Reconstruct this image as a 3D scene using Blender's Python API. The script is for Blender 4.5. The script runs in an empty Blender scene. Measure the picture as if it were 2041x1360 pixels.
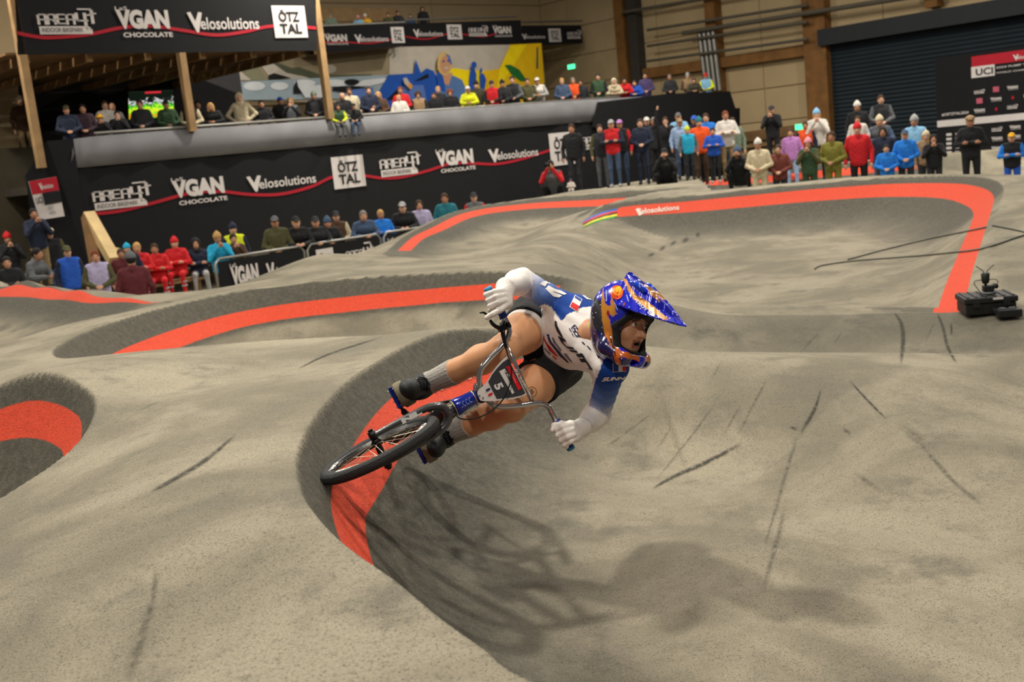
import bpy, bmesh, math, random
import numpy as np
from mathutils import Vector, Matrix
from mathutils.bvhtree import BVHTree

random.seed(7); rng = np.random.default_rng(7)
scene = bpy.context.scene
COL = scene.collection

# ------------------------------------------------------------------ camera
F_PX, CX, CY, CAMZ = 2200.0, 1020.5, 680.0, 2.6
PITCH, ROLL = math.radians(9.85), math.radians(6.0)
_f = np.array([0, math.cos(PITCH), -math.sin(PITCH)]); _r0 = np.array([1.0, 0, 0]); _u0 = np.cross(_r0, _f)
CR = math.cos(ROLL) * _r0 - math.sin(ROLL) * _u0
CU = math.sin(ROLL) * _r0 + math.cos(ROLL) * _u0
CF = _f
CAM = np.array([0, 0, CAMZ])
def ray(x, y): return (x - CX) / F_PX * CR - (y - CY) / F_PX * CU + CF
def P(x, y, d): return CAM + ray(x, y) * d                     # photo pixel at a given distance
def Pz(x, y, z):
    v = ray(x, y); return CAM + v * ((z - CAMZ) / v[2])           # photo pixel at a given height
def proj(p):
    q = np.asarray(p, float) - CAM; d = q @ CF
    return CX + F_PX * (q @ CR) / d, CY - F_PX * (q @ CU) / d, d

cam_d = bpy.data.cameras.new('camera'); cam = bpy.data.objects.new('camera', cam_d); COL.objects.link(cam)
cam_d.sensor_width = 36.0; cam_d.lens = F_PX / 2041.0 * 36.0; cam_d.clip_start = 0.05; cam_d.clip_end = 300
m = Matrix(((CR[0], CU[0], -CF[0], 0), (CR[1], CU[1], -CF[1], 0), (CR[2], CU[2], -CF[2], CAMZ), (0, 0, 0, 1)))
cam.matrix_world = m
cam_d.dof.use_dof = True; cam_d.dof.focus_distance = 4.25; cam_d.dof.aperture_fstop = 4.2
scene.camera = cam

# ------------------------------------------------------------------ light
def lin(c):
    if isinstance(c, str):
        c = c.lstrip('#'); c = tuple(int(c[i:i + 2], 16) / 255 for i in (0, 2, 4))
    return tuple((v / 12.92 if v <= 0.04045 else ((v + 0.055) / 1.055) ** 2.4) for v in c)
world = bpy.data.worlds.new('world'); scene.world = world; world.use_nodes = True
bg = world.node_tree.nodes['Background']; bg.inputs[0].default_value = (1.0, 0.96, 0.9, 1); bg.inputs[1].default_value = 0.15
LAMPS = [(-3.4, 6.4, 9.6, 900), (3.2, 2.6, 9.6, 300), (2.2, 9.5, 9.6, 420), (-1.0, -3.0, 9.6, 560),  # key lamps, plus unseen fill lamps added to brighten the rider's front
         (-9, 13, 9.6, 420), (0, 17, 9.6, 420), (9, 15, 9.6, 420),
         (-12, 22, 9.6, 900), (-3, 28, 9.6, 900), (6, 24, 9.6, 700), (14, 27, 10.5, 1300), (5, 33, 10.5, 900), (20, 18, 10.5, 700), (-10, 35, 10.0, 800), (2, 40, 10.5, 500)]  # unseen far lamps added to brighten the balcony and gallery crowds
for (x, y, z, e) in LAMPS:
    ld = bpy.data.lights.new('hall_and_fill_light', 'AREA'); ld.shape = 'DISK'; ld.size = 0.55; ld.energy = e; ld.color = (1.0, 0.925, 0.81)
    lo = bpy.data.objects.new('hall_and_fill_light', ld); COL.objects.link(lo); lo.location = (x, y, z)
scene.view_settings.view_transform = 'Standard'; scene.view_settings.look = 'None'
scene.view_settings.gamma = 1.0; scene.view_settings.use_curve_mapping = False
scene.view_settings.exposure = -0.27

# ------------------------------------------------------------------ helpers
_mats = {}
def mat(name, color, rough=0.7, metal=0.0, var=0.12, scale=6.0, spec=0.4, bump=0.0, coat=0.0, emit=None, estr=1.0):
    if name in _mats: return _mats[name]
    M = bpy.data.materials.new(name); M.use_nodes = True; nt = M.node_tree; b = nt.nodes['Principled BSDF']
    c = lin(color)
    tc = nt.nodes.new('ShaderNodeTexCoord'); nz = nt.nodes.new('ShaderNodeTexNoise'); nz.inputs['Scale'].default_value = scale; nz.inputs['Detail'].default_value = 4
    nt.links.new(tc.outputs['Object'], nz.inputs['Vector'])
    mr = nt.nodes.new('ShaderNodeMapRange'); mr.inputs[3].default_value = 1 - var; mr.inputs[4].default_value = 1 + var
    mr.inputs[1].default_value = 0.3; mr.inputs[2].default_value = 0.7
    nt.links.new(nz.outputs['Fac'], mr.inputs[0])
    mx = nt.nodes.new('ShaderNodeVectorMath'); mx.operation = 'SCALE'; mx.inputs[0].default_value = c
    nt.links.new(mr.outputs[0], mx.inputs['Scale']); nt.links.new(mx.outputs[0], b.inputs['Base Color'])
    b.inputs['Roughness'].default_value = rough; b.inputs['Metallic'].default_value = metal
    b.inputs['Specular IOR Level'].default_value = spec
    if coat: b.inputs['Coat Weight'].default_value = coat; b.inputs['Coat Roughness'].default_value = 0.05
    if bump:
        bp = nt.nodes.new('ShaderNodeBump'); bp.inputs['Strength'].default_value = bump; bp.inputs['Distance'].default_value = 0.01
        n2 = nt.nodes.new('ShaderNodeTexNoise'); n2.inputs['Scale'].default_value = scale * 6; nt.links.new(tc.outputs['Object'], n2.inputs['Vector'])
        nt.links.new(n2.outputs['Fac'], bp.inputs['Height']); nt.links.new(bp.outputs[0], b.inputs['Normal'])
    if emit: b.inputs['Emission Color'].default_value = (*lin(emit), 1); b.inputs['Emission Strength'].default_value = estr
    _mats[name] = M; return M

def tag(o, label=None, cat=None, group=None, kind=None):
    if label: o['label'] = label
    if cat: o['category'] = cat
    if group: o['group'] = group
    if kind: o['kind'] = kind
    return o
def empty(name, loc=(0, 0, 0), parent=None):
    o = bpy.data.objects.new(name, None); COL.objects.link(o); o.location = loc; o.empty_display_size = 0.1
    if parent: o.parent = parent
    return o
def mobj(name, verts, faces, material=None, parent=None, smooth=False, origin=None):
    """One mesh object. verts in world space; origin (or the parent's location) becomes the local zero."""
    me = bpy.data.meshes.new(name)
    V = np.asarray(verts, float).reshape(-1, 3)
    org = np.zeros(3)
    if parent is not None: org = np.array(parent.get('_org', (0, 0, 0)))
    elif origin is not None: org = np.asarray(origin, float)
    me.from_pydata((V - org).tolist(), [], [tuple(int(i) for i in f) for f in faces]); me.update()
    if smooth:
        me.polygons.foreach_set('use_smooth', [True] * len(me.polygons))
    o = bpy.data.objects.new(name, me); COL.objects.link(o)
    if material: me.materials.append(material)
    if parent is not None: o.parent = parent
    else: o.location = org
    o['_org'] = [float(v) for v in org]
    return o
def root(name, loc):
    o = empty(name, tuple(loc)); o['_org'] = [float(v) for v in loc]; return o

class MB:
    """collects shapes (world space) into one mesh"""
    def __init__(s): s.v = []; s.f = []
    def add(s, v, f):
        n = len(s.v); s.v.extend([tuple(map(float, p)) for p in v]); s.f.extend([tuple(i + n for i in q) for q in f]); return s
    def box(s, c, size, ax=None):
        c = np.asarray(c, float); h = np.asarray(size, float) / 2
        A = np.eye(3) if ax is None else np.asarray(ax, float)
        pts = [c + A[0] * h[0] * i + A[1] * h[1] * j + A[2] * h[2] * k for i in (-1, 1) for j in (-1, 1) for k in (-1, 1)]
        return s.add(pts, [(0, 1, 3, 2), (4, 6, 7, 5), (0, 4, 5, 1), (2, 3, 7, 6), (0, 2, 6, 4), (1, 5, 7, 3)])
    def tube(s, pts, r, n=8, cap=True, flat=1.0, up=None):
        pts = [np.asarray(p, float) for p in pts]; k = len(pts)
        rs = [r] * k if np.isscalar(r) else list(r)
        t = [(pts[min(i + 1, k - 1)] - pts[max(i - 1, 0)]) for i in range(k)]
        t = [v / (np.linalg.norm(v) + 1e-12) for v in t]
        a = np.array([0, 0, 1.0]) if up is None else np.asarray(up, float)
        if abs(a @ t[0]) > 0.95: a = np.array([1.0, 0, 0])
        V = []
        nrm = a - t[0] * (a @ t[0]); nrm /= np.linalg.norm(nrm)
        for i in range(k):
            nrm = nrm - t[i] * (nrm @ t[i]); nrm /= np.linalg.norm(nrm) + 1e-12
            b = np.cross(t[i], nrm)
            for j in range(n):
                th = 2 * math.pi * j / n
                V.append(pts[i] + (nrm * math.cos(th) + b * math.sin(th) * flat) * rs[i])
        Fc = [(i * n + j, i * n + (j + 1) % n, (i + 1) * n + (j + 1) % n, (i + 1) * n + j) for i in range(k - 1) for j in range(n)]
        if cap: Fc += [tuple(reversed(range(n))), tuple((k - 1) * n + j for j in range(n))]
        return s.add(V, Fc)
    def build(s, name, material=None, parent=None, smooth=False, origin=None, bevel=0.0):
        o = mobj(name, s.v, s.f, material, parent, smooth, origin)
        if bevel:
            md = o.modifiers.new('bevel', 'BEVEL'); md.width = bevel; md.segments = 2; md.limit_method = 'ANGLE'
        return o
def spline(pts, n=6):
    """Catmull-Rom through rows of pts"""
    p = np.asarray(pts, float); out = []
    for i in range(len(p) - 1):
        p0 = p[max(i - 1, 0)]; p1 = p[i]; p2 = p[i + 1]; p3 = p[min(i + 2, len(p) - 1)]
        for t in np.arange(n) / n:
            out.append(0.5 * ((2 * p1) + (-p0 + p2) * t + (2 * p0 - 5 * p1 + 4 * p2 - p3) * t * t + (-p0 + 3 * p1 - 3 * p2 + p3) * t ** 3))
    out.append(p[-1]); return np.array(out)
# ------------------------------------------------------------------ the asphalt pump track: decks with bowls cut into them
def S(px, py, z): return Pz(px, py, z)
def lip(rows, n=5):
    """rows: (px, py, z, w, sharp) or ('w', x, y, z, w, sharp) -> x y z w sharp along a smooth curve"""
    o = []
    for r in rows:
        if r[0] == 'w': o.append(list(r[1:]))
        else:
            p = S(r[0], r[1], r[2]); o.append([p[0], p[1], r[2], r[3], r[4]])
    return spline(o, n)
BOWLS = []
def bowl(name, lips, closing=()):
    """lips: list of arrays (walls); closing: xy points without wall that shut the outline"""
    L = np.vstack(lips); poly = np.vstack([L[:, :2]] + ([np.array(closing, float)] if len(closing) else []))
    segs = []; off = 0
    for l in lips:
        segs += [(l[i], l[i + 1]) for i in range(len(l) - 1)]
    BOWLS.append(dict(name=name, lips=lips, poly=poly, a=np.array([s[0] for s in segs]), b=np.array([s[1] for s in segs])))

A = lip([(2041, 818, 0.92, 1.8, 0), (1900, 752, 1.03, 1.8, 0), (1750, 722, 1.07, 1.7, 0), (1500, 708, 1.137, 1.6, 0.1), (1290, 690, 1.235, 1.5, 0.2), (1120, 672, 1.375, 1.4, 0.7),
         (1000, 658, 1.468, 1.15, 1), (925, 654, 1.52, 1.3, 1), (850, 671, 1.54, 1.3, 1), (760, 714, 1.56, 1.3, 1), (690, 762, 1.57, 1.1, 1), (630, 826, 1.58, 0.92, 1),
         (600, 880, 1.59, 0.92, 1), (590, 925, 1.60, 0.92, 1), (602, 985, 1.60, 0.92, 1), (645, 1045, 1.60, 0.92, 1), (700, 1095, 1.60, 0.92, 1), (780, 1152, 1.59, 1.2, 1), (870, 1226, 1.58, 1.2, 1),
         (960, 1292, 1.56, 1.2, 1), (1060, 1358, 1.54, 1.2, 1), ('w', 0.35, 1.82, 1.50, 1.2, 0.9), ('w', 0.95, 1.45, 1.45, 1.3, 0.6), ('w', 1.9, 1.05, 1.38, 1.4, 0.3), ('w', 3.6, 0.7, 1.3, 1.5, 0.2)])
bowl('A', [A], [(7.5, 0.7), (7.5, 4.6)])
B_far = lip([(112, 712, 1.38, 1.3, 1), (104, 700, 1.37, 1.3, 1), (130, 680, 1.36, 1.3, 1), (210, 646, 1.36, 1.3, 1), (350, 606, 1.36, 1.3, 1), (500, 576, 1.36, 1.3, 1), (700, 553, 1.36, 1.3, 1),
             (900, 542, 1.35, 1.3, 1), (1000, 540, 1.34, 1.3, 1), (1100, 546, 1.3, 1.3, 0.9), (1165, 562, 1.22, 1.3, 0.6), (1280, 591, 1.04, 1.2, 0.3), (1340, 607, 0.95, 1.2, 0.1), (1430, 625, 0.86, 1.3, 0),
             (1560, 629, 0.78, 1.4, 0), (1750, 625, 0.73, 1.5, 0), (1900, 621, 0.70, 1.6, 0), (2041, 618, 0.72, 1.6, 0), ('w', 7.5, 9.4, 0.8, 1.6, 0)])
B_near = lip([('w', 7.5, 6.0, 0.74, 1.3, 0), ('w', 4.3, 6.75, 0.86, 1.3, 0), ('w', 2.6, 7.2, 0.99, 1.3, 0), ('w', 1.2, 7.5, 1.10, 1.3, 0), ('w', 0.3, 7.55, 1.30, 1.3, 0), ('w', -0.25, 7.5, 1.43, 1.3, 0.2),
              (800, 665, 1.51, 1.3, 0.2), (640, 673, 1.50, 1.3, 0.2), (500, 681, 1.49, 1.3, 0.2), (370, 692, 1.47, 1.3, 0.2), (230, 705, 1.43, 1.2, 0.4), (150, 714, 1.40, 1.2, 0.8), (112, 712, 1.38, 1.3, 1)])
bowl('B', [B_far, B_near])
Cl = lip([(-160, 880, 1.312, 1.0, .6), (-60, 800, 1.510, 1.0, 1), (0, 768, 1.591, 1.0, 1), (50, 747, 1.646, 1.0, 1), (95, 742, 1.661, 1.0, 1), (140, 755, 1.635, 1.0, 1), (178, 778, 1.601, 1.0, 1), (191, 802, 1.573, 1.0, 1), (184, 836, 1.540, 1.0, 1), (150, 888, 1.485, 1.0, 1), (95, 932, 1.452, 1.0, 1), (40, 968, 1.427, 1.0, 1), (0, 993, 1.408, 1.0, 1), (-80, 1040, 1.370, 1.0, 1), (-200, 1110, 1.307, 1.0, 1)])
bowl('C', [Cl])
D_far = lip([(-100, 572, 1.28, 2.2, 1), (0, 567, 1.3, 2.2, 1), (60, 567, 1.29, 2.1, 1), (115, 577, 1.26, 2.0, 1), (180, 587, 1.24, 1.6, 1), (250, 595, 1.22, 1.3, 0.9), (323, 605, 1.2, 1.0, 0.6)])
D_near = lip([(345, 603, 1.27, 0.9, 0.3), (240, 624, 1.28, 1.2, 0.2), (120, 650, 1.29, 1.5, 0.2), (0, 690, 1.30, 1.8, 0.2), (-150, 740, 1.3, 1.8, 0.2), (-300, 800, 1.3, 1.8, 0.2)])
bowl('D', [D_far, D_near])
E_far = lip([(1165, 448, 1.08, 1.6, 0.5), (1185, 420, 1.2, 1.6, 0.8), (1235, 402, 1.33, 1.7, 1), (1400, 386, 1.36, 1.9, 1), (1600, 366, 1.36, 2.0, 1), (1750, 354, 1.36, 2.0, 1), (1850, 350, 1.36, 2.0, 1), (1930, 350, 1.36, 1.9, 1), (1978, 356, 1.35, 1.7, 1),
             (2000, 372, 1.31, 1.5, .8), (1996, 402, 1.23, 1.3, 0.55), (1976, 470, 1.02, 1.2, 0.45), (1956, 545, 0.86, 1.1, 0.4), (1942, 618, 0.72, 0.9, 0.4)])
E_near = lip([('w', 4.05, 10.0, 0.70, 1.2, 0), ('w', 3.2, 10.55, 0.76, 1.4, 0), ('w', 2.3, 10.8, 0.84, 1.5, 0), ('w', 1.6, 11.2, 0.95, 1.6, 0), ('w', 0.9, 11.8, 1.1, 1.8, 0), (1000, 520, 1.28, 2.0, 0), (1060, 487, 1.18, 2.0, 0), (1130, 458, 1.1, 1.8, 0.2)])
bowl('E', [E_far, E_near])
F1 = lip([(762, 506, 0.98, 1.5, 0.7), (800, 476, 1.1, 1.6, 0.8), (850, 447, 1.28, 1.7, 0.9), (900, 424, 1.40, 1.8, 1), (960, 409, 1.46, 1.8, 1), (1060, 396, 1.47, 1.8, 1), (1200, 384, 1.46, 1.8, 1), (1330, 374, 1.44, 1.5, 1), (1420, 369, 1.40, 1.0, 1)])
F1n = lip([(1215, 403, 1.33, 1.3, 0.2), (1175, 421, 1.2, 1.4, 0.2), (1120, 456, 1.12, 1.6, 0), (1040, 490, 1.16, 1.6, 0), (960, 512, 1.2, 1.6, 0), (860, 520, 1.1, 1.5, 0), (780, 516, 1.0, 1.2, 0)])
bowl('F', [F1, F1n])
Hf = lip([(1380, 352, 1.3, 2.0, 0.8), (1480, 345, 1.32, 2.0, 1), (1600, 331, 1.34, 2.0, 1), (1700, 321, 1.34, 2.0, 1), (1800, 314, 1.32, 2.0, 0.8), (1950, 303, 1.28, 2.0, 0.5), (2150, 290, 1.2, 2.0, 0.5)])
Hn = lip([(2150, 345, 1.3, 1.5, 0), (2000, 349, 1.33, 1.5, 0), (1850, 347, 1.36, 1.5, 0), (1700, 353, 1.36, 1.5, 0), (1550, 367, 1.36, 1.5, 0), (1420, 380, 1.36, 1.2, 0)])
bowl('H', [Hf, Hn])

# deck: thin-plate surface through the lips and a few more points; floor: the same for the bottoms
deck_pts = [np.vstack([l[::4, :3] for l in b['lips']]) for b in BOWLS]
extra = [S(300, 900, 1.56), S(100, 1150, 1.5), S(300, 1300, 1.5), S(700, 1300, 1.58), S(450, 1050, 1.6), S(480, 800, 1.57), S(300, 780, 1.54), S(-200, 1250, 1.45), S(700, 720, 1.54), S(60, 725, 1.44), (0, 0.4, 1.45), (-1.5, 0.6, 1.4), (1.5, 0.2, 1.35), (-4, 2, 1.35),
         S(0, 560, 1.33), S(55, 561, 1.33), S(103, 570, 1.30), S(184, 579, 1.27), S(294, 587, 1.23), S(640, 507, 1.12), S(700, 508, 1.06), S(560, 533, 0.98), S(500, 557, 0.9), S(460, 571, 0.86), S(400, 596, 0.95), S(820, 519, 1.05),
         S(640, 540, 1.24), S(900, 533, 1.30), S(500, 566, 1.3), S(1120, 530, 1.26), S(300, 608, 1.28),
         (5.2, 9.8, 0.72), (6.5, 12, 1.0), (7.2, 16, 1.3), (8.5, 20.5, 1.35), (-14, 13, 1.1), (-9, 8, 1.35), (-7, 4, 1.3),
         (-13.5, 21, 0.1), (-9.5, 21.5, 0.1), (-6, 22.0, 0.1), (-3.5, 23.8, 0.2), (-1.5, 26.0, 0.5), (-10, 30, 0.0), (-4, 31, 0.0), (1.5, 26.5, 1.42), (3.5, 26.5, 1.4), (3, 30, 1.3), (6, 31, 1.2), (9, 31, 1.2), (13, 28, 1.1), (15, 33, 1.0), (-16, 26, 0.0), (-13, 18.5, 0.5), (-9, 19.5, 0.2), S(388, 596, 0.78), S(440, 588, 0.62), (-7.5, 18.5, 0.45)]
DP = np.vstack(deck_pts + [np.array(extra, float)])
# drop points that nearly coincide in plan
keep = []
for i, p in enumerate(DP):
    if all((p[0] - DP[j, 0]) ** 2 + (p[1] - DP[j, 1]) ** 2 > 0.02 for j in keep): keep.append(i)
DP = DP[keep]
FLOORP = np.array([(0.2, 3.2, 0.80), (0.8, 2.6, 0.80), (1.2, 5.0, 0.82), (-0.1, 5.6, 0.84), (2.5, 3.0, 0.86), (3.2, 5.2, 0.84), (5, 3.5, 0.95),
                   (-3.5, 9.8, 0.62), (-1.5, 10.2, 0.60), (0.3, 9.5, 0.58), (2.2, 8.9, 0.52), (4.5, 8.2, 0.5), (7, 7.5, 0.6),
                   (-3.9, 5.6, 0.80), (-5, 5, 0.8), (-9, 14.5, 0.82), (-6, 14.8, 0.85), (-4.5, 13.6, 0.95),
                   (2.4, 14.5, 0.42), (4.5, 13.2, 0.5), (1.8, 17.0, 0.5), (5.5, 16.5, 0.5), (4.0, 18.5, 0.55),
                   (-1.2, 19.0, 0.80), (0.5, 21.5, 0.85), (2.0, 23.0, 0.95), (5, 23.5, 0.6), (8, 23, 0.55), (11, 23, 0.55)], float)
def tps(pts, lam):
    xy = pts[:, :2]; n = len(xy)
    d2 = ((xy[:, None] - xy[None]) ** 2).sum(-1); K = 0.5 * d2 * np.log(d2 + 1e-9) + lam * np.eye(n)
    Q = np.hstack([np.ones((n, 1)), xy]); Mx = np.block([[K, Q], [Q.T, np.zeros((3, 3))]])
    sol = np.linalg.solve(Mx, np.concatenate([pts[:, 2], np.zeros(3)]))
    def ev(X, Y):
        out = np.zeros(X.size); x = X.ravel(); y = Y.ravel()
        for a in range(0, x.size, 40000):
            q = np.stack([x[a:a + 40000], y[a:a + 40000]], 1)
            dd = ((q[:, None] - xy[None]) ** 2).sum(-1)
            out[a:a + 40000] = (0.5 * dd * np.log(dd + 1e-9)) @ sol[:n] + sol[n] + q @ sol[n + 1:]
        return out.reshape(X.shape)
    return ev
deck_f = tps(DP, 0.0015); floor_f = tps(FLOORP, 0.05)

def pip(x, y, poly):
    ins = np.zeros(x.size, bool); n = len(poly)
    for i in range(n):
        x1, y1 = poly[i]; x2, y2 = poly[(i + 1) % n]
        if y1 == y2: continue
        c = ((y1 > y) != (y2 > y)) & (x < (x2 - x1) * (y - y1) / (y2 - y1) + x1); ins ^= c
    return ins
# per bowl: red band (from, to along the far lip as fractions; s0, s1 distances inside the lip)
# band edges: (position along the lip, inner distance, outer distance)
BAND = dict(A=dict(lo=5.6, hi=23, tab=[(0, .15, .33), (8, .15, .33), (12, .10, .205), (14.5, .10, .215), (17, .10, .26), (30, .10, .26)], dark=1.0), B=dict(lo=0, hi=9.5, tab=[(0, .19, .36), (4, .23, .41), (5, .23, .41), (6, .19, .36), (7, .13, .27), (8, .10, .24), (12, .1, .24)], dark=0.10, gap=0.0, lane=[(10.3, 0), (11.6, .5), (17, .5), (18, .3)]),
            C=dict(lo=2.0, hi=14, tab=[(0, .075, .18), (6, .075, .18), (8, .10, .23)], dark=1.0), D=dict(lo=0, hi=7, tab=[(0, .6, 1.1), (1, .48, .95), (2, .18, .58), (3, .03, .34), (4, 0, .18), (5, 0, .10), (6, 0, .02)], dark=0.9), E=dict(lo=2.0, hi=13, tab=[(0, .14, .42), (9, .14, .42), (11, .10, .36)], dark=1.7),
            F=dict(lo=0.3, hi=8, tab=[(0, .2, .44)], dark=0.9), H=dict(lo=0, hi=4.2, tab=[(0, .25, .55)], dark=1.0))
def terrain(X, Y, paint=False):
    shp = X.shape; x = X.ravel(); y = Y.ravel()
    z = deck_f(x, y); fl = floor_f(x, y)
    red = np.full(x.size, -1.0); dk = np.full(x.size, -1.0); dkf = np.zeros(x.size)
    for b in BOWLS:
        lo = b['poly'].min(0) - 0.4; hi = b['poly'].max(0) + 0.4
        idx = np.nonzero((x > lo[0]) & (x < hi[0]) & (y > lo[1]) & (y < hi[1]))[0]
        if not len(idx): continue
        ins = pip(x[idx], y[idx], b['poly'])
        best = np.full(len(idx), 1e9); bw = np.ones(len(idx)); bs = np.ones(len(idx)); bt = np.zeros(len(idx))
        n1 = len(b['lips'][0]) - 1
        best1 = np.full(len(idx), 1e9); t1 = np.zeros(len(idx))
        for k in range(len(b['a'])):
            a_ = b['a'][k]; d_ = b['b'][k] - a_; L2 = d_[0] ** 2 + d_[1] ** 2 + 1e-12
            t = np.clip(((x[idx] - a_[0]) * d_[0] + (y[idx] - a_[1]) * d_[1]) / L2, 0, 1)
            dd = (x[idx] - a_[0] - t * d_[0]) ** 2 + (y[idx] - a_[1] - t * d_[1]) ** 2
            mk = dd < best
            best = np.where(mk, dd, best); bw = np.where(mk, a_[3] + t * d_[3], bw); bs = np.where(mk, a_[4] + t * d_[4], bs)
            if k < n1:
                m1 = dd < best1; best1 = np.where(m1, dd, best1); t1 = np.where(m1, (k + t) / 5.0, t1)
        s = np.sqrt(best); s1 = np.sqrt(best1) * np.where(ins, 1, -1)
        t = np.clip(s / bw, 0, 1); g = bs * (1 - (1 - t) ** 2.2) + (1 - bs) * (t * t * (3 - 2 * t))
        g = np.where(ins, g, 0)
        z[idx] = z[idx] + (fl[idx] - z[idx]) * g
        if paint:
            q = BAND[b['name']]
            along = np.minimum(t1 - q['lo'], q['hi'] - t1)
            endm = along * 1.2
            tb = np.array(q['tab'], float); q0 = np.interp(t1, tb[:, 0], tb[:, 1]); q1 = np.interp(t1, tb[:, 0], tb[:, 2])
            r = np.minimum(np.minimum(s1 - q0, q1 - s1), endm)
            red[idx] = np.maximum(red[idx], r)
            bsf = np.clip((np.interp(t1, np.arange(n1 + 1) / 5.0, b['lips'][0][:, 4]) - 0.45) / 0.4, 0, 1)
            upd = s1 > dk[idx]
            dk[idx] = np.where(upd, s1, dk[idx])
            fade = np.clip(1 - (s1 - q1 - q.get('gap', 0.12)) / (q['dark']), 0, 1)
            if 'lane' in q:                     # darker asphalt tone along the lane below the crest
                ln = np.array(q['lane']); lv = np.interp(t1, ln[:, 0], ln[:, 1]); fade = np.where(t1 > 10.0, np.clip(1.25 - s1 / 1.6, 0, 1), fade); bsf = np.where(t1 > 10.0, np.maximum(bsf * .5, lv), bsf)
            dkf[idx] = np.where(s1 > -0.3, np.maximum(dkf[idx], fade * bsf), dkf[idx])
    z = np.maximum(z, -0.02)
    if paint: return z.reshape(shp), red, dk, dkf
    return z.reshape(shp)

az = np.radians(np.concatenate([np.arange(-50, -30, 0.4), np.arange(-30, 32, 0.125), np.arange(32, 62, 0.4)]))
rr = 0.45 * np.exp(np.arange(0, math.log(33 / 0.45), 0.0062))
AZ, RR = np.meshgrid(az, rr, indexing='ij'); TX = np.sin(AZ) * RR; TY = np.cos(AZ) * RR
TZ, t_red, t_dk, t_dkf = terrain(TX, TY, True)
na, nr = TX.shape
tv = np.stack([TX, TY, TZ], -1).reshape(-1, 3)
ii = np.arange(na * nr).reshape(na, nr)
tf = np.stack([ii[:-1, :-1], ii[1:, :-1], ii[1:, 1:], ii[:-1, 1:]], -1).reshape(-1, 4)
me = bpy.data.meshes.new('pump_track')
me.vertices.add(len(tv)); me.vertices.foreach_set('co', tv.ravel())
me.loops.add(tf.size); me.loops.foreach_set('vertex_index', tf.ravel().astype(np.int32))
me.polygons.add(len(tf)); me.polygons.foreach_set('loop_start', np.arange(0, tf.size, 4, dtype=np.int32)); me.polygons.foreach_set('loop_total', np.full(len(tf), 4, np.int32))
me.update(); me.polygons.foreach_set('use_smooth', np.ones(len(tf), bool))
for nme, arr in (('red', t_red), ('edge', t_dk), ('dark', t_dkf)):
    at = me.attributes.new(nme, 'FLOAT', 'POINT'); at.data.foreach_set('value', arr.astype(np.float32))
me.flip_normals() if me.polygons[0].normal.z < 0 else None
track = bpy.data.objects.new('pump_track', me); COL.objects.link(track); track['_org'] = [0.0, 0.0, 0.0]
tag(track, 'grey asphalt pump track with rolling berms and painted red stripes', 'track')
_tg = TZ  # heights on the polar grid, for standing things on the ground
def ground(x, y): return float(terrain(np.array([x]), np.array([y]))[0])
bpy.context.view_layer.update()
TBVH = BVHTree.FromObject(track, bpy.context.evaluated_depsgraph_get())
def hit(px, py):
    """where a photo pixel's sight line meets the track"""
    h = TBVH.ray_cast(Vector(CAM), Vector(ray(px, py)).normalized()); return np.array(h[0]) if h[0] is not None else P(px, py, 30)

# asphalt material
M = bpy.data.materials.new('asphalt'); M.use_nodes = True; nt = M.node_tree; b = nt.nodes['Principled BSDF']; me.materials.append(M)
N = nt.nodes.new; LK = nt.links.new
def node(t, **kw):
    n = N(t)
    for k, v in kw.items(): setattr(n, k, v)
    return n
def noise(scale, detail=5, rough=0.6, vec=None, dist=0.0):
    n = N('ShaderNodeTexNoise'); n.inputs['Scale'].default_value = scale; n.inputs['Detail'].default_value = detail; n.inputs['Roughness'].default_value = rough; n.inputs['Distortion'].default_value = dist
    LK(vec if vec is not None else tco.outputs['Object'], n.inputs['Vector']); return n.outputs['Fac']
def rampr(src, a, b_, c=0.0, d=1.0, smooth=True):
    n = N('ShaderNodeMapRange'); n.interpolation_type = 'SMOOTHSTEP' if smooth else 'LINEAR'
    for i, v in zip((1, 2, 3, 4), (a, b_, c, d)): n.inputs[i].default_value = v
    LK(src, n.inputs[0]); return n.outputs[0]
def math_(op, a, b_=None):
    n = N('ShaderNodeMath'); n.operation = op
    for i, v in enumerate((a, b_)):
        if v is None: continue
        if isinstance(v, (int, float)): n.inputs[i].default_value = v
        else: LK(v, n.inputs[i])
    return n.outputs[0]
def mixc(fac, a, b_):
    n = N('ShaderNodeMix'); n.data_type = 'RGBA'
    if isinstance(fac, (int, float)): n.inputs[0].default_value = fac
    else: LK(fac, n.inputs[0])
    for i, v in ((6, a), (7, b_)):
        if isinstance(v, str): n.inputs[i].default_value = (*lin(v), 1)
        else: LK(v, n.inputs[i])
    return n.outputs[2]
def attr(nm):
    n = N('ShaderNodeAttribute'); n.attribute_name = nm; return n.outputs['Fac']
tco = N('ShaderNodeTexCoord')
grain = noise(150, 3, 0.7); mid = noise(22, 7, 0.72); big = noise(0.9, 5, 0.6, dist=0.6); patch = noise(2.6, 5, 0.65)
dust = mixc(rampr(big, 0.36, 0.64), '#7c7665', '#9f9783')
dust = mixc(rampr(patch, 0.50, 0.72), dust, '#757062')
worn = rampr(mid, 0.52, 0.72); dust = mixc(math_('MULTIPLY', worn, 0.45), dust, '#6a6558')
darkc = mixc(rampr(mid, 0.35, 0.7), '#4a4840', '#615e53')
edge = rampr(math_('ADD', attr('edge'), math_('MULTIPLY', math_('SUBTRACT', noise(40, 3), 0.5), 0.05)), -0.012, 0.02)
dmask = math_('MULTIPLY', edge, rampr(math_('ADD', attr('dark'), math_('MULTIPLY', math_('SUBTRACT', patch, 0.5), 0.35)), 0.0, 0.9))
col = mixc(dmask, dust, darkc)
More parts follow.
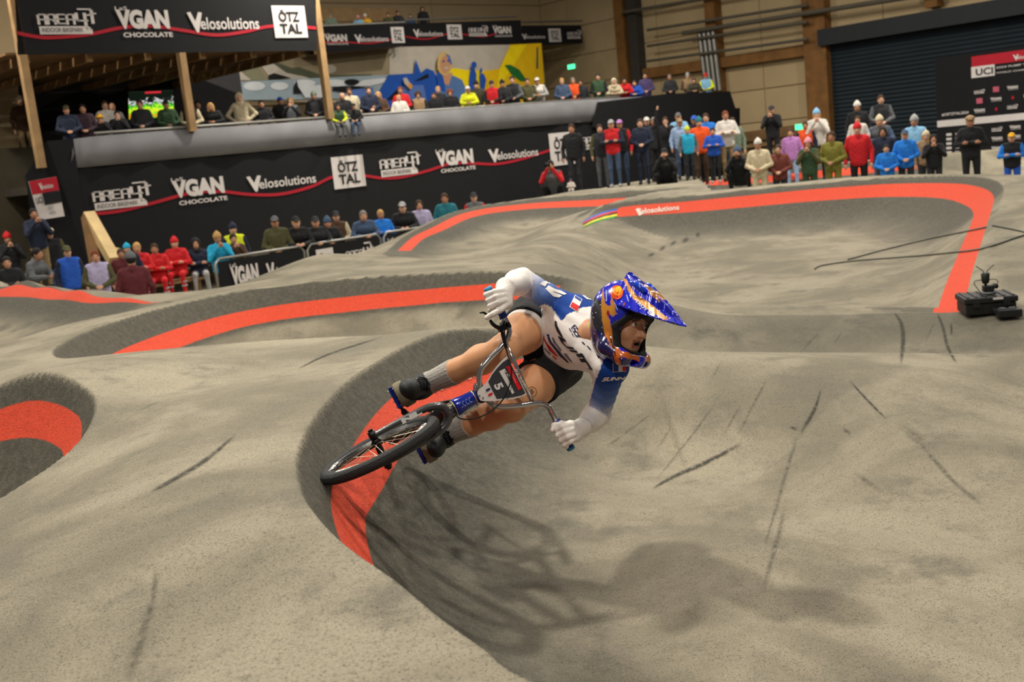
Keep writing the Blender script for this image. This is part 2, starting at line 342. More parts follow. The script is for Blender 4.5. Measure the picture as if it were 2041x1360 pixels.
redm = rampr(math_('ADD', attr('red'), math_('MULTIPLY', math_('SUBTRACT', noise(90, 2), 0.5), 0.006)), -0.003, 0.003)
redc = mixc(rampr(mid, 0.3, 0.75), '#e64f30', '#d8452c')
col = mixc(redm, col, redc)
# stone grain: light and dark specks
col = mixc(rampr(grain, 0.52, 0.68, 0.0, 0.72), col, '#35332b'); col = mixc(rampr(noise(70, 3, 0.7), 0.57, 0.70, 0.0, 0.5), col, '#45423a'); col = mixc(rampr(noise(210, 2, 0.6), 0.60, 0.74, 0.0, 0.35), col, '#d6cdb8')
LK(col, b.inputs['Base Color']); b.inputs['Roughness'].default_value = 0.82; b.inputs['Specular IOR Level'].default_value = 0.3
bp = N('ShaderNodeBump'); bp.inputs['Strength'].default_value = 0.8; bp.inputs['Distance'].default_value = 0.008
LK(math_('ADD', noise(120, 3, 0.7), math_('MULTIPLY', mid, 0.7)), bp.inputs['Height']); LK(bp.outputs[0], b.inputs['Normal'])
# ------------------------------------------------------------------ the hall
E1 = np.array([.7446, .6675, 0]); E1 /= np.linalg.norm(E1); E2 = np.array([-E1[1], E1[0], 0]); EZ = np.array([0, 0, 1.0])
def W(a, b, z): return E1 * a + E2 * b + EZ * z
def onA(px, py, b): v = ray(px, py); return CAM + v * ((b - CAM @ E2) / (v @ E2))
def onR(px, py, a): v = ray(px, py); return CAM + v * ((a - CAM @ E1) / (v @ E1))
AX = [E1, E2, EZ]
def hbox(a0, a1, b0, b1, z0, z1, mb=None):
    mb = mb or MB(); return mb.box(W((a0 + a1) / 2, (b0 + b1) / 2, (z0 + z1) / 2), (abs(a1 - a0), abs(b1 - b0), abs(z1 - z0)), AX)
m_black = mat('black_banner_cloth', '#0c0d10', 0.9, var=0.15, scale=3)
m_grey = mat('grey_fascia_cloth', '#747477', 0.9, var=0.16, scale=1.2)
m_white = mat('white_print', '#cfc9c6', 0.8, var=0.04)
m_redp = mat('red_print', '#a91328', 0.8, var=0.05)
m_wood = mat('pale_timber', '#9a7c55', 0.75, var=0.2, scale=3)
m_soff = mat('brown_plank', '#7d5f3c', 0.8, var=0.25, scale=2)
m_steel = mat('rail_steel', '#8b8a85', 0.4, 0.7, var=0.1)
m_beige = mat('beige_wall', '#ad9a78', 0.9, var=0.08, scale=0.7)
m_panel = mat('beige_panel', '#b7a27c', 0.85, var=0.06, scale=0.8)
m_col = mat('brown_glulam', '#7d5629', 0.7, var=0.25, scale=2.5)
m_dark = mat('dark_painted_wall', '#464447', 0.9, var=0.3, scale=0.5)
m_floor = mat('hall_concrete', '#5a564d', 0.9, var=0.2, scale=0.6)
m_slate = mat('slate_shutter', '#1d2830', 0.6, var=0.12, scale=1.5)

fl = MB().add([(-60, -8, -0.03), (60, -8, -0.03), (60, 75, -0.03), (-60, 75, -0.03)], [(0, 1, 2, 3)]).build('floor', m_floor); tag(fl, kind='structure')
WB, WR = 38.5, 38.5
wb = hbox(-12, WR, WB, WB + 0.3, -0.1, 14).build('wall_back', m_beige); tag(wb, kind='structure')
wr = hbox(WR, WR + 0.3, -2, WB, -0.1, 14).build('wall_right', m_beige); tag(wr, kind='structure')
# block courses of the wall behind the stand, sandwich panels of the right wall
def panels(parent, fixed, lo, hi, step, z0, z1, dz, alongA, name='wall_panel'):
    proto = None; k = 0
    c = lo
    while c < hi - 0.1:
        w = min(step, hi - c); z = z0
        while z < z1 - 0.1:
            mid = W(c + w / 2, fixed - 0.03, z + dz / 2) if alongA else W(fixed - 0.03, c + w / 2, z + dz / 2)
            if proto is None or abs(w - step) > 1e-3:
                mb = MB(); mb.box((0, 0, 0), (w - 0.03, 0.08, dz - 0.05) if alongA else (0.08, w - 0.03, dz - 0.05), AX)
                o = mb.build(name, m_panel); o.parent = parent
                if proto is None: proto = o
            else:
                o = proto.copy(); COL.objects.link(o); o.parent = parent
            o.location = mid
            z += dz
        c += w
panels(wr, WR, 5.2, 38.5, 5.25, 0.0, 13.0, 1.3, False)
panels(wb, WB, 12.0, 38.5, 6.6, 5.2, 13.0, 1.3, True)
# timber columns, rails and pipes on the right wall
def beam_on_right(px0, py0, px1, py1, a, th, mm, name):
    p = onR(px0, py0, a); q = onR(px1, py1, a); d = q - p; L = np.linalg.norm(d); t = d / L
    n = -E1; s_ = np.cross(t, n)
    return MB().box((p + q) / 2, (L, th[0], th[1]), [t, s_, n]).build(name, mm)
k = 1
for px, w in ((1247, 0.5), (1272, 0.5), (1428, 0.5), (1632, 0.95), (1866, 0.45)):
    p = onR(px, 120, WR - 0.3); b_ = p @ E2
    mm = m_col if px != 1272 else mat('grey_duct', '#3a3631', 0.7)
    o = hbox(WR - 0.55, WR - 0.05, b_ - w / 2, b_ + w / 2, 5.9 if px == 1866 else 0.0, 14).build('trim_%d' % k, mm); tag(o, kind='structure'); k += 1
for seg, a, th, mm in (((1285, 147, 1612, 99), WR - 0.3, (0.42, 0.3), m_col), ((1480, 274, 1640, 252), WR - 0.3, (0.4, 0.3), m_soff), ((1470, 285, 1645, 263), WR - 0.2, (0.5, 0.2), m_wood)):
    o = beam_on_right(*seg, a, th, mm, 'trim_%d' % k); tag(o, kind='structure'); k += 1
for (x0, y0, x1, y1, r) in ((1360, 66, 1900, -20, 0.09), (1240, 25, 1640, -42, 0.07), (1290, 60, 1610, 10, 0.06), (1290, 92, 1610, 44, 0.06), (1290, 122, 1610, 78, 0.06)):
    o = MB().tube([onR(x0, y0, WR - 0.8), onR(x1, y1, WR - 0.8)], r, 8).build('ceiling_pipe', mat('pipe_grey', '#5e584c', .6, .2))
    tag(o, {66: 'pale pipe running up over the right wall columns', 25: 'uppermost thin pipe above the exit sign wall', 60: 'second pipe strung between the brown columns', 92: 'third pipe strung between the brown columns', 122: 'lowest pipe strung between the brown columns'}[y0], 'pipe')
ct = root('conduit_bundle', onR(1404, 120, WR - 0.7))
for i in range(4):
    p = onR(1394 + i * 9, 62, WR - 0.6); q = onR(1408 + i * 9, 180, WR - 0.6)
    MB().tube([p, q], 0.10, 8).build('conduit', m_steel, ct)
tag(ct, 'bundle of grey vertical conduits beside the brown wall column', 'conduit')

# roller shutter with its housing
def sh_pt(px, py): return onR(px, py, WR - 0.25)
dz_top = sh_pt(1650, 72)[2]; b_l = sh_pt(1652, 150) @ E2; b_r = 5.7
sh = []; shf = []
n = 70
for i in range(n + 1):
    z = 0.2 + (dz_top - 0.2) * i / n
    off = 0.05 if i % 2 else 0.0
    sh += [W(WR - 0.2 - off, b_l, z), W(WR - 0.2 - off, b_r, z)]
for i in range(n): shf.append((2 * i, 2 * i + 1, 2 * i + 3, 2 * i + 2))
door = mobj('door_1', sh, shf, m_slate); tag(door, kind='structure')
hbox(WR - 0.75, WR - 0.1, b_r, b_l + 0.1, dz_top - 0.35, dz_top + 0.25).build('door_housing', mat('shutter_housing', '#1b2126', 0.6), door)
hbox(WR - 0.45, WR - 0.1, b_l, b_l + 0.28, 0, dz_top - 0.2).build('door_guide_rail', mat('guide_rail', '#56585a', 0.5, 0.4), door)

# ------------------------------------------------------------------ lettering
_txt = {}
def text2d(s, bold=0.02, shear=0.0, res=3):
    key = (s, bold, shear)
    if key in _txt: return _txt[key]
    cu = bpy.data.curves.new('t', 'FONT'); cu.body = s; cu.dimensions = '2D'; cu.fill_mode = 'BOTH'; cu.offset = bold; cu.shear = shear; cu.resolution_u = res
    ob = bpy.data.objects.new('t', cu); COL.objects.link(ob)
    bpy.context.view_layer.update()
    mm = bpy.data.meshes.new_from_object(ob.evaluated_get(bpy.context.evaluated_depsgraph_get()))
    V = np.array([v.co[:2] for v in mm.vertices]).reshape(-1, 2); Fc = [tuple(p.vertices) for p in mm.polygons]
    bpy.data.objects.remove(ob); bpy.data.meshes.remove(mm); bpy.data.curves.remove(cu)
    lo = V.min(0); hi = V.max(0); V = (V - lo) / (hi - lo)
    _txt[key] = (V, Fc, (hi[0] - lo[0]) / (hi[1] - lo[1])); return _txt[key]
def fit(V, x0, y0, x1, y1): return np.stack([x0 + V[:, 0] * (x1 - x0), y0 + V[:, 1] * (y1 - y0)], 1)
class L2:
    """2-D artwork in layers: key -> (verts, faces)"""
    def __init__(s): s.l = {}
    def add(s, key, V, Fc):
        v, f = s.l.setdefault(key, ([], [])); n = len(v); v.extend([tuple(p) for p in V]); f.extend([tuple(i + n for i in q) for q in Fc]); return s
    def text(s, key, t, x0, y0, x1, y1, bold=0.02, shear=0.0):
        V, Fc, _ = text2d(t, bold, shear); return s.add(key, fit(V, x0, y0, x1, y1), Fc)
    def rect(s, key, x0, y0, x1, y1): return s.add(key, [(x0, y0), (x1, y0), (x1, y1), (x0, y1)], [(0, 1, 2, 3)])
    def poly(s, key, pts): return s.add(key, pts, [tuple(range(len(pts)))])
    def stroke(s, key, pts, w):
        p = np.asarray(pts, float)
        for a, b in zip(p[:-1], p[1:]):
            d = b - a; d /= np.linalg.norm(d) + 1e-9; nn = np.array([-d[1], d[0]]) * w / 2; e = d * w / 2
            s.poly(key, [a - e - nn, b + e - nn, b + e + nn, a - e + nn])
        return s
    def put(s, other, x0, y0, x1, y1, remap=None):
        for kx, (v, f) in other.l.items():
            s.add((remap or {}).get(kx, kx), fit(np.array(v), x0, y0, x1, y1), f)
        return s
def logo_area():
    L = L2(); w = 0.042
    def A_(x): L.stroke('white', [(x, .40), (x, .72), (x + .035, .76), (x + .115, .76), (x + .115, .40)], w); L.stroke('white', [(x, .57), (x + .115, .57)], w)
    A_(0.03); A_(0.185); L.stroke('white', [(.30, .46), (.26, .57)], w)
    L.stroke('white', [(.455, .76), (.345, .76), (.345, .42), (.455, .42)], w); L.stroke('white', [(.345, .59), (.44, .59)], w); A_(0.50)
    L.stroke('white', [(.665, .80), (.665, .56), (.70, .53), (.83, .53)], .055); L.stroke('white', [(.805, .80), (.805, .32), (.85, .24)], .055)
    L.stroke('white', [(.72, .965), (.90, .965), (.93, .90), (.93, .44)], .055); L.stroke('white', [(.86, .74), (.985, .80)], .05)
    L.rect('white', 0.02, 0.02, 0.80, 0.32); L.rect('white', 0.80, 0.02, 0.90, 0.20)
    L.text('ink', 'INDOOR BIKEPARK', 0.06, 0.09, 0.74, 0.26, 0.0)
    return L
def logo_vgan():
    L = L2(); L.text('white', 'VGAN', 0.0, 0.27, 0.97, 0.90, 0.06); L.text('white', 'CHOCOLATE', 0.08, 0.0, 1.0, 0.16, 0.03); L.text('white', 'LaS', 0.0, 0.88, 0.22, 1.0, 0.01); return L
def logo_velo():
    L = L2(); L.poly('white', [(0, .97), (.05, 1.0), (.10, .55), (.155, 1.0), (.205, .97), (.13, 0.0), (.10, 0.0)]); L.text('white', 'elosolutions', 0.165, 0.14, 1.0, 0.74, 0.015); return L
def logo_otz():
    L = L2(); L.rect('white', 0, 0, 1, 1); L.text('ink', '\u00d6TZ', 0.17, 0.50, 0.80, 0.88, 0.03); L.text('ink', 'TAL', 0.17, 0.13, 0.83, 0.44, 0.03); return L
LOGO = dict(area=logo_area(), vgan=logo_vgan(), velo=logo_velo(), otz=logo_otz())
m_ink = mat('ink_black', '#121318', 0.85, var=0.05)
INK = dict(white=m_white, ink=m_ink, red=m_redp)
ORDER = ['red', 'white', 'ink']
def wall_art(L, frame, parent, name, mats=None):
    """frame(u, v, lift) -> world point; one child mesh per colour"""
    for kx, (v, f) in L.l.items():
        lift = 0.015 + 0.012 * (ORDER.index(kx) if kx in ORDER else 1)
        o = mobj(name, [frame(p[0], p[1], lift) for p in v], f, (mats or INK)[kx], parent)
def wave(L, pts, w, key='red'): 
    p = spline(pts, 8)
    for a, b in zip(p[:-1], p[1:]):
        L.poly(key, [(a[0], a[1] - w / 2), (b[0], b[1] - w / 2), (b[0], b[1] + w / 2), (a[0], a[1] + w / 2)])

def banner_A(name, label, b, corners, logos, wav, thick=0.03, parts_name='lettering', wscale=0.075, matc=None):
    """a cloth banner parallel to the stand front. corners: px of left-bottom, right-bottom, right-top, left-top"""
    c = [onA(x, y, b) for x, y in corners]
    r = root(name, (c[0] + c[1]) / 2)
    mb = MB(); back = [p + E2 * thick for p in c]
    mb.add(c + back, [(0, 1, 2, 3), (7, 6, 5, 4), (0, 4, 5, 1), (1, 5, 6, 2), (2, 6, 7, 3), (3, 7, 4, 0)])
    mb.build('cloth', matc or m_black, r)
    fr_ = lambda u, v, l: W(u, b - l, v)
    def az(px, py): p = onA(px, py, b); return p @ E1, p[2]
    if wav:
        L = L2(); wave(L, [az(*q) for q in wav], wscale); wall_art(L, fr_, r, 'wave_line')
    for kind, x0, yb0, x1, yt1 in logos:      # left-bottom px, right-top px
        a0, z0 = az(x0, yb0); a1, z1 = az(x1, yt1)
        L = L2(); L.put(LOGO[kind], a0, z0, a1, z1); wall_art(L, fr_, r, parts_name)
    tag(r, label, 'banner'); return r
B0 = 24.7
banner_A('sponsor_banner', 'long black sponsor banner hanging below the grey balcony fascia', B0 + 0.06, [(178, 560), (1475, 352), (1475, 215), (140, 330)],
         [('area', 187, 422, 297, 360), ('vgan', 348, 411, 445, 345), ('velo', 494, 384, 626, 338), ('otz', 666, 378, 721, 308), ('area', 758, 355, 835, 301), ('vgan', 872, 346, 942, 291), ('velo', 974, 325, 1070, 288), ('otz', 1098, 332, 1142, 262), ('area', 1160, 300, 1215, 262)],
         [(168, 427), (230, 422), (300, 406), (380, 385), (440, 382), (500, 388), (560, 387), (620, 372), (666, 352), (720, 350), (760, 355), (800, 353), (850, 341), (900, 326), (945, 326), (990, 327), (1040, 317), (1100, 298)])
banner_A('sponsor_banner', 'wide black sponsor banner across the canopy top at upper left', B0 - 0.15, [(36, 109), (632, 101), (628, -60), (26, -60)],
         [('area', 77, 70, 188, 17), ('vgan', 237, 75, 335, 14), ('velo', 377, 65, 512, 25), ('otz', 548, 76, 605, 12)],
         [(34, 66), (70, 73), (103, 75), (175, 69), (244, 55), (300, 52), (360, 60), (430, 70), (489, 63), (545, 52), (630, 56)])
GB = B0 + 8.7
banner_A('gallery_banner', 'black gallery banner nearest the canopy with chocolate logo', GB, [(634, 108), (806, 91), (804, 47), (632, 53)],
         [('vgan', 648, 90, 691, 66), ('velo', 707, 86, 772, 68), ('otz', 781, 86, 803, 54)], [(636, 86), (680, 84), (740, 86), (800, 74)], wscale=0.05)
banner_A('gallery_banner', 'black gallery banner in the middle above the mural', GB + 1.2, [(806, 91), (1041, 87), (1038, 40), (804, 47)],
         [('velo', 824, 75, 881, 58), ('otz', 892, 79, 918, 49), ('area', 934, 73, 972, 51), ('vgan', 983, 74, 1018, 50)], [(808, 73), (850, 78), (900, 67), (960, 73), (990, 66)], wscale=0.05)
banner_A('gallery_banner', 'dim black gallery banner farthest right below the wall pipes', GB + 1.9, [(1041, 92), (1162, 86), (1158, 50), (1040, 51)],
         [('velo', 1040, 79, 1085, 67), ('otz', 1094, 84, 1116, 57), ('area', 1130, 78, 1158, 60)], None)
# gallery structure
gal = root('gallery', onA(800, 100, GB + 1.5)); tag(gal, 'timber upper gallery platform behind the sponsor banners', 'gallery')
for (x0, y0, x1, y1, b) in ((628, 108, 806, 91, GB), (806, 91, 1041, 87, GB + 1.2), (1041, 92, 1162, 86, GB + 1.9)):
    p = onA(x0, y0, b); q = onA(x1, y1, b)
    MB().add([p + E2 * .05, q + E2 * .05, q + E2 * 3.2, p + E2 * 3.2, p + E2 * .05 + EZ * .2, q + E2 * .05 + EZ * .2, q + E2 * 3.2 + EZ * .2, p + E2 * 3.2 + EZ * .2], [(0, 1, 2, 3), (4, 5, 6, 7), (0, 1, 5, 4), (2, 3, 7, 6)]).build('platform', m_soff, gal)
for (x0, y0, x1, y1, b) in ((632, 52, 806, 44, GB), (806, 40, 1030, 33, GB + 1.2), (1040, 44, 1160, 42, GB + 1.9)):
    MB().tube([onA(x0, y0, b + .05), onA(x1, y1, b + .05)], 0.04, 6).build('handrail', m_steel, gal)
MB().box(onA(700, 30, GB + 3.0), (4.5, 0.2, 0.5), AX).build('ledger_beam', m_wood, gal)

# ------------------------------------------------------------------ spectator balcony
bal = root('spectator_balcony', W(21, B0 + 3, 0)); tag(bal, 'long raised spectator balcony with grey cloth fascia and steel rail', 'balcony')
def az0(px, py, b=B0): p = onA(px, py, b); return p @ E1, p[2]
top = [(146, 277), (207, 270), (350, 259), (520, 248), (700, 234), (900, 218), (1100, 203), (1195, 197), (1330, 190), (1455, 183)]
bot = [(140, 336), (207, 330), (350, 317), (520, 302), (700, 285), (900, 266), (1100, 249), (1195, 242), (1330, 236), (1466, 228)]
tp = spline(top, 6); bt = spline(bot, 6); fv = []; ff = []; nn = len(tp)
for i in range(nn):
    wob = 0.03 * math.sin(i * 1.9) + 0.02 * math.sin(i * 0.7)
    a_, z_ = az0(*tp[i]); fv.append(W(a_, B0 + 0.02, z_)); a2, z2 = az0(*bt[i]); fv.append(W((a_ + a2) / 2, B0 - 0.05 + wob, (z_ + z2) / 2)); fv.append(W(a2, B0 + wob, z2))
for i in range(nn - 1):
    for j in (0, 1): ff.append((3 * i + j, 3 * i + j + 1, 3 * i + 3 + j + 1, 3 * i + 3 + j))
fc = mobj('fascia_cloth', fv, ff, m_grey, bal, smooth=True)
md = fc.modifiers.new('solid', 'SOLIDIFY'); md.thickness = 0.02
md = None
a_l, a_r = az0(146, 277)[0], az0(1455, 183)[0]
hbox(a_l, a_r, B0 + 0.35, B0 + 7.3, 2.71, 2.91).build('deck', mat('stand_deck', '#4a443b', 0.9), bal)
zr = 3.895
MB().tube([W(a_l + 0.5, B0 + .05, zr), W(a_r - 6.0, B0 + .05, zr)], 0.035, 8).build('handrail', m_steel, bal)
for i in range(13):
    a_ = a_l + 0.6 + i * (a_r - 7 - a_l) / 12.0
    MB().tube([W(a_, B0 + .14, 2.91), W(a_, B0 + .14, zr)], 0.028, 6).build('rail_post', m_steel, bal)
# black side cloth at the left end and black cloth at the far right end
side = [onA(92, 470, B0 - .1), onA(190, 440, B0), onA(146, 280, B0), onA(90, 285, B0 + 0.6), onA(60, 345, B0 + 0.8), onA(52, 350, B0 + 1.4), onA(75, 470, B0 + 1.4)]
mobj('side_cloth', [onA(78, 540, B0 + .2), onA(185, 555, B0 - .02), onA(146, 277, B0 - .02), onA(94, 281, B0 - .02), onA(50, 350, B0 + .2)], [(0, 1, 2, 3, 4)], m_black, bal)
mobj('end_cloth', [onA(1180, 252, B0 - .1), onA(1475, 352, B0 - .1), onA(1466, 215, B0 - .1), onA(1455, 182, B0 - .1), onA(1330, 187, B0 - .1), onA(1190, 204, B0 - .1)], [(0, 1, 2, 3, 4, 5)], mat('end_cloth_black', '#101012', 0.9, var=.2, scale=1), bal)

# canopy over the left part of the balcony
can = root('canopy', W(12, B0 + 3, 2.91)); tag(can, 'timber canopy with plank ceiling over the left balcony', 'canopy')
zc = az0(330, 104)[1]
a0c, a1c = az0(36, 108)[0] - 0.2, az0(632, 101)[0]
proto = None
for i in range(10):                                           # ceiling planks, front to back
    b_ = B0 + 0.2 + i * 0.75
    if proto is None:
        proto = MB().box((0, 0, 0), (a1c - a0c, 0.66, 0.05), AX).build('ceiling_plank', m_soff); o = proto
    else: o = proto.copy(); COL.objects.link(o)
    o.parent = can; o.location = Vector(W((a0c + a1c) / 2, b_ + 0.3, zc + 0.05 + i * 0.01)) - can.location
for i in range(6):
    a_ = a0c + 0.4 + i * (a1c - a0c - 0.8) / 5
    hbox(a_ - .06, a_ + .06, B0 + 0.1, B0 + 7.4, zc - 0.16, zc + 0.02).build('joist', m_soff, can)
for (x0, y0, x1, y1, th) in ((29, -40, 71, 336, 0.16), (358, 104, 385, 262, 0.16), (628, -30, 652, 238, 0.17)):
    p = onA(x0, y0, B0 - .05); q = onA(x1, y1, B0 - .05); a_ = (p @ E1 + q @ E1) / 2
    hbox(a_ - th / 2, a_ + th / 2, B0 - .15, B0 + .03, q[2], p[2]).build('post', m_wood, can)
# wall behind the canopy, screen
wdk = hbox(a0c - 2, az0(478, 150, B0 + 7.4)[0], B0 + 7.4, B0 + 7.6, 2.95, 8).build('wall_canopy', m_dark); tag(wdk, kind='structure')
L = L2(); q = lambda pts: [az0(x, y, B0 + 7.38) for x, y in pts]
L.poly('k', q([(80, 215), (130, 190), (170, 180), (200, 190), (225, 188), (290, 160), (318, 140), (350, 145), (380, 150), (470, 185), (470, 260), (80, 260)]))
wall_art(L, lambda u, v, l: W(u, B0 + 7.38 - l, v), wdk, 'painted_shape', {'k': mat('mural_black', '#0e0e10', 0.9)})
scr = root('video_screen', onA(302, 241, B0 + 6.2)); tag(scr, 'lit video screen showing a bright green picture under the canopy', 'screen')
c = [onA(x, y, B0 + 6.2) for x, y in ((257, 238), (347, 232), (345, 179), (256, 183))]
mobj('frame', [p + E2 * .02 + (p - sum(c) / 4) * 0.05 for p in c], [(0, 1, 2, 3)], m_ink, scr)
sm = bpy.data.materials.new('screen_picture'); sm.use_nodes = True; sn = sm.node_tree; sb = sn.nodes['Principled BSDF']
st_ = sn.nodes.new('ShaderNodeTexCoord'); s1 = sn.nodes.new('ShaderNodeTexNoise'); s1.inputs['Scale'].default_value = 9; s1.inputs['Detail'].default_value = 4; s1.inputs['Distortion'].default_value = 1.0; sn.links.new(st_.outputs['Generated'], s1.inputs['Vector'])
sx = sn.nodes.new('ShaderNodeSeparateXYZ'); sn.links.new(st_.outputs['Generated'], sx.inputs[0])
sa = sn.nodes.new('ShaderNodeMath'); sa.operation = 'MULTIPLY_ADD'; sn.links.new(s1.outputs['Fac'], sa.inputs[0]); sa.inputs[1].default_value = 0.75; sn.links.new(sx.outputs[2], sa.inputs[2])
rp = sn.nodes.new('ShaderNodeValToRGB'); sn.links.new(sa.outputs[0], rp.inputs[0]); cr = rp.color_ramp
for pos, cc in ((.30, '#2fc41e'), (.48, '#f0721c'), (.55, '#37c81f'), (.68, '#e8e21c'), (.78, '#49d62a'), (.90, '#0b2411'), (1.08, '#08140c')):
    e_ = cr.elements.new(min(pos, 1.0)); e_.color = (*lin(cc), 1)
cr.elements.remove(cr.elements[0])
sn.links.new(rp.outputs[0], sb.inputs['Emission Color']); sb.inputs['Emission Strength'].default_value = 1.5; sb.inputs['Base Color'].default_value = (0.01, 0.01, 0.01, 1)
mobj('picture', c, [(0, 1, 2, 3)], sm, scr)
f2 = lambda u, v: c[0] * (1 - u) * (1 - v) + c[1] * u * (1 - v) + c[2] * u * v + c[3] * (1 - u) * v - E2 * .01
mobj('caption_bar', [f2(.36, .9), f2(.72, .9), f2(.72, .97), f2(.36, .97)], [(0, 1, 2, 3)], mat('screen_red', '#d92a3a', .5, emit='#d92a3a', estr=1.2), scr)

# murals
MW = B0 + 9.7
wm = mobj('wall_mural', [onA(476, 200, MW), onA(1084, 215, MW), onA(1076, 90, MW), onA(470, 112, MW)] + [p + E2 * .2 for p in (onA(476, 200, MW), onA(1084, 215, MW), onA(1076, 90, MW), onA(470, 112, MW))], [(0, 1, 2, 3), (1, 5, 6, 2), (7, 6, 5, 4), (3, 2, 6, 7)], mat('mural_plaster', '#b3a58c', 0.9, var=.08, scale=1)); tag(wm, kind='structure')
MC = dict(white='#b9b1a4', stone='#8d8166', yel='#e3b800', yel2='#efd400', blue='#1a4fa8', blue2='#4f6fb0', sky='#8f9ea6', green='#1f6b2a', black='#14171a', olive='#4f5340', hair='#c9a96a', skin='#c08d6a', cloud='#c9cdd0', denim='#5577ab', orange='#d9902a', sage='#7d7c62')
MMAT = {k_: mat('mural_' + k_, v_, 0.9, var=0.08, scale=2) for k_, v_ in MC.items()}
L = L2(); layer = [0]
def mp(key, pts):
    v = [az0(x, y, MW) for x, y in pts]; o = mobj('painted_shape', [W(a_, MW - 0.012 - 0.006 * layer[0], z_) for a_, z_ in v], [tuple(range(len(v)))], MMAT[key], wm); layer[0] += 1
def mell(key, cx, cy, rx, ry, n=14, rot=0.0): mp(key, [(cx + rx * math.cos(t) * math.cos(rot) - ry * math.sin(t) * math.sin(rot), cy + rx * math.cos(t) * math.sin(rot) + ry * math.sin(t) * math.cos(rot)) for t in np.arange(n) * 2 * math.pi / n])
mp('stone', [(476, 165), (775, 150), (775, 92), (470, 92)])
mp('white', [(776, 152), (1076, 160), (1070, 88), (776, 94)])
mp('sage', [(480, 140), (505, 125), (535, 160), (500, 160)]); mp('white', [(515, 125), (545, 120), (600, 150), (620, 158), (540, 158)]); mp('white', [(475, 140), (500, 160), (478, 160)])
mp('olive', [(534, 120), (545, 122), (580, 136), (595, 134), (640, 150), (740, 148), (740, 152), (620, 155), (570, 145)]); mp('black', [(534, 150), (545, 146), (580, 156), (534, 160)]); mell('white', 655, 138, 14, 9)
mp('sky', [(478, 200), (780, 196), (780, 149), (478, 163)]); mell('cloud', 505, 172, 22, 9); mell('cloud', 555, 172, 18, 8); mell('cloud', 605, 166, 22, 7); mell('cloud', 665, 166, 28, 7); mp('cloud', [(703, 172), (722, 160), (768, 156), (770, 163), (735, 172)])
mp('black', [(582, 175), (588, 160), (592, 175), (600, 187), (582, 188)]); mp('black', [(660, 174), (700, 172), (730, 175), (740, 176), (735, 190), (660, 182)]); mell('black', 698, 164, 15, 6)
mp('cloud', [(590, 172), (640, 170), (640, 195), (605, 195)]); mp('blue2', [(695, 180), (740, 175), (745, 210), (695, 210)])
mp('blue', [(735, 215), (770, 150), (822, 147), (824, 118), (835, 146), (846, 137), (860, 142), (870, 160), (885, 215)]); mp('blue2', [(800, 172), (840, 170), (850, 215), (790, 215)])
mp('black', [(821, 163), (848, 147), (851, 155), (835, 161)]); mp('black', [(765, 200), (788, 178), (792, 200)])
mp('yel2', [(865, 137), (905, 137), (928, 141), (990, 142), (990, 215), (905, 215), (880, 160)]); mp('yel', [(958, 143), (990, 138), (1012, 90), (1074, 87), (1080, 165), (1062, 215), (950, 215)]); mp('yel2', [(1012, 92), (1045, 90), (1000, 160), (985, 180), (990, 142)])
mp('green', [(1000, 131), (1012, 130), (1030, 140), (1046, 163), (1032, 163), (1014, 150)]); mp('olive', [(1064, 95), (1067, 95), (1067, 138), (1063, 138)])
mp('denim', [(868, 160), (885, 150), (898, 152), (915, 160), (924, 180), (905, 215), (865, 215)]); mp('blue', [(864, 150), (872, 142), (880, 165), (882, 185), (868, 180)]); mp('skin', [(876, 148), (896, 146), (888, 172), (880, 168)])
mell('hair', 880, 128, 15, 24); mell('skin', 881, 130, 10, 18); mp('blue2', [(880, 108), (890, 112), (895, 130), (890, 128), (886, 116)]); mell('white', 883, 137, 5, 2.4); mell('blue', 877, 123, 2.4, 2); mell('blue', 887, 122, 2.4, 2)
mell('blue', 937, 131, 5.5, 7); mp('blue', [(930, 140), (938, 137), (942, 150), (941, 185), (927, 185), (928, 155)]); mell('blue', 951, 142, 2.6, 5); mp('blue', [(948, 148), (956, 148), (961, 160), (957, 185), (950, 185)])
mp('white', [(795, 158), (802, 156), (812, 172), (808, 178), (798, 168)]); mp('orange', [(808, 165), (814, 172), (811, 180), (805, 176)])

# left end: beige wall, dark wall below
o = mobj('wall_left_end', [onA(-120, 345, B0 + 7), onA(40, 340, B0 + 7), onA(32, -60, B0 + 7), onA(-120, -60, B0 + 7)], [(0, 1, 2, 3)], m_beige); tag(o, kind='structure'); o.name = 'wall_left'
o = mobj('trim_20', [onA(-120, 152, B0 + 6.6), onA(40, 150, B0 + 6.6), onA(36, 112, B0 + 6.6), onA(-120, 113, B0 + 6.6)], [(0, 1, 2, 3)], m_soff); tag(o, kind='structure')
o = mobj('trim_21', [onA(-120, 620, B0 + 5), onA(110, 610, B0 + 5), onA(110, 292, B0 + 5), onA(-120, 300, B0 + 5)], [(0, 1, 2, 3)], mat('dark_plank_wall', '#3b3527', 0.9, var=.3, scale=1.5)); tag(o, kind='structure')
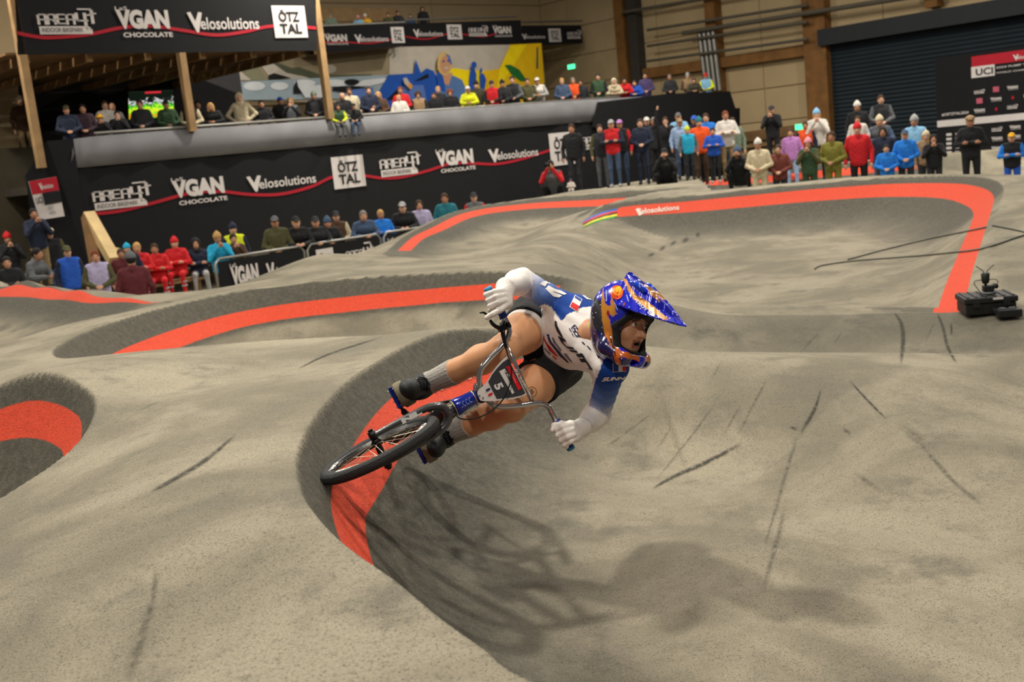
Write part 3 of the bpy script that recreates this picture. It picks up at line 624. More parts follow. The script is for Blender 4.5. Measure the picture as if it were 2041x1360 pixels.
# poster on the side cloth
po = root('event_poster', onA(100, 440, B0 - 0.3)); tag(po, 'red and white event poster hanging at the left balcony corner', 'poster')
c = [onA(x, y, B0 - .3) for x, y in ((79, 439), (129, 431), (112, 352), (57, 362))]
fr = lambda u, v, l: c[0] * (1 - u) * (1 - v) + c[1] * u * (1 - v) + c[2] * u * v + c[3] * (1 - u) * v - E2 * l
mobj('sheet', [fr(0, 0, 0), fr(1, 0, 0), fr(1, 1, 0), fr(0, 1, 0), fr(0, 0, -.03), fr(1, 0, -.03), fr(1, 1, -.03), fr(0, 1, -.03)], [(0, 1, 2, 3), (7, 6, 5, 4), (0, 4, 5, 1), (2, 6, 7, 3)], m_white, po)
L = L2(); L.rect('red', 0, .66, 1, 1); L.rect('ink', .33, .36, 1, .655); L.put(LOGO['velo'], .3, .72, .8, .92)
L.text('ink', 'UCI', .05, .42, .29, .58, .02); L.text('white', 'PUMP TRACK', .37, .53, .85, .62, .01); L.text('white', 'WORLD CHAMPIONSHIPS', .37, .41, .97, .50, .01)
L.text('grey', 'OETZ', .42, .22, .62, .30, 0); L.text('grey', 'AREA', .42, .1, .68, .18, 0)
wall_art(L, fr, po, 'print', dict(INK, grey=m_grey))
# raking timber brace
br = root('timber_brace', onA(215, 585, B0 - 2.0)); tag(br, 'pale raking timber brace propping the left balcony corner', 'timber brace')
for (x0, y0, x1, y1, w, m_) in ((176, 428, 228, 520, 0.24, m_wood), (228, 500, 252, 585, 0.26, m_wood), (172, 430, 200, 585, 0.16, m_soff)):
    p = onA(x0, y0, B0 - 1.0); q = onA(x1, y1, B0 - 2.0); t = (q - p) / np.linalg.norm(q - p); s_ = np.cross(t, -E2); s_ /= np.linalg.norm(s_); n_ = np.cross(s_, t)
    MB().box((p + q) / 2, (np.linalg.norm(q - p), w, 0.2), [t, s_, n_]).build('plank', mat('new_pine', '#c2a878', 0.7, var=.15, scale=3) if m_ is m_wood else m_soff, br)

# crowd barriers with sponsor cloths, left of the far berm
bb = Pz(440, 516, 1.1) @ E2
zt = 1.1
for i, (x0, y0, x1, y1) in enumerate(((424, 518, 606, 488), (608, 488, 758, 463), (760, 462, 905, 438))):
    p = onA(x0, y0, bb); q = onA(x1, y1, bb); a0_, a1_ = p @ E1, q @ E1
    r = root('crowd_barrier', W((a0_ + a1_) / 2, bb, 0)); tag(r, ['steel crowd barrier with black cloth nearest the red-clad medics', 'middle steel crowd barrier with black sponsor cloth', 'far crowd barrier partly hidden behind the asphalt mound'][i], 'barrier', 'crowd barriers below the balcony')
    fr_ = MB(); fr_.tube([W(a0_ + .03, bb, 0), W(a0_ + .03, bb, zt - .1), W(a0_ + .13, bb, zt), W(a1_ - .13, bb, zt), W(a1_ - .03, bb, zt - .1), W(a1_ - .03, bb, 0)], 0.03, 8); fr_.build('frame', m_steel, r, smooth=True)
    hbox(a0_ + .08, a1_ - .08, bb - .03, bb - .01, 0.12, zt - .05).build('cloth', m_black, r)
    for s_ in (a0_ + .3, a1_ - .3): hbox(s_ - .03, s_ + .03, bb - .3, bb + .3, 0, .04).build('foot', m_steel, r)
    L = L2(); wd = a1_ - a0_
    lg = [('vgan', .10, .40), ('velo', .48, .92)] if i == 0 else ([('otz', .05, .27), ('area', .42, .80)] if i == 1 else [('vgan', .0, .35), ('velo', .5, .9)])
    for kind, u0, u1 in lg:
        h = 0.62 if kind != 'velo' else 0.42
        L.put(LOGO[kind], a0_ + u0 * wd + .1, .62 - h / 2 + .05, a0_ + u1 * wd + .1, .62 + h / 2 + .05)
        wall_art(L, lambda u, v, l: W(u, bb - .03 - l, v), r, 'lettering'); L = L2()
    wave(L, [(a0_ + .1, .35), (a0_ + wd * .25, .5), (a0_ + wd * .45, .62), (a0_ + wd * .7, .45), (a1_ - .1, .55)], .04)
    wall_art(L, lambda u, v, l: W(u, bb - .03 - l, v), r, 'wave_line')

# exit signs
m_exit = mat('exit_green', '#37d67a', 0.5, emit='#4dffa0', estr=2.5)
for (x, y, a_, w, lab) in ((1140, 133, 0, .5, 'glowing green exit sign on the wall right of the mural'), (1595, 253, 1, .42, 'glowing green exit sign low beside the shutter column')):
    p = onR(x, y, WR - .12) if not a_ else onR(x, y, WR - .5)
    r = root('exit_sign', p); tag(r, lab, 'exit sign')
    MB().box(p, (w, .08, .24), [E2, E1, EZ]).build('housing', mat('sign_white', '#c8d4cc', .5), r)
    MB().box(p - E1 * .05, (w * .9, .02, .2), [E2, E1, EZ]).build('lit_face', m_exit, r)

# sponsor backdrop in front of the shutter
BA = WR - 3.0
bd = root('sponsor_backdrop', onR(1960, 345, BA)); tag(bd, 'tall black sponsor backdrop with red top band at far right', 'backdrop')
tl = onR(1863, 116, BA); zt_ = tl[2]; b_l2 = tl @ E2; z0_ = 0.4
hbox(BA, BA + .06, 6.0, b_l2, z0_, zt_).build('cloth', m_black, bd)
def fb(u, v, l): return W(BA - l, u, v)
def bz(px, py): p = onR(px, py, BA); return p @ E2, p[2]
L = L2()
b0_, zz0 = bz(1937, 134); b1_, zz1 = bz(1937, 113); L.rect('red', 6.2, zz0, b0_, zz1)
def mir(kind, x0, y0, x1, y1, remap=None):     # px left-bottom / right-top
    a_, z_ = bz(x0, y0); c_, d_ = bz(x1, y1); l_ = L2(); l_.put(LOGO[kind], a_, z_, c_, d_, remap); wall_art(l_, fb, bd, 'logo')
mir('velo', 2020, 121, 2075, 102)
a_, z_ = bz(1937, 156); c_, d_ = bz(1983, 128); L.rect('white', a_, z_, c_, d_); a_, z_ = bz(1946, 151); c_, d_ = bz(1980, 133); L.text('ink', 'UCI', a_, z_, c_, d_, .02)
a_, z_ = bz(1986, 137); c_, d_ = bz(2075, 122); L.text('white', '2024 PUMP TRACK', a_, z_, c_, d_, .01); a_, z_ = bz(1986, 147); c_, d_ = bz(2085, 132); L.text('white', 'WORLD CHAMPIONSHIPS', a_, z_, c_, d_, .01)
for r_, row in enumerate((('area', 'x', 'vgan', 'x'), ('x', 'vgan', 'd', 'area'), ('vgan', 'd', 'area', 'x'))):
    for cidx, kx in enumerate(row):
        x = 1942 + cidx * 33; y = 188 + r_ * 19 - cidx * 4
        if kx == 'x': a_, z_ = bz(x + 5, y); c_, d_ = bz(x + 17, y - 12); L.rect('pink', a_, z_, c_, d_)
        elif kx == 'd': a_, z_ = bz(x + 8, y); c_, d_ = bz(x + 14, y - 9); L.poly('red', [(a_, (z_ + d_) / 2), ((a_ + c_) / 2, z_), (c_, (z_ + d_) / 2), ((a_ + c_) / 2, d_)])
        else: mir(kx, x, y, x + 22, y - 11)
a_, z_ = bz(1869, 254); a2_, z2_ = bz(1869, 241); L.rect('white', 6.2, z_, a_, z2_)
a_, z_ = bz(1878, 232); c_, d_ = bz(1931, 221); L.text('white', '#OETZTAL2024', a_, z_, c_, d_, .02)
for i in range(5):
    a_, z_ = bz(1887, 271 + i * 9); c_, d_ = bz(1913, 264 + i * 9); L.text('white', ('HOTEL', 'BIKES', 'SKI', 'RADIO', 'PARK')[i], a_ - .3, z_, c_, d_, .01); L.rect('white', a_, z_, a_ - .18, d_)
for r_ in range(3):
    for cidx in range(4):
        x = 1977 + cidx * 36; y = 263 + r_ * 19 - cidx * 4
        mir(('area', 'vgan', 'vgan')[(r_ + cidx) % 3], x, y, x + 22, y - 11)
wall_art(L, fb, bd, 'print', dict(INK, pink=mat('pink_print', '#b5566a', .8)))
# ------------------------------------------------------------------ smooth bodies: distance fields turned into meshes
def sd_cone(p, a, b, ra, rb):
    """round cone from a to b"""
    a = np.asarray(a, float); b = np.asarray(b, float); ba = b - a; L2_ = ba @ ba + 1e-12
    t = np.clip(((p - a) @ ba) / L2_, 0, 1)
    d = p - a - t[:, None] * ba
    return np.sqrt((d * d).sum(1)) - (ra + (rb - ra) * t)
def sd_ell(p, c, ax, r):
    """ellipsoid, axes as rows"""
    q = (p - np.asarray(c)) @ np.asarray(ax).T; r = np.asarray(r, float)
    k0 = np.sqrt(((q / r) ** 2).sum(1)); k1 = np.sqrt(((q / (r * r)) ** 2).sum(1)) + 1e-9
    return k0 * (k0 - 1) / k1
def sd_box(p, c, ax, h, rr=0.0):
    q = np.abs((p - np.asarray(c)) @ np.asarray(ax).T) - (np.asarray(h, float) - rr)
    return np.sqrt((np.maximum(q, 0) ** 2).sum(1)) + np.minimum(q.max(1), 0) - rr
def smin(a, b, k):
    h = np.clip(0.5 + 0.5 * (b - a) / k, 0, 1); return b + (a - b) * h - k * h * (1 - h)
def usm(ds, k):
    o = ds[0]
    for d in ds[1:]: o = smin(o, d, k)
    return o
def surf(fn, lo, hi, h):
    """naive surface nets"""
    lo = np.asarray(lo, float); n = np.maximum(((np.asarray(hi) - lo) / h).astype(int) + 2, 3)
    g = np.stack(np.meshgrid(*[np.arange(k) for k in n], indexing='ij'), -1).reshape(-1, 3)
    v = np.empty(len(g))
    for a in range(0, len(g), 250000): v[a:a + 250000] = fn(lo + g[a:a + 250000] * h)
    v = v.reshape(n); ins = v < 0
    c = n - 1; acc = np.zeros((*c, 3)); cnt = np.zeros(c)
    off = [(0, 0, 0), (1, 0, 0), (0, 1, 0), (1, 1, 0), (0, 0, 1), (1, 0, 1), (0, 1, 1), (1, 1, 1)]
    sl = lambda o: tuple(slice(o[i], o[i] + c[i]) for i in range(3))
    for i in range(8):
        for j in range(i + 1, 8):
            d = np.subtract(off[j], off[i])
            if np.abs(d).sum() != 1: continue
            va, vb = v[sl(off[i])], v[sl(off[j])]; cr = (va < 0) != (vb < 0)
            t = np.where(cr, va / np.where(cr, va - vb, 1), 0)
            acc += np.where(cr[..., None], np.asarray(off[i]) + t[..., None] * d, 0); cnt += cr
    m_ = cnt > 0; idx = -np.ones(c, int); idx[m_] = np.arange(m_.sum())
    base = np.stack(np.meshgrid(*[np.arange(k) for k in c], indexing='ij'), -1)
    V = lo + (base[m_] + acc[m_] / cnt[m_][:, None]) * h
    Fs = []
    for ax in range(3):
        o1, o2 = [a for a in range(3) if a != ax]
        s0 = [slice(None)] * 3; s1 = [slice(None)] * 3
        s0[ax] = slice(0, n[ax] - 1); s1[ax] = slice(1, n[ax])
        for o in (o1, o2): s0[o] = slice(1, n[o] - 1); s1[o] = slice(1, n[o] - 1)
        A_, B_ = ins[tuple(s0)], ins[tuple(s1)]; cr = np.argwhere(A_ != B_)
        if not len(cr): continue
        e = cr.copy(); e[:, o1] += 1; e[:, o2] += 1
        def cell(d1, d2):
            q = e.copy(); q[:, o1] += d1; q[:, o2] += d2; return idx[q[:, 0], q[:, 1], q[:, 2]]
        quad = np.stack([cell(-1, -1), cell(0, -1), cell(0, 0), cell(-1, 0)], 1)
        fl_ = A_[A_ != B_]
        if ax == 1: fl_ = ~fl_
        quad[~fl_] = quad[~fl_][:, ::-1]
        Fs.append(quad)
    return V, np.vstack(Fs)
def fast_obj(name, V, Fq, material=None, parent=None, smooth=True, origin=None):
    """mesh object from arrays of verts and quads"""
    me = bpy.data.meshes.new(name); org = np.zeros(3)
    if parent is not None: org = np.array(parent.get('_org', (0, 0, 0)))
    elif origin is not None: org = np.asarray(origin, float)
    Fq = np.asarray(Fq, np.int32); me.vertices.add(len(V)); me.vertices.foreach_set('co', (V - org).ravel())
    k = Fq.shape[1]
    me.loops.add(Fq.size); me.loops.foreach_set('vertex_index', Fq.ravel()); me.polygons.add(len(Fq))
    me.polygons.foreach_set('loop_start', np.arange(0, Fq.size, k, dtype=np.int32)); me.polygons.foreach_set('loop_total', np.full(len(Fq), k, np.int32))
    me.update(calc_edges=True); me.polygons.foreach_set('use_smooth', np.full(len(Fq), smooth))
    o = bpy.data.objects.new(name, me); COL.objects.link(o)
    if material: me.materials.append(material)
    if parent is not None: o.parent = parent
    else: o.location = org
    o['_org'] = [float(x) for x in org]
    return o
def vcol(o, cols):
    at = o.data.attributes.new('Col', 'FLOAT_COLOR', 'POINT')
    c = np.ones((len(cols), 4)); c[:, :3] = cols; at.data.foreach_set('color', c.ravel().astype(np.float32))
def vmat(name, rough=0.6, spec=0.4, coat=0.0, specks=False, var=0.06, bump=0.0, bscale=60, sss=0.0):
    M = bpy.data.materials.new(name); M.use_nodes = True; nt = M.node_tree; b = nt.nodes['Principled BSDF']
    at = nt.nodes.new('ShaderNodeAttribute'); at.attribute_name = 'Col'; out = at.outputs['Color']
    tc = nt.nodes.new('ShaderNodeTexCoord'); nz = nt.nodes.new('ShaderNodeTexNoise'); nz.inputs['Scale'].default_value = 25; nt.links.new(tc.outputs['Object'], nz.inputs['Vector'])
    mr = nt.nodes.new('ShaderNodeMapRange'); mr.inputs[3].default_value = 1 - var; mr.inputs[4].default_value = 1 + var; nt.links.new(nz.outputs['Fac'], mr.inputs[0])
    mx = nt.nodes.new('ShaderNodeVectorMath'); mx.operation = 'SCALE'; nt.links.new(out, mx.inputs[0]); nt.links.new(mr.outputs[0], mx.inputs['Scale']); out = mx.outputs[0]
    if specks:
        vo = nt.nodes.new('ShaderNodeTexVoronoi'); vo.inputs['Scale'].default_value = 55; nt.links.new(tc.outputs['Object'], vo.inputs['Vector'])
        r2 = nt.nodes.new('ShaderNodeMapRange'); r2.inputs[1].default_value = 0.15; r2.inputs[2].default_value = 0.11; nt.links.new(vo.outputs['Distance'], r2.inputs[0])
        sp = nt.nodes.new('ShaderNodeSeparateColor'); nt.links.new(at.outputs['Color'], sp.inputs[0])
        gt = nt.nodes.new('ShaderNodeMath'); gt.operation = 'GREATER_THAN'; nt.links.new(sp.outputs[2], gt.inputs[0]); nt.links.new(sp.outputs[0], gt.inputs[1])
        ml = nt.nodes.new('ShaderNodeMath'); ml.operation = 'MULTIPLY'; nt.links.new(r2.outputs[0], ml.inputs[0]); nt.links.new(gt.outputs[0], ml.inputs[1])
        mc = nt.nodes.new('ShaderNodeMix'); mc.data_type = 'RGBA'; nt.links.new(ml.outputs[0], mc.inputs[0]); nt.links.new(out, mc.inputs[6]); mc.inputs[7].default_value = (.9, .8, .9, 1); out = mc.outputs[2]
    nt.links.new(out, b.inputs['Base Color']); b.inputs['Roughness'].default_value = rough; b.inputs['Specular IOR Level'].default_value = spec
    if coat: b.inputs['Coat Weight'].default_value = coat; b.inputs['Coat Roughness'].default_value = 0.04
    if sss: b.inputs['Subsurface Weight'].default_value = sss; b.inputs['Subsurface Radius'].default_value = (0.01, 0.004, 0.002); b.inputs['Subsurface Scale'].default_value = 0.5
    if bump:
        bp = nt.nodes.new('ShaderNodeBump'); bp.inputs['Strength'].default_value = bump; bp.inputs['Distance'].default_value = 0.01
        n2 = nt.nodes.new('ShaderNodeTexNoise'); n2.inputs['Scale'].default_value = bscale; n2.inputs['Detail'].default_value = 3; nt.links.new(tc.outputs['Object'], n2.inputs['Vector'])
        nt.links.new(n2.outputs['Fac'], bp.inputs['Height']); nt.links.new(bp.outputs[0], b.inputs['Normal'])
    return M
def pip2(x, y, poly): return pip(np.asarray(x, float), np.asarray(y, float), np.asarray(poly, float))
def projv(V):
    q = V - CAM; d = q @ CF; return CX + F_PX * (q @ CR) / d, CY - F_PX * (q @ CU) / d
def bvh_of(o):
    me = o.data; org = np.array(o['_org']); vs = np.empty(len(me.vertices) * 3); me.vertices.foreach_get('co', vs); vs = vs.reshape(-1, 3) + org
    return BVHTree.FromPolygons([Vector(v) for v in vs], [tuple(p.vertices) for p in me.polygons])
def subdivide_tris(V, Fs, maxlen):
    """2-D triangles split until edges are short, so prints follow curved cloth"""
    V = [tuple(v) for v in V]; T = []
    for f in Fs:
        for i in range(1, len(f) - 1): T.append((f[0], f[i], f[i + 1]))
    for _ in range(7):
        out = []; cache = {}; done = True
        def midp(i, j):
            k = (min(i, j), max(i, j))
            if k not in cache: V.append(((V[i][0] + V[j][0]) / 2, (V[i][1] + V[j][1]) / 2)); cache[k] = len(V) - 1
            return cache[k]
        el = lambda i, j: math.hypot(V[i][0] - V[j][0], V[i][1] - V[j][1])
        mark = set()
        for a, b, c in T:
            for i, j in ((a, b), (b, c), (c, a)):
                if el(i, j) > maxlen: mark.add((min(i, j), max(i, j)))
        if not mark: break
        for a, b, c in T:
            e = [(min(i, j), max(i, j)) in mark for i, j in ((a, b), (b, c), (c, a))]
            if not any(e): out.append((a, b, c)); continue
            L_ = [el(a, b), el(b, c), el(c, a)]; k = int(np.argmax([l if m_ else -1 for l, m_ in zip(L_, e)]))
            tri = [(a, b, c), (b, c, a), (c, a, b)][k]; m_ = midp(tri[0], tri[1]); out += [(tri[0], m_, tri[2]), (m_, tri[1], tri[2])]
        T = out
    return V, T
def decal(name, V, Fs, quad, bvhs, material, parent, lift=0.0025, maxpx=4.0):
    """flat print (unit square art) wrapped onto a surface; quad = photo corners BL BR TR TL"""
    q = [np.array(c, float) for c in quad]
    V = [(q[0] * (1 - u) * (1 - v) + q[1] * u * (1 - v) + q[2] * u * v + q[3] * (1 - u) * v) for u, v in V]
    V, T = subdivide_tris(V, Fs, maxpx)
    pts = []; ok = []
    for x, y in V:
        d = ray(x, y); d = d / np.linalg.norm(d); best = None
        for bv in bvhs:
            h = bv.ray_cast(Vector(CAM), Vector(d))
            if h[0] is not None and (best is None or h[3] < best[3]): best = h
        if best is None: pts.append((0, 0, 0)); ok.append(False)
        else:
            n = best[1] if best[1].dot(Vector(d)) < 0 else -best[1]
            pts.append(tuple(best[0] + n * lift)); ok.append(True)
    T = [t for t in T if all(ok[i] for i in t) and max((Vector(pts[t[i]]) - Vector(pts[t[(i + 1) % 3]])).length for i in range(3)) < 0.06]
    used = sorted({i for t in T for i in t}); mp_ = {u: k for k, u in enumerate(used)}
    if not T: return None
    return mobj(name, [pts[i] for i in used], [tuple(mp_[i] for i in t) for t in T], material, parent)
UNIT = [(0, 0), (1, 0), (1, 1), (0, 1)]
# ------------------------------------------------------------------ the rider
J = lambda x, y, d: P(x, y, d)
hipR, hipL = J(1072, 634, 4.78), J(1112, 724, 4.78)
kneeR, kneeL = J(1006, 696, 4.38), J(1020, 811, 4.42)
ankR, ankL = J(854, 764, 4.62), J(898, 864, 4.70)
shR, shL = J(1150, 626, 4.50), J(1218, 730, 4.30)
elR, elL = J(1040, 560, 4.54), J(1192, 826, 4.56)
wrR, wrL = J(1008, 573, 4.27), J(1160, 853, 4.37)
neck0 = J(1178, 668, 4.38); pel = (hipR + hipL) / 2
def cam_vec(x, y, z): return CR * x + CU * y - CF * z                # right, up, toward the viewer
U0 = cam_vec(.88, .475, 0); F0 = cam_vec(-.20, -.09, .975); F0 = F0 - U0 * (F0 @ U0); F0 /= np.linalg.norm(F0); U0 /= np.linalg.norm(U0); RR0 = np.cross(F0, U0)
hf = cam_vec(.72, -.15, .67); hf /= np.linalg.norm(hf); hu = cam_vec(.25, .95, .10); hu -= hf * (hu @ hf); hu /= np.linalg.norm(hu); hr = np.cross(hf, hu)
HC = J(1236, 651, 4.26); HAX = np.array([hr, hf, hu])
def HL(x, y, z): return HC + hr * x + hf * y + hu * z

def legs(p, grow=0.0):
    ds = []
    for hip, kn, an in ((hipR, kneeR, ankR), (hipL, kneeL, ankL)):
        sh = kn + (an - kn) * 0.30 - F0 * 0.024
        ds.append(usm([sd_cone(p, hip, hip + (kn - hip) * .55, .098 + grow, .082 + grow), sd_cone(p, hip + (kn - hip) * .45, kn, .085 + grow, .057 + grow), sd_cone(p, kn + F0 * .012, kn + F0 * .012, .05 + grow, .05 + grow),
                       sd_cone(p, kn, sh, .051 + grow, .058 + grow), sd_cone(p, sh, kn + (an - kn) * .72, .057 + grow, .040 + grow), sd_cone(p, kn + (an - kn) * .6, an, .042 + grow, .035 + grow), sd_cone(p, kn + (an - kn) * .12 + F0 * .012, an + F0 * .008, .036 + grow, .030 + grow)], 0.03))
    return ds
def headsd(p):
    e = lambda x, y, z, rx, ry, rz: sd_ell(p, HL(x, y, z), HAX, (rx, ry, rz))
    d = usm([e(0, -.01, .035, .074, .095, .095), e(0, .02, -.03, .062, .075, .085), e(0, .045, -.075, .038, .042, .034)], .035)
    d = usm([d, e(.036, .068, -.022, .024, .022, .024), e(-.036, .068, -.022, .024, .022, .024)], .02)         # cheeks
    d = smin(d, sd_cone(p, HL(-.035, .083, .036), HL(.035, .083, .036), .012, .012), .02)                      # brow
    d = smin(d, sd_cone(p, HL(0, .092, .026), HL(0, .116, -.020), .007, .0125), .012)                          # nose
    d = usm([d, sd_cone(p, HL(.012, .098, -.024), HL(.012, .098, -.024), .009, .009), sd_cone(p, HL(-.012, .098, -.024), HL(-.012, .098, -.024), .009, .009)], .008)
    d = usm([d, sd_cone(p, HL(-.018, .088, -.045), HL(.018, .088, -.045), .0065, .0065), sd_cone(p, HL(-.016, .084, -.066), HL(.016, .084, -.066), .007, .007)], .010)   # lips
    for s in (-1, 1):
        d = np.maximum(d, -sd_cone(p, HL(.032 * s, .097, .018), HL(.032 * s, .097, .018), .014, .014))           # eye sockets
    d = np.maximum(d, -sd_ell(p, HL(0, .096, -.055), HAX, (.017, .02, .006)))                                  # open mouth
    return d
def body(p):
    lg = legs(p)
    to = usm([sd_cone(p, hipR, shR + (neck0 - shR) * .4, .058, .06), sd_cone(p, hipL, J(1192, 688, 4.40), .045, .045), sd_cone(p, pel, neck0, .07, .062)], .04)
    ar = [usm([sd_cone(p, s, e, .042, .034), sd_cone(p, e, w, .034, .026)], .03) for s, e, w in ((shR, elR, wrR), (shL, elL, wrL))]
    nk = sd_cone(p, neck0, HL(0, -.02, -.03), .060, .055)
    return usm([to, lg[0], lg[1], ar[0], ar[1], nk], .03)
allp = np.array([hipR, hipL, kneeR, kneeL, ankR, ankL, shR, shL, elR, elL, wrR, wrL, neck0])
V, Fq = surf(lambda p: smin(body(p), headsd(p), .02), np.minimum(allp.min(0) - .13, HC - .2), np.maximum(allp.max(0) + .13, HC + .2), 0.0066)
SK = np.array(lin('#d29a70'))
px, py = projv(V); L_ = (V - HC) @ HAX.T
cols = np.tile(SK, (len(V), 1))
hd = np.linalg.norm(V - HC, axis=1) < .16
cols[hd] = np.array(lin('#c28d6b'))  # head skin painted darker, putting the visor's shade into the colour
lipm = hd & (np.abs(L_[:, 0]) < .026) & (L_[:, 1] > .075) & (L_[:, 2] < -.040) & (L_[:, 2] > -.073); cols[lipm] = np.array(lin('#8a4c40'))
mou = hd & (np.abs(L_[:, 0]) < .02) & (L_[:, 1] > .06) & (L_[:, 2] < -.050) & (L_[:, 2] > -.061); cols[mou] = np.array(lin('#1c0f0d'))
for s in (-1, 1):
    bm_ = hd & (np.abs(L_[:, 0] - .034 * s) < .022) & (np.abs(L_[:, 2] - .040) < .005) & (L_[:, 1] > .06); cols[bm_] = np.array(lin('#4a3020'))
m_skin = vmat('rider_skin', 0.5, 0.4, sss=0.1, var=0.08)
rider = fast_obj('person', V, Fq, m_skin, origin=pel); vcol(rider, cols)
tag(rider, 'leaning bike racer in white and blue jersey, black shorts and blue full-face helmet', 'person')
for s in (-1, 1):
    bm = bmesh.new(); bmesh.ops.create_uvsphere(bm, u_segments=14, v_segments=10, radius=.0125)
    c = HL(.032 * s, .0835, .018)
    eb = mobj('eye', [np.array(v.co) + c for v in bm.verts], [[v.index for v in f.verts] for f in bm.faces], mat('eye_white', '#c9bdb2', .3), rider, True); bm.free()
    gz = hf * .85 + hr * (-.05); gz /= np.linalg.norm(gz)
    MB().tube([c + gz * .0105, c + gz * .0132], [.0062, .0048], 12).build('iris', mat('iris_brown', '#2a1a10', .2), eb)
    eb2 = MB().tube([HL(.032 * s - .017, .087, .027), HL(.032 * s - .008, .0965, .031), HL(.032 * s + .008, .0965, .031), HL(.032 * s + .017, .087, .027)], [.002, .0035, .0035, .002], 6).build('eyelid', mat('eyelid_skin', '#7a5038', .6), rider, True)

# jersey
def torso(p, g=0.0):
    cR = shR + (neck0 - shR) * .35 + (pel - shR) * .08
    return usm([sd_cone(p, hipR + (cR - hipR) * .56, cR, .093 + g, .098 + g), sd_cone(p, J(1119, 698, 4.66), J(1192, 700, 4.38), .076 + g, .088 + g), sd_cone(p, pel + (neck0 - pel) * .42, neck0 + (pel - neck0) * .12, .092 + g, .085 + g),
                sd_cone(p, shR, shL, .066 + g, .066 + g)], .05)
def sleeve(p, s, e, w, g=0.0):
    return usm([sd_cone(p, s, e, .060 + g, .048 + g), sd_cone(p, e, e + (w - e) * .35, .048 + g, .046 + g), sd_cone(p, e + (w - e) * .35, w, .046 + g, .034 + g)], .03)
def wrinkle(p, n, f, a): 
    return a * np.sin(p @ n * f + 1.3 * np.sin(p @ np.array([31., 17., 23.])))
def jersey(p):
    w1 = wrinkle(p, cam_vec(.5, .8, .2), 95., .0016)
    d = usm([torso(p) + w1, sleeve(p, shR, elR, wrR) + wrinkle(p, (elR - shR), 330., .0016), sleeve(p, shL, elL, wrL) + wrinkle(p, (elL - shL), 330., .0016)], .035)
    for w, e in ((wrR, elR), (wrL, elL)):
        ax = (w - e) / np.linalg.norm(w - e); near = np.linalg.norm(p - w, axis=1) < .09
        d = np.where(near, np.maximum(d, (p - w) @ ax - .0), d)
    nx = (HC - neck0) / np.linalg.norm(HC - neck0)
    d = np.maximum(d, -np.maximum(sd_cone(p, neck0 - nx * .02, HC, .054, .056), -((p - neck0) @ nx) - .01))     # neck hole
    ha = (neck0 - pel) / np.linalg.norm(neck0 - pel)
    return np.maximum(d, -((p - pel) @ ha) + .10)
jp = np.array([hipR, hipL, shR, shL, elR, elL, wrR, wrL, neck0])
V, Fq = surf(jersey, jp.min(0) - .12, jp.max(0) + .12, 0.0062)
def armparam(V, s, e, w):
    l1 = np.linalg.norm(e - s); l2 = np.linalg.norm(w - e)
    t1 = np.clip((V - s) @ (e - s) / l1 ** 2, 0, 1); d1 = np.linalg.norm(V - s - t1[:, None] * (e - s), axis=1)
    t2 = np.clip((V - e) @ (w - e) / l2 ** 2, 0, 1); d2 = np.linalg.norm(V - e - t2[:, None] * (w - e), axis=1)
    return np.where(d1 < d2, t1 * l1, l1 + t2 * l2), np.minimum(d1, d2)
tR, dR = armparam(V, shR, elR, wrR); tL, dL = armparam(V, shL, elL, wrL)
blue = np.array(lin('#0d3f95')); mid_ = np.array(lin('#5f7cb8')); wht = np.array(lin('#eee9e5'))
px, py = projv(V)
cols = np.tile(wht, (len(V), 1))
BR_ = [(1020, 500), (1090, 560), (1140, 576), (1188, 596), (1192, 648), (1160, 643), (1120, 642), (1108, 626), (1099, 612), (1085, 606), (1060, 620), (990, 590)]       # right sleeve outline in the photo
BL_ = [(1212, 690), (1194, 744), (1186, 760), (1150, 900), (1260, 900), (1275, 690), (1225, 676)]
inR = pip2(px, py, BR_) & (dR < .11); inL = pip2(px, py, BL_) & (dL < .12)
def grad(t, l0, l1):
    f = np.clip((t - l0) / (l1 - l0), 0, 1)[:, None]
    return np.where(f < .5, blue + (mid_ - blue) * f * 2, mid_ + (wht - mid_) * (f * 2 - 1))
lR = np.linalg.norm(elR - shR); lL = np.linalg.norm(elL - shL)
cols[inR] = grad(tR, lR * .30, lR * 1.0)[inR]; cols[inL] = grad(tL, lL * .12, lL * .98)[inL]
m_jersey = vmat('jersey_cloth', 0.75, 0.25, var=0.03, bump=0.25, bscale=35)
je = fast_obj('jersey', V, Fq, m_jersey, rider); vcol(je, cols)
bj = bvh_of(je)
m_pw = mat('jersey_white_print', '#e6e2de', .7, var=.02); m_pk = mat('jersey_black_print', '#17151f', .7, var=.02); m_pr = mat('jersey_red_print', '#d4121c', .7, var=.02); m_pb = mat('jersey_blue_print', '#153f92', .7, var=.02); m_pg = mat('jersey_grey_print', '#6d6775', .7); m_py = mat('collar_yellow', '#c7c23a', .7); m_navy = mat('jersey_navy_print', '#1d2452', .7)
z1 = lambda x, y: (1060 + x / 12.006, 640 + y / 12.006)
def dq(name, pts, m_, par=je, bv=None, **k): return decal(name, UNIT, [(0, 1, 2, 3)], [z1(*q) for q in pts], bv or [bj], m_, par, **k)
def dpoly(name, pts, m_, par, bvs, **k):
    p_ = np.array(pts, float); lo = p_.min(0); hi = p_.max(0); u = (p_ - lo) / (hi - lo)
    return decal(name, [tuple(q) for q in u], [tuple(range(len(u)))], [(lo[0], lo[1]), (hi[0], lo[1]), (hi[0], hi[1]), (lo[0], hi[1])], bvs, m_, par, **k)
Z = lambda pts: [z1(*q) for q in pts]
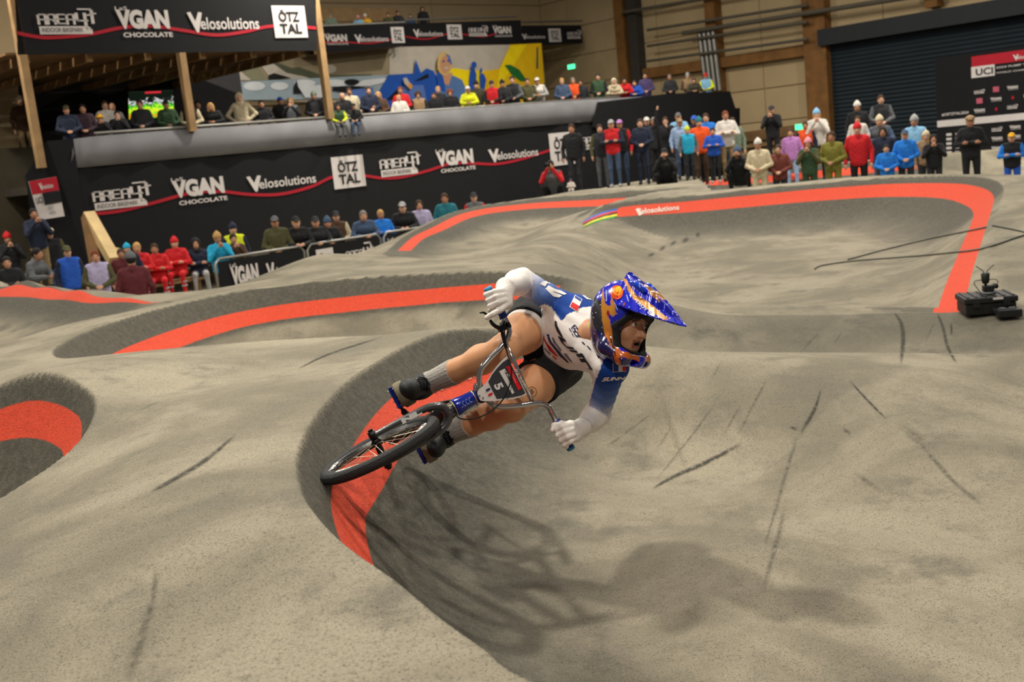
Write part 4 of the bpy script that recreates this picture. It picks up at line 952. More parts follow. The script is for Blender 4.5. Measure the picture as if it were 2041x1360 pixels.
# big chest wordmark S U N N in heavy slanted bars
for pts in ([(560, 0), (600, 0), (615, 130), (690, 290), (760, 390), (735, 390), (690, 355), (610, 240), (560, 110)],
            [(632, 362), (650, 360), (800, 430), (840, 495), (715, 470), (840, 605), (900, 685), (850, 640), (720, 510)], [(830, 600), (985, 625), (1050, 682), (900, 660)],
            [(890, 680), (1080, 705), (1115, 762), (960, 735)], [(1055, 790), (1215, 775), (1280, 865), (1120, 860)], [(1165, 765), (1215, 775), (1310, 940), (1480, 1180), (1400, 1140), (1300, 985), (1250, 870)],
            [(1140, 900), (1290, 900), (1310, 965), (1290, 985), (1190, 980)], [(1310, 1125), (1400, 1140), (1480, 1185), (1420, 1165)]):
    dpoly('chest_lettering', Z(pts), m_pk, je, [bj])
for pts in ([(940, 170), (1030, 85), (1060, 110), (985, 165)], [(1030, 90), (1060, 110), (1110, 175), (1080, 180)], [(940, 175), (1110, 178), (1230, 385), (1190, 385), (1060, 375)],):
    dpoly('chest_logo', Z(pts), m_navy, je, [bj])
for pts in ([(970, 195), (1010, 195), (1030, 250), (1000, 250)], [(1050, 195), (1085, 200), (1115, 262), (1080, 258)], [(1040, 285), (1085, 290), (1110, 350), (1070, 350)]): dpoly('chest_logo', Z(pts), m_pw, je, [bj], lift=.0035)
for pts in ([(890, 185), (915, 180), (965, 270), (940, 270)], [(955, 305), (985, 310), (1015, 375), (1000, 375)]): dpoly('chest_logo', Z(pts), m_pk, je, [bj])
for pts in ([(1190, 505), (1240, 510), (1290, 570), (1250, 565)], [(1310, 590), (1350, 600), (1430, 690), (1390, 690)], [(1500, 680), (1560, 690), (1590, 740), (1550, 725)], [(1530, 760), (1600, 790), (1650, 880), (1590, 895)]):
    dpoly('chest_lettering', Z(pts), m_pk, je, [bj])
for pts, m_ in (([(255, 330), (290, 315), (315, 420), (275, 400)], m_pr), ([(280, 410), (310, 420), (470, 700), (640, 850), (610, 850), (430, 700)], m_pr), ([(360, 315), (425, 318), (435, 375), (385, 375)], m_pb), ([(385, 385), (435, 390), (490, 520), (600, 690), (720, 850), (900, 1005), (850, 985), (680, 840), (540, 650), (430, 510)], m_navy),
                ([(490, 390), (530, 400), (600, 540), (720, 690), (690, 720), (590, 580), (520, 510)], m_pg), ([(760, 770), (840, 780), (960, 960), (970, 1000), (900, 940)], m_pg), ([(300, 640), (330, 650), (470, 800), (440, 800)], m_navy), ([(480, 820), (520, 830), (620, 920), (580, 920)], m_pr)):
    dpoly('belly_lettering', Z(pts), m_, je, [bj])
# sleeve flags, stripes and wordmark
z6 = lambda x, y: (1040 + x / 6.182, 560 + y / 6.182)
Y = lambda pts: [z6(*q) for q in pts]
for pts, m_ in (([(590, 325), (655, 180), (745, 235), (685, 388)], m_pw), ([(602, 322), (627, 268), (712, 322), (683, 378)], m_pr), ([(651, 214), (662, 192), (734, 238), (724, 262)], m_pb), ([(1118, 1010), (1275, 1003), (1280, 1116), (1120, 1126)], m_pw), ([(1126, 1017), (1186, 1013), (1187, 1116), (1127, 1119)], m_pb), ([(1236, 1012), (1272, 1010), (1276, 1110), (1236, 1112)], m_pr)):
    dpoly('flag', Y(pts), m_, je, [bj], lift=.003 if m_ is m_pw else .0045)
decal('sleeve_lettering', *text2d('SUNN', .05, .3)[:2], Y([(985, 1238), (1270, 1212), (1275, 1178), (1000, 1186)]), [bj], m_pw, je)
for pts in ([(222, 40), (250, 15), (315, 30), (285, 75)], [(290, 100), (330, 62), (400, 100), (480, 125), (555, 165), (525, 178), (440, 150), (370, 118), (400, 160), (460, 182), (500, 185), (460, 208), (390, 195), (340, 135)], [(240, 8), (330, 10), (350, 40), (330, 38)]): dpoly('sleeve_print', Y(pts), m_pw, je, [bj])
dpoly('sleeve_print', Y([(405, 15), (440, 25), (460, 55), (430, 50)]), m_pr, je, [bj])
dpoly('yoke_stripe', Y([(690, 140), (800, 180), (915, 235), (915, 247), (800, 232), (740, 180)]), m_pw, je, [bj])
# cuffs
def ring(name, c, ax, r, w, m_, par, n=24, squash=1.0):
    ax = ax / np.linalg.norm(ax); return MB().tube([c - ax * w / 2, c - ax * w / 4, c + ax * w / 4, c + ax * w / 2], [r * .98, r, r, r * .98], n).build(name, m_, par, True)
axR = (wrR - elR); axL = (wrL - elL); nR = axR / np.linalg.norm(axR); nL = axL / np.linalg.norm(axL)
ring('cuff_band', wrR - nR * .012, nR, .0385, .004, mat('cuff_red', '#a3214e', .7), je); ring('cuff_band', wrL - nL * .012, nL, .0385, .004, mat('cuff_red', '#a3214e', .7), je)
nx = (HC - neck0) / np.linalg.norm(HC - neck0)
ring('collar', neck0 + nx * .045, nx, .0605, .010, m_py, je)

# shorts and white liner
def shorts(p):
    lg = []
    for hip, kn, f in ((hipR, kneeR, .43), (hipL, kneeL, .50)):
        e = hip + (kn - hip) * f; d = sd_cone(p, hip, e, .110, .104); ax = (kn - hip) / np.linalg.norm(kn - hip)
        lg.append(np.maximum(d, (p - e) @ ax))
    d = usm([lg[0], lg[1], sd_cone(p, hipR, hipL, .110, .100), sd_cone(p, pel, pel + (neck0 - pel) * .40, .115, .082), sd_cone(p, hipL, J(1140, 704, 4.60), .095, .072)], .04)
    for hip, kn, f in ((hipR, kneeR, .43), (hipL, kneeL, .50)):
        e = hip + (kn - hip) * f; ax = (kn - hip) / np.linalg.norm(kn - hip)
        d = np.where(np.linalg.norm(p - e, axis=1) < .13, np.maximum(d, (p - e) @ ax + .003 * np.sin(p @ np.array([60., 45., 50.]))), d)
    return d + wrinkle(p, cam_vec(.7, .3, .5), 80., .003)
V, Fq = surf(shorts, np.minimum(hipR, hipL) - .32, np.maximum(hipR, hipL) + .32, .008)
so = fast_obj('shorts', V, Fq, mat('shorts_black', '#15171a', .85, var=.2, scale=20, bump=.2), rider)
def liner(p):
    e0 = hipR + (kneeR - hipR) * .2; e = hipR + (kneeR - hipR) * .52; ax = (kneeR - hipR) / np.linalg.norm(kneeR - hipR)
    return np.maximum(sd_cone(p, e0, e + ax * .05, .098, .090), np.maximum((p - e) @ ax, -((p - e0) @ ax)))
V, Fq = surf(liner, np.minimum(hipR, kneeR) - .1, np.maximum(hipR, kneeR) + .1, .0065)
fast_obj('short_liner', V, Fq, mat('liner_white', '#ddd8d2', .75, var=.03), rider)

# socks
m_sock = mat('ribbed_grey_sock', '#a9a59e', .9, var=.08, scale=30, bump=.4)
for an, kn in ((ankR, kneeR), (ankL, kneeL)):
    ax = (kn - an) / np.linalg.norm(kn - an); e = an + (kn - an) * .36
    side = np.cross(ax, F0); side /= np.linalg.norm(side); fo = np.cross(side, ax)
    def sock(p):
        q = p - an; th = np.arctan2(q @ side, q @ fo)
        return np.maximum(usm([sd_cone(p, an - ax * .06, an, .046, .043), sd_cone(p, an, e + ax * .02, .043, .0565)], .02) + .0012 * np.sin(th * 22), (p - e) @ ax)
    V, Fq = surf(sock, np.minimum(an, e) - .11, np.maximum(an, e) + .09, .0048)
    fast_obj('sock', V, Fq, m_sock, rider)

# shoes
m_shoe = mat('shoe_black', '#14181a', .6, var=.2, scale=30, bump=.2); m_sole = mat('shoe_gum_sole', '#77705a', .7, var=.15, scale=20); m_lace = mat('shoe_lace', '#0d0e10', .8)
FOOT = {}
for sd, an, yaw in (('R', ankR, .10), ('L', ankL, -.12)):
    fw = F0 * math.cos(yaw) + RR0 * math.sin(yaw); up = U0 + F0 * (-.10); up -= fw * (up @ fw); up /= np.linalg.norm(up); rt = np.cross(fw, up)
    c = an - up * .085 + fw * .055; FOOT[sd] = (c, fw, up, rt)
    FA = np.array([rt, fw, up])
    def upper(p):
        return usm([sd_ell(p, c + fw * .075 + up * .012, FA, (.046, .075, .040)), sd_ell(p, c - fw * .06 + up * .03, FA, (.040, .070, .058)), sd_cone(p, an - up * .03 - fw * .005, an + up * .005, .050, .047), sd_cone(p, c + fw * .06 + up * .025, an - up * .02 + fw * .01, .032, .036)], .025)
    V, Fq = surf(upper, c - .2, c + .2, .0058); sh_ = fast_obj('shoe', V, Fq, m_shoe, rider)
    so_ = surf(lambda p: np.maximum(smin(sd_cone((p - c) @ FA.T * np.array([1, 1, 0]), (0, .075, 0), (0, -.085, 0), .052, .042), sd_cone((p - c) @ FA.T * np.array([1, 1, 0]), (0, .02, 0), (0, -.02, 0), .044, .044), .02), np.abs((p - c) @ up + .018) - .020), c - .19, c + .19, .0055)
    fast_obj('sole', *so_, m_sole, sh_)
    for i in range(5):
        b0 = c + fw * (.075 - i * .022) + up * (.050 + i * .012)
        MB().tube([b0 - rt * .028 - up * .012, b0 - rt * .012 + up * .006, b0 + rt * .012 + up * .006, b0 + rt * .028 - up * .012], .0035, 6).build('lace', m_lace, sh_, True)
    for s in (-1, 1):
        b0 = an + fw * .048 - up * .012
        MB().tube([b0, b0 + rt * .018 * s + fw * .02 + up * .015, b0 + rt * .035 * s + fw * .012 - up * .004, b0 + rt * .016 * s + fw * .004 - up * .006], .003, 6).build('lace_loop', m_lace, sh_, True)

# gloves: palm and five separate fingers closed on the grips
m_glove = mat('glove_white', '#efe9e3', .75, var=.04, scale=30, bump=.25)
TV = -CF
def glove(fingers, thumb, wr, el, knuck, gname):
    chains = []
    for f in fingers: chains.append([J(*q) for q in f])
    th = [J(*q) for q in thumb]
    kn = [J(*q) for q in knuck]
    ax = (wr - el) / np.linalg.norm(wr - el)
    def g(p):
        palm = usm([sd_cone(p, wr + ax * .0, kn[0], .032, .020), sd_cone(p, wr + ax * .0, kn[1], .032, .020), sd_cone(p, wr, (kn[0] + kn[1]) / 2, .033, .021), sd_cone(p, kn[0], kn[1], .019, .019)], .02)
        palm = np.maximum(palm, -((p - wr) @ ax) - .012)
        d = palm
        for c_ in chains:
            r = [.0125, .0118, .011, .0105]
            d = smin(d, usm([sd_cone(p, c_[i], c_[i + 1], r[i], r[i + 1]) for i in range(len(c_) - 1)], .004), .0055)
        d = smin(d, usm([sd_cone(p, th[i], th[i + 1], .0145 - .002 * i, .0135 - .002 * i) for i in range(len(th) - 1)], .004), .008)
        return d
    a_ = np.array([q for c_ in chains for q in c_] + [wr]); V, Fq = surf(g, a_.min(0) - .05, a_.max(0) + .05, .0034)
    return fast_obj(gname, V, Fq, m_glove, rider)
gR = glove([[(1000, 580, 4.205), (986, 582, 4.190), (969, 588, 4.205), (972, 594, 4.26)], [(1003, 589, 4.20), (989, 592, 4.182), (973, 599, 4.20), (978, 605, 4.26)], [(1006, 599, 4.195), (993, 603, 4.178), (977, 610, 4.195), (984, 616, 4.26)],
            [(1010, 608, 4.20), (997, 618, 4.18), (983, 626, 4.175), (971, 633, 4.185)]], [(1012, 600, 4.27), (1000, 614, 4.285), (986, 621, 4.27), (977, 619, 4.262)], wrR, elR, [(1001, 582, 4.225), (1009, 605, 4.215)], 'glove')
ring('glove_strap', wrR + nR * .012, nR, .0365, .012, mat('strap_olive', '#7c8a2a', .7), gR)
gL = glove([[(1134, 848, 4.29), (1121, 851, 4.272), (1109, 857, 4.285), (1112, 861, 4.35)], [(1140, 857, 4.285), (1126, 861, 4.266), (1112, 868, 4.28), (1116, 872, 4.35)], [(1144, 866, 4.285), (1131, 871, 4.266), (1118, 878, 4.28), (1122, 882, 4.35)],
            [(1146, 874, 4.295), (1136, 880, 4.276), (1125, 887, 4.285), (1129, 890, 4.35)]], [(1140, 850, 4.34), (1118, 845, 4.375), (1104, 848, 4.36), (1101, 858, 4.35)], wrL, elL, [(1137, 850, 4.31), (1147, 870, 4.31)], 'glove')
ring('glove_strap', wrL + nL * .014, nL, .0365, .008, mat('cuff_red', '#a3214e', .7), gL)

# helmet
def shell(p):
    q = (p - HC) @ HAX.T
    I3 = np.eye(3)
    top_ = sd_ell(q, (0, -.012, .055), I3, (.106, .117, .124)); low = sd_ell(q, (0, .0, -.035), I3, (.098, .110, .116))
    d = smin(top_, low, .05)
    qa = q.copy(); qa[:, 0] = np.abs(qa[:, 0])
    chin = usm([sd_cone(qa, (.090, .02, -.085), (.066, .085, -.114), .034, .028), sd_cone(qa, (.066, .085, -.114), (.0, .112, -.116), .028, .028)], .02)
    d = smin(d, chin, .03)
    d = np.maximum(d, -sd_ell(q, (0, -.01, .015), I3, (.085, .099, .134)))
    op = sd_box(q, (0, .16, -.018), I3, (.082, .15, .062), .03); op = smin(op, sd_box(q, (0, .16, -.045), I3, (.07, .14, .05), .03), .02)
    d = np.maximum(d, -op)
    d = np.maximum(d, -(q[:, 2] + .150 - .25 * np.clip(-q[:, 1], 0, .1)))
    vent = sd_ell(qa, (.036, .122, -.125), I3, (.018, .03, .011)); d = np.maximum(d, -vent)
    return d
V, Fq = surf(shell, HC - .27, HC + .27, .0047)
L_ = (V - HC) @ HAX.T; Lm = L_.copy(); Lm[:, 0] = np.abs(Lm[:, 0])
px, py = projv(HC + Lm @ HAX)                       # pattern is the same on both sides
hb = np.array(lin('#0b17b8')); gold = np.array(lin('#c9862b')); oran = np.array(lin('#c4601a')); navy = np.array(lin('#141552')); blk = np.array(lin('#151518'))
cols = np.tile(hb, (len(V), 1))
inner = sd_ell(L_, (0, -.010, .015), np.eye(3), (.092, .106, .140)) < 0
def fillp(poly, c, g=None):
    m_ = pip2(px, py, poly); cols[m_] = c
    return m_
fillp([(1160, 600), (1200, 605), (1205, 660), (1215, 690), (1235, 735), (1180, 700)], navy)
fillp([(1176, 590), (1199, 600), (1199, 640), (1206, 668), (1180, 650)], np.array(lin('#23252e')))
G = fillp([(1202, 570), (1206, 606), (1216, 611), (1219, 586), (1224, 604), (1229, 626), (1221, 632), (1212, 622), (1215, 640), (1223, 668), (1231, 690), (1237, 700), (1252, 702), (1275, 712), (1275, 722), (1238, 711), (1238, 735), (1228, 735), (1222, 702), (1206, 668), (1200, 640), (1198, 606)], gold)
tt = np.clip((py - 640) / 50, 0, 1)[:, None]; cols = np.where(G[:, None], gold + (oran - gold) * tt, cols)
fillp([(1213, 664), (1226, 690), (1228, 712), (1222, 702)], blk); fillp([(1210, 618), (1215, 622), (1213, 634), (1210, 628)], np.array(lin('#7d1010')))
fillp([(1234, 713), (1262, 717), (1250, 728), (1238, 730)], navy)
cols[inner] = blk
hel = fast_obj('helmet', V, Fq, vmat('helmet_paint', .22, .5, coat=.7, specks=True, var=.05), rider); vcol(hel, cols)
bh = bvh_of(hel)
hel['label'] = 'glossy blue helmet with gold bands'
# painted sun ball
def ell_px(cx, cy, rx, ry, rot=0.0, n=20): return [(cx + rx * math.cos(t) * math.cos(rot) - ry * math.sin(t) * math.sin(rot), cy + rx * math.cos(t) * math.sin(rot) + ry * math.sin(t) * math.cos(rot)) for t in np.arange(n) * 2 * math.pi / n]
# liner pads around the opening
m_pad = mat('helmet_liner_black', '#131314', .9)
def pads(p):
    q = (p - HC) @ HAX.T; qa = q.copy(); qa[:, 0] = np.abs(qa[:, 0])
    d = usm([sd_cone(qa, (.0, .110, .058), (.062, .088, .050), .014, .014), sd_cone(qa, (.062, .088, .050), (.086, .045, .0), .014, .016), sd_cone(qa, (.086, .045, .0), (.080, .06, -.075), .016, .015), sd_cone(qa, (.080, .06, -.075), (.052, .092, -.094), .015, .012), sd_cone(qa, (.052, .092, -.094), (0, .116, -.096), .012, .011)], .012)
    return d
V, Fq = surf(pads, HC - .2, HC + .2, .0055); fast_obj('liner', V, Fq, m_pad, hel)
# visor
nv, nu = 64, 61; vv = []; 
cl = spline([(0, .005, .214), (0, .10, .172), (0, .20, .112), (0, .300, .046)], 12); sl_ = spline([(.112, .045, .080), (.102, .13, .066), (.080, .205, .056), (.030, .275, .046), (.0, .300, .046)], 9)
ci = np.linspace(0, len(cl) - 1, nv).astype(int); si = np.linspace(0, len(sl_) - 1, nv).astype(int)
for i in range(nv):
    c_, s_ = cl[ci[i]], sl_[si[i]]
    for j in range(nu):
        u = -1 + 2 * j / (nu - 1); a = abs(u)
        ridge = .010 * math.exp(-((a - .38) / .10) ** 2) * math.sin(math.pi * min(1, i / (nv - 1) * 1.1)) - .006 * math.exp(-(a / .2) ** 2) * math.sin(math.pi * i / (nv - 1))
        vv.append(HL(s_[0] * u, c_[1] + (s_[1] - c_[1]) * a ** 2, c_[2] + (s_[2] - c_[2]) * a ** 1.7 + ridge))
vf = [(i * nu + j, i * nu + j + 1, (i + 1) * nu + j + 1, (i + 1) * nu + j) for i in range(nv - 1) for j in range(nu - 1)]
vis = mobj('visor', vv, vf, None, hel, True)
md = vis.modifiers.new('solid', 'SOLIDIFY'); md.thickness = .005; md.offset = -1
vis.data.materials.append(vmat('visor_paint', .2, .5, coat=.7, specks=True, var=.05))
cols = np.tile(hb, (len(vv), 1)); Lv = (np.array(vv) - HC) @ HAX.T; Lv[:, 0] = np.abs(Lv[:, 0]); px, py = projv(HC + Lv @ HAX)
for poly, cc in (([(1238, 551), (1247, 556), (1258, 572), (1270, 592), (1290, 601), (1306, 613), (1335, 638), (1322, 637), (1298, 622), (1276, 606), (1262, 596), (1250, 574)], '#d99a45'), ([(1262, 586), (1276, 590), (1288, 600), (1274, 598)], '#8a4a1c'), ([(1275, 548), (1290, 560), (1310, 590), (1318, 605), (1300, 592), (1288, 572)], '#c98a44'), ([(1338, 640), (1360, 650), (1360, 660), (1330, 650)], '#1b1648')):
    cols[pip2(px, py, poly)] = np.array(lin(cc))
vcol(vis, cols)
bvis = bvh_of(vis)
decal('visor_lettering', *text2d('TROY LEE', .03, .0)[:2], [(1265, 602), (1302, 635), (1306, 631), (1270, 597)], [bvis], mat('visor_print_white', '#d8d2d4', .4), vis, lift=.003)
MB().tube([HL(-.085, .115, .062), HL(-.05, .150, .066), HL(0, .165, .068), HL(.05, .150, .066), HL(.085, .115, .062)], .010, 8, flat=1.6).build('visor_underside', m_pad, hel, True)
for s in (-1, 1): MB().tube([HL(.03 * s, .02, .176), HL(.045 * s, .07, .170), HL(.05 * s, .12, .142)], [.010, .014, .008], 10).build('crown_duct', mat('duct_blue', '#0a3fc0', .2, coat=.6), hel, True)
for (cx, cy, rx, ry, ro, m_) in ((1209, 590, 1.4, 12, -.03, 'w'), (1228, 611, 1.3, 9, -.38, 'w'), (1251, 595, 1.2, 8, -.28, 'w'), (1214, 567, 2.2, 4.0, .5, 'p'), (1239, 554, 2.2, 1.8, 0, 'p'), (1247, 570, 2, 1.8, 0, 'p'), (1244, 607, 2.3, 4, .3, 'r')):
    dpoly('helmet_print', ell_px(cx, cy, rx, ry, ro, 12), {'w': mat('helmet_light_blue', '#9fb4e8', .2), 'p': mat('helmet_pink', '#d9a9dd', .3), 'r': mat('helmet_maroon', '#7a1f38', .3)}[m_], hel, [bh, bvis], lift=.002)
dpoly('sun_print', ell_px(1229.5, 583.5, 13.0, 14.2), mat('sun_orange', '#d8480c', .25, coat=.6, var=.03), hel, [bh, bvis], lift=.002)
dpoly('sun_print', ell_px(1231.5, 580.5, 9.5, 9.5), mat('sun_amber', '#ee8a0c', .25, coat=.6, var=.03), hel, [bh, bvis], lift=.0022); dpoly('sun_print', ell_px(1233, 578, 6, 5.5), mat('sun_yellow', '#f6c414', .25, coat=.6, var=.03), hel, [bh, bvis], lift=.003)

# ring tattoo on the left thigh
brd = bvh_of(rider); m_tat = mat('tattoo_ink', '#7a563d', .6)
ringv = []; nT = 28
for k_ in range(nT):
    t = 2 * math.pi * k_ / nT
    for r_ in (.46, .40): ringv.append((.5 + r_ * math.cos(t), .5 + r_ * math.sin(t)))
decal('tattoo', ringv, [(2 * k_, 2 * ((k_ + 1) % nT), 2 * ((k_ + 1) % nT) + 1, 2 * k_ + 1) for k_ in range(nT)], [(1049, 794), (1071, 793), (1070, 770), (1050, 770)], [brd], m_tat, rider, lift=.001)
decal('tattoo', [(.2, .3), (.5, .2), (.75, .55), (.55, .6), (.6, .8), (.35, .75)], [(0, 1, 2, 3, 4, 5)], [(1049, 794), (1071, 793), (1070, 770), (1050, 770)], [brd], m_tat, rider, lift=.001)
# ------------------------------------------------------------------ the BMX race bike
W0 = J(757, 896, 4.15)
bike = root('bmx_bike', W0 - U0 * .25); tag(bike, 'black and blue BMX race bike with number 5 plate and chrome handlebar', 'bicycle')
hd_ = math.radians(16); SA = U0 * math.cos(hd_) - F0 * math.sin(hd_)                     # steering axis
FS = np.cross(SA, RR0); FS = -FS if FS @ F0 < 0 else FS
st = math.radians(9); RF = RR0 * math.cos(st) + FS * math.sin(st); FF = np.cross(SA, RF); FF = FF if FF @ F0 > 0 else -FF
m_tyre = mat('tyre_rubber', '#2b2c2d', .75, var=.15, scale=25, bump=.3); m_rim = mat('rim_black', '#0f1012', .3, .3); m_spoke = mat('spoke_steel', '#b0a896', .3, .9); m_carbon = mat('fork_carbon', '#3a3b3d', .28, .0, coat=.5)
m_chrome = mat('bar_chrome', '#c9c4c4', .10, 1.0, var=.02); m_bblue = mat('frame_blue', '#0a1e86', .2, .2, coat=.7); m_bk = mat('component_black', '#101114', .4, .2); m_grip = mat('grip_blue', '#17368f', .6); m_cap = mat('grip_cap_cyan', '#3a8fbf', .5)
def torus(c, ax, R_, prof, n=72):
    """prof: list of (radial, axial) points closed"""
    ax = ax / np.linalg.norm(ax); e = np.cross(ax, U0); e /= np.linalg.norm(e); g = np.cross(ax, e); k = len(prof); V = []
    for i in range(n):
        th = 2 * math.pi * i / n; rd = e * math.cos(th) + g * math.sin(th)
        V += [c + rd * (R_ + a) + ax * b for a, b in prof]
    F_ = [(i * k + j, ((i + 1) % n) * k + j, ((i + 1) % n) * k + (j + 1) % k, i * k + (j + 1) % k) for i in range(n) for j in range(k)]
    return V, F_
def wheel(c, ax, nm, par):
    w = empty(nm, (0, 0, 0), par); w['_org'] = list(np.array(par['_org']))
    tp_ = [(.0235 * math.cos(t) * (1.02 if abs(math.sin(t)) < .3 else 1), .0225 * math.sin(t)) for t in np.arange(14) * 2 * math.pi / 14]
    ty = MB().add(*torus(c, ax, .2245, tp_)).build('tyre', m_tyre, w, True)
    for s in (-1, 1): MB().add(*torus(c, ax, .2245, [(.0215, .011 * s), (.0222, .0125 * s), (.0205, .0135 * s)])).build('tread_groove', m_bk, ty, True)
    rm = MB().add(*torus(c, ax, .196, [(-.016, -.004), (-.016, .004), (0, .013), (.009, .014), (.009, -.014), (0, -.013)])).build('rim', m_rim, w)
    MB().tube([c - ax * .045, c - ax * .030, c - ax * .028, c + ax * .028, c + ax * .030, c + ax * .045], [.011, .022, .014, .014, .022, .011], 16).build('hub', m_bk, w, True)
    e = np.cross(ax, U0); e /= np.linalg.norm(e); g = np.cross(ax, e)
    for i in range(32):
        th = 2 * math.pi * i / 32; s = 1 if i % 2 else -1; t2 = th + (.55 if (i // 2) % 2 else -.55)
        a = c + ax * .029 * s + (e * math.cos(t2) + g * math.sin(t2)) * .020; b = c + (e * math.cos(th) + g * math.sin(th)) * .183 + ax * .003 * s
        MB().tube([a, b], .0011, 5, cap=False).build('spoke', m_spoke, w)
    for i in range(16):
        th = 2 * math.pi * (i + .5) / 16; MB().tube([c + (e * math.cos(th) + g * math.sin(th)) * .178, c + (e * math.cos(th) + g * math.sin(th)) * .186], .0028, 6).build('nipple', mat('nipple_silver', '#d8d8d8', .2, .9), rm)
    return w
fw_ = wheel(W0, RF, 'front_wheel', bike)
FB = F0 * .985 - U0 * .17; WR0 = W0 - FB * .93; rw_ = wheel(WR0, RR0, 'rear_wheel', bike)
# fork
CRW = W0 + SA * .290 - FF * .012
fk = MB()
for s in (-1, 1):
    pts = [W0 + RF * .058 * s, W0 + RF * .058 * s + SA * .06, W0 + RF * .056 * s + SA * .17 - FF * .004, W0 + RF * .050 * s + SA * .24 - FF * .01, W0 + RF * .030 * s + SA * .285 - FF * .012, W0 + SA * .300 - FF * .012]
    lo_ = MB().tube(spline(pts, 4), np.interp(np.linspace(0, 1, 21), [0, .2, .6, .85, 1], [.013, .015, .020, .024, .027]), 12, flat=.75, up=FF).build('fork_leg', m_carbon, bike, True)
    MB().tube([W0 + RF * .045 * s, W0 + RF * .075 * s], .016, 10).build('dropout', m_bk, lo_, True); MB().tube([W0 + RF * .070 * s, W0 + RF * .084 * s], .0095, 6).build('axle_nut', m_bk, lo_)
    if s == 1:
        bvf = bvh_of(lo_)
MB().tube([W0 + SA * .285 - FF * .012, W0 + SA * .325 - FF * .012], [.026, .024], 16).build('fork_crown', m_carbon, bike, True)
# rim and fork lettering
bw = []
V_, F_, _ = text2d('SUNN', .05, .25)
def plane_text(name, s, o, ex, ey, w, h, m_, par, bold=.04, shear=.0):
    V_, F_, _ = text2d(s, bold, shear); return mobj(name, [o + ex * (p[0] - .5) * w + ey * (p[1] - .5) * h for p in V_], F_, m_, par)
m_dw = mat('bike_decal_white', '#d9d7d4', .5, var=.03)
plane_text('lettering', 'NL', W0 + RF * .056 + SA * .16 + FF * .0225, SA, RF, .085, .020, m_dw, bike, .08)
for t, tx in ((math.radians(205), 'NO'), (math.radians(150), 'ON'), (math.radians(30), 'ON')):
    e = SA; g = FF; rd = e * math.cos(t) + g * math.sin(t); tn = -e * math.sin(t) + g * math.cos(t)
    plane_text('lettering', tx, W0 + rd * .190 + RF * .0145, tn, rd, .095, .024, m_dw, bike, .08)
# frame
HT0 = W0 + SA * .325 - FF * .012; HT1 = W0 + SA * .425 - FF * .012
MB().tube([HT0, HT0 + SA * .012, HT0 + SA * .05, HT1 - SA * .012, HT1], [.030, .036, .031, .029, .027], 20).build('head_tube', m_bblue, bike, True)
for a, r in ((.0, .0305), (.088, .0315), (.128, .027)): MB().tube([HT0 + SA * a, HT0 + SA * (a + .003)], r + .0015, 20).build('headset_ring', mat('ring_gold', '#cdbb7a', .3, .8), bike, True)
MB().tube([HT1, HT1 + SA * .02, HT1 + SA * .021, HT1 + SA * .045], [.0265, .0265, .024, .024], 20).build('headset_cap', m_bk, bike, True)
for i in range(4): plane_text('lettering', 'C', HT0 + SA * (.024 + i * .014) + FF * .034 + RF * .004, SA, np.cross(FF, SA), .010, .022, mat('frame_pale_print', '#8fa4dd', .4), bike, .0)
BBp = W0 - FB * .565 ; ST_ = BBp - F0 * .16 + U0 * .20
tubes = (('down_tube', HT0 + SA * .02, BBp, .026, m_bk), ('top_tube', HT1 - SA * .02, ST_ + U0 * .0, .021, m_carbon), ('seat_tube', BBp, ST_ + U0 * .05 - F0 * .02, .017, m_bk))
for nm, a, b, r, m_ in tubes: MB().tube([a, a + (b - a) * .5, b], [r * 1.15, r, r], 14).build(nm, m_, bike, True)
for s in (-1, 1):
    MB().tube([BBp + RR0 * .03 * s, BBp + RR0 * .045 * s - F0 * .1, WR0 + RR0 * .058 * s], .011, 10).build('chain_stay', m_bk, bike, True); MB().tube([ST_ + RR0 * .02 * s, WR0 + RR0 * .058 * s], .008, 10).build('seat_stay', m_bk, bike, True)
MB().tube([BBp - RR0 * .042, BBp + RR0 * .042], .026, 18).build('bottom_bracket', m_bk, bike, True)
sdl = surf(lambda p: usm([sd_ell(p, ST_ + U0 * .10 - F0 * .06, np.array([RR0, F0, U0]), (.05, .07, .018)), sd_cone(p, ST_ + U0 * .10 - F0 * .03, ST_ + U0 * .105 + F0 * .10, .022, .016)], .03), ST_ - .25, ST_ + .25, .009); fast_obj('saddle', *sdl, m_bk, bike); MB().tube([ST_, ST_ + U0 * .09 - F0 * .02], .013, 10).build('seat_post', m_bk, bike, True)
# cranks and pedals under the feet
for sd in ('R', 'L'):
    c, fw2, up2, rt2 = FOOT[sd]; pc = c - up2 * .052 + fw2 * .045; s = 1 if sd == 'R' else -1
    end = pc - RR0 * .065 * s
    MB().tube([BBp + RR0 * .055 * s, (BBp + RR0 * .06 * s + end) / 2, end], [.017, .013, .015], 10, flat=.7).build('crank_arm', m_bk, bike, True)
    pd = MB().box(pc, (.095, .088, .016), [RR0, F0, up2]).build('pedal', mat('pedal_blue', '#14308f', .3, .5), bike, bevel=.003)
    MB().tube([pc - RR0 * .075 * s, pc], .007, 8).build('pedal_spindle', m_bk, pd)
    for i in range(4):
        for j in (-1, 1):
            q = pc + F0 * .038 * j + RR0 * (-.036 + i * .024)
            for v in (-1, 1): MB().tube([q, q + up2 * .014 * v], .0028, 6).build('pin', mat('pin_steel', '#d5d5dc', .2, .9), pd)
MB().add(*torus(BBp + RR0 * .052, RR0, .075, [(-.012, -.002), (-.012, .002), (.006, .002), (.006, -.002)], 40)).build('chainring', m_bk, bike)
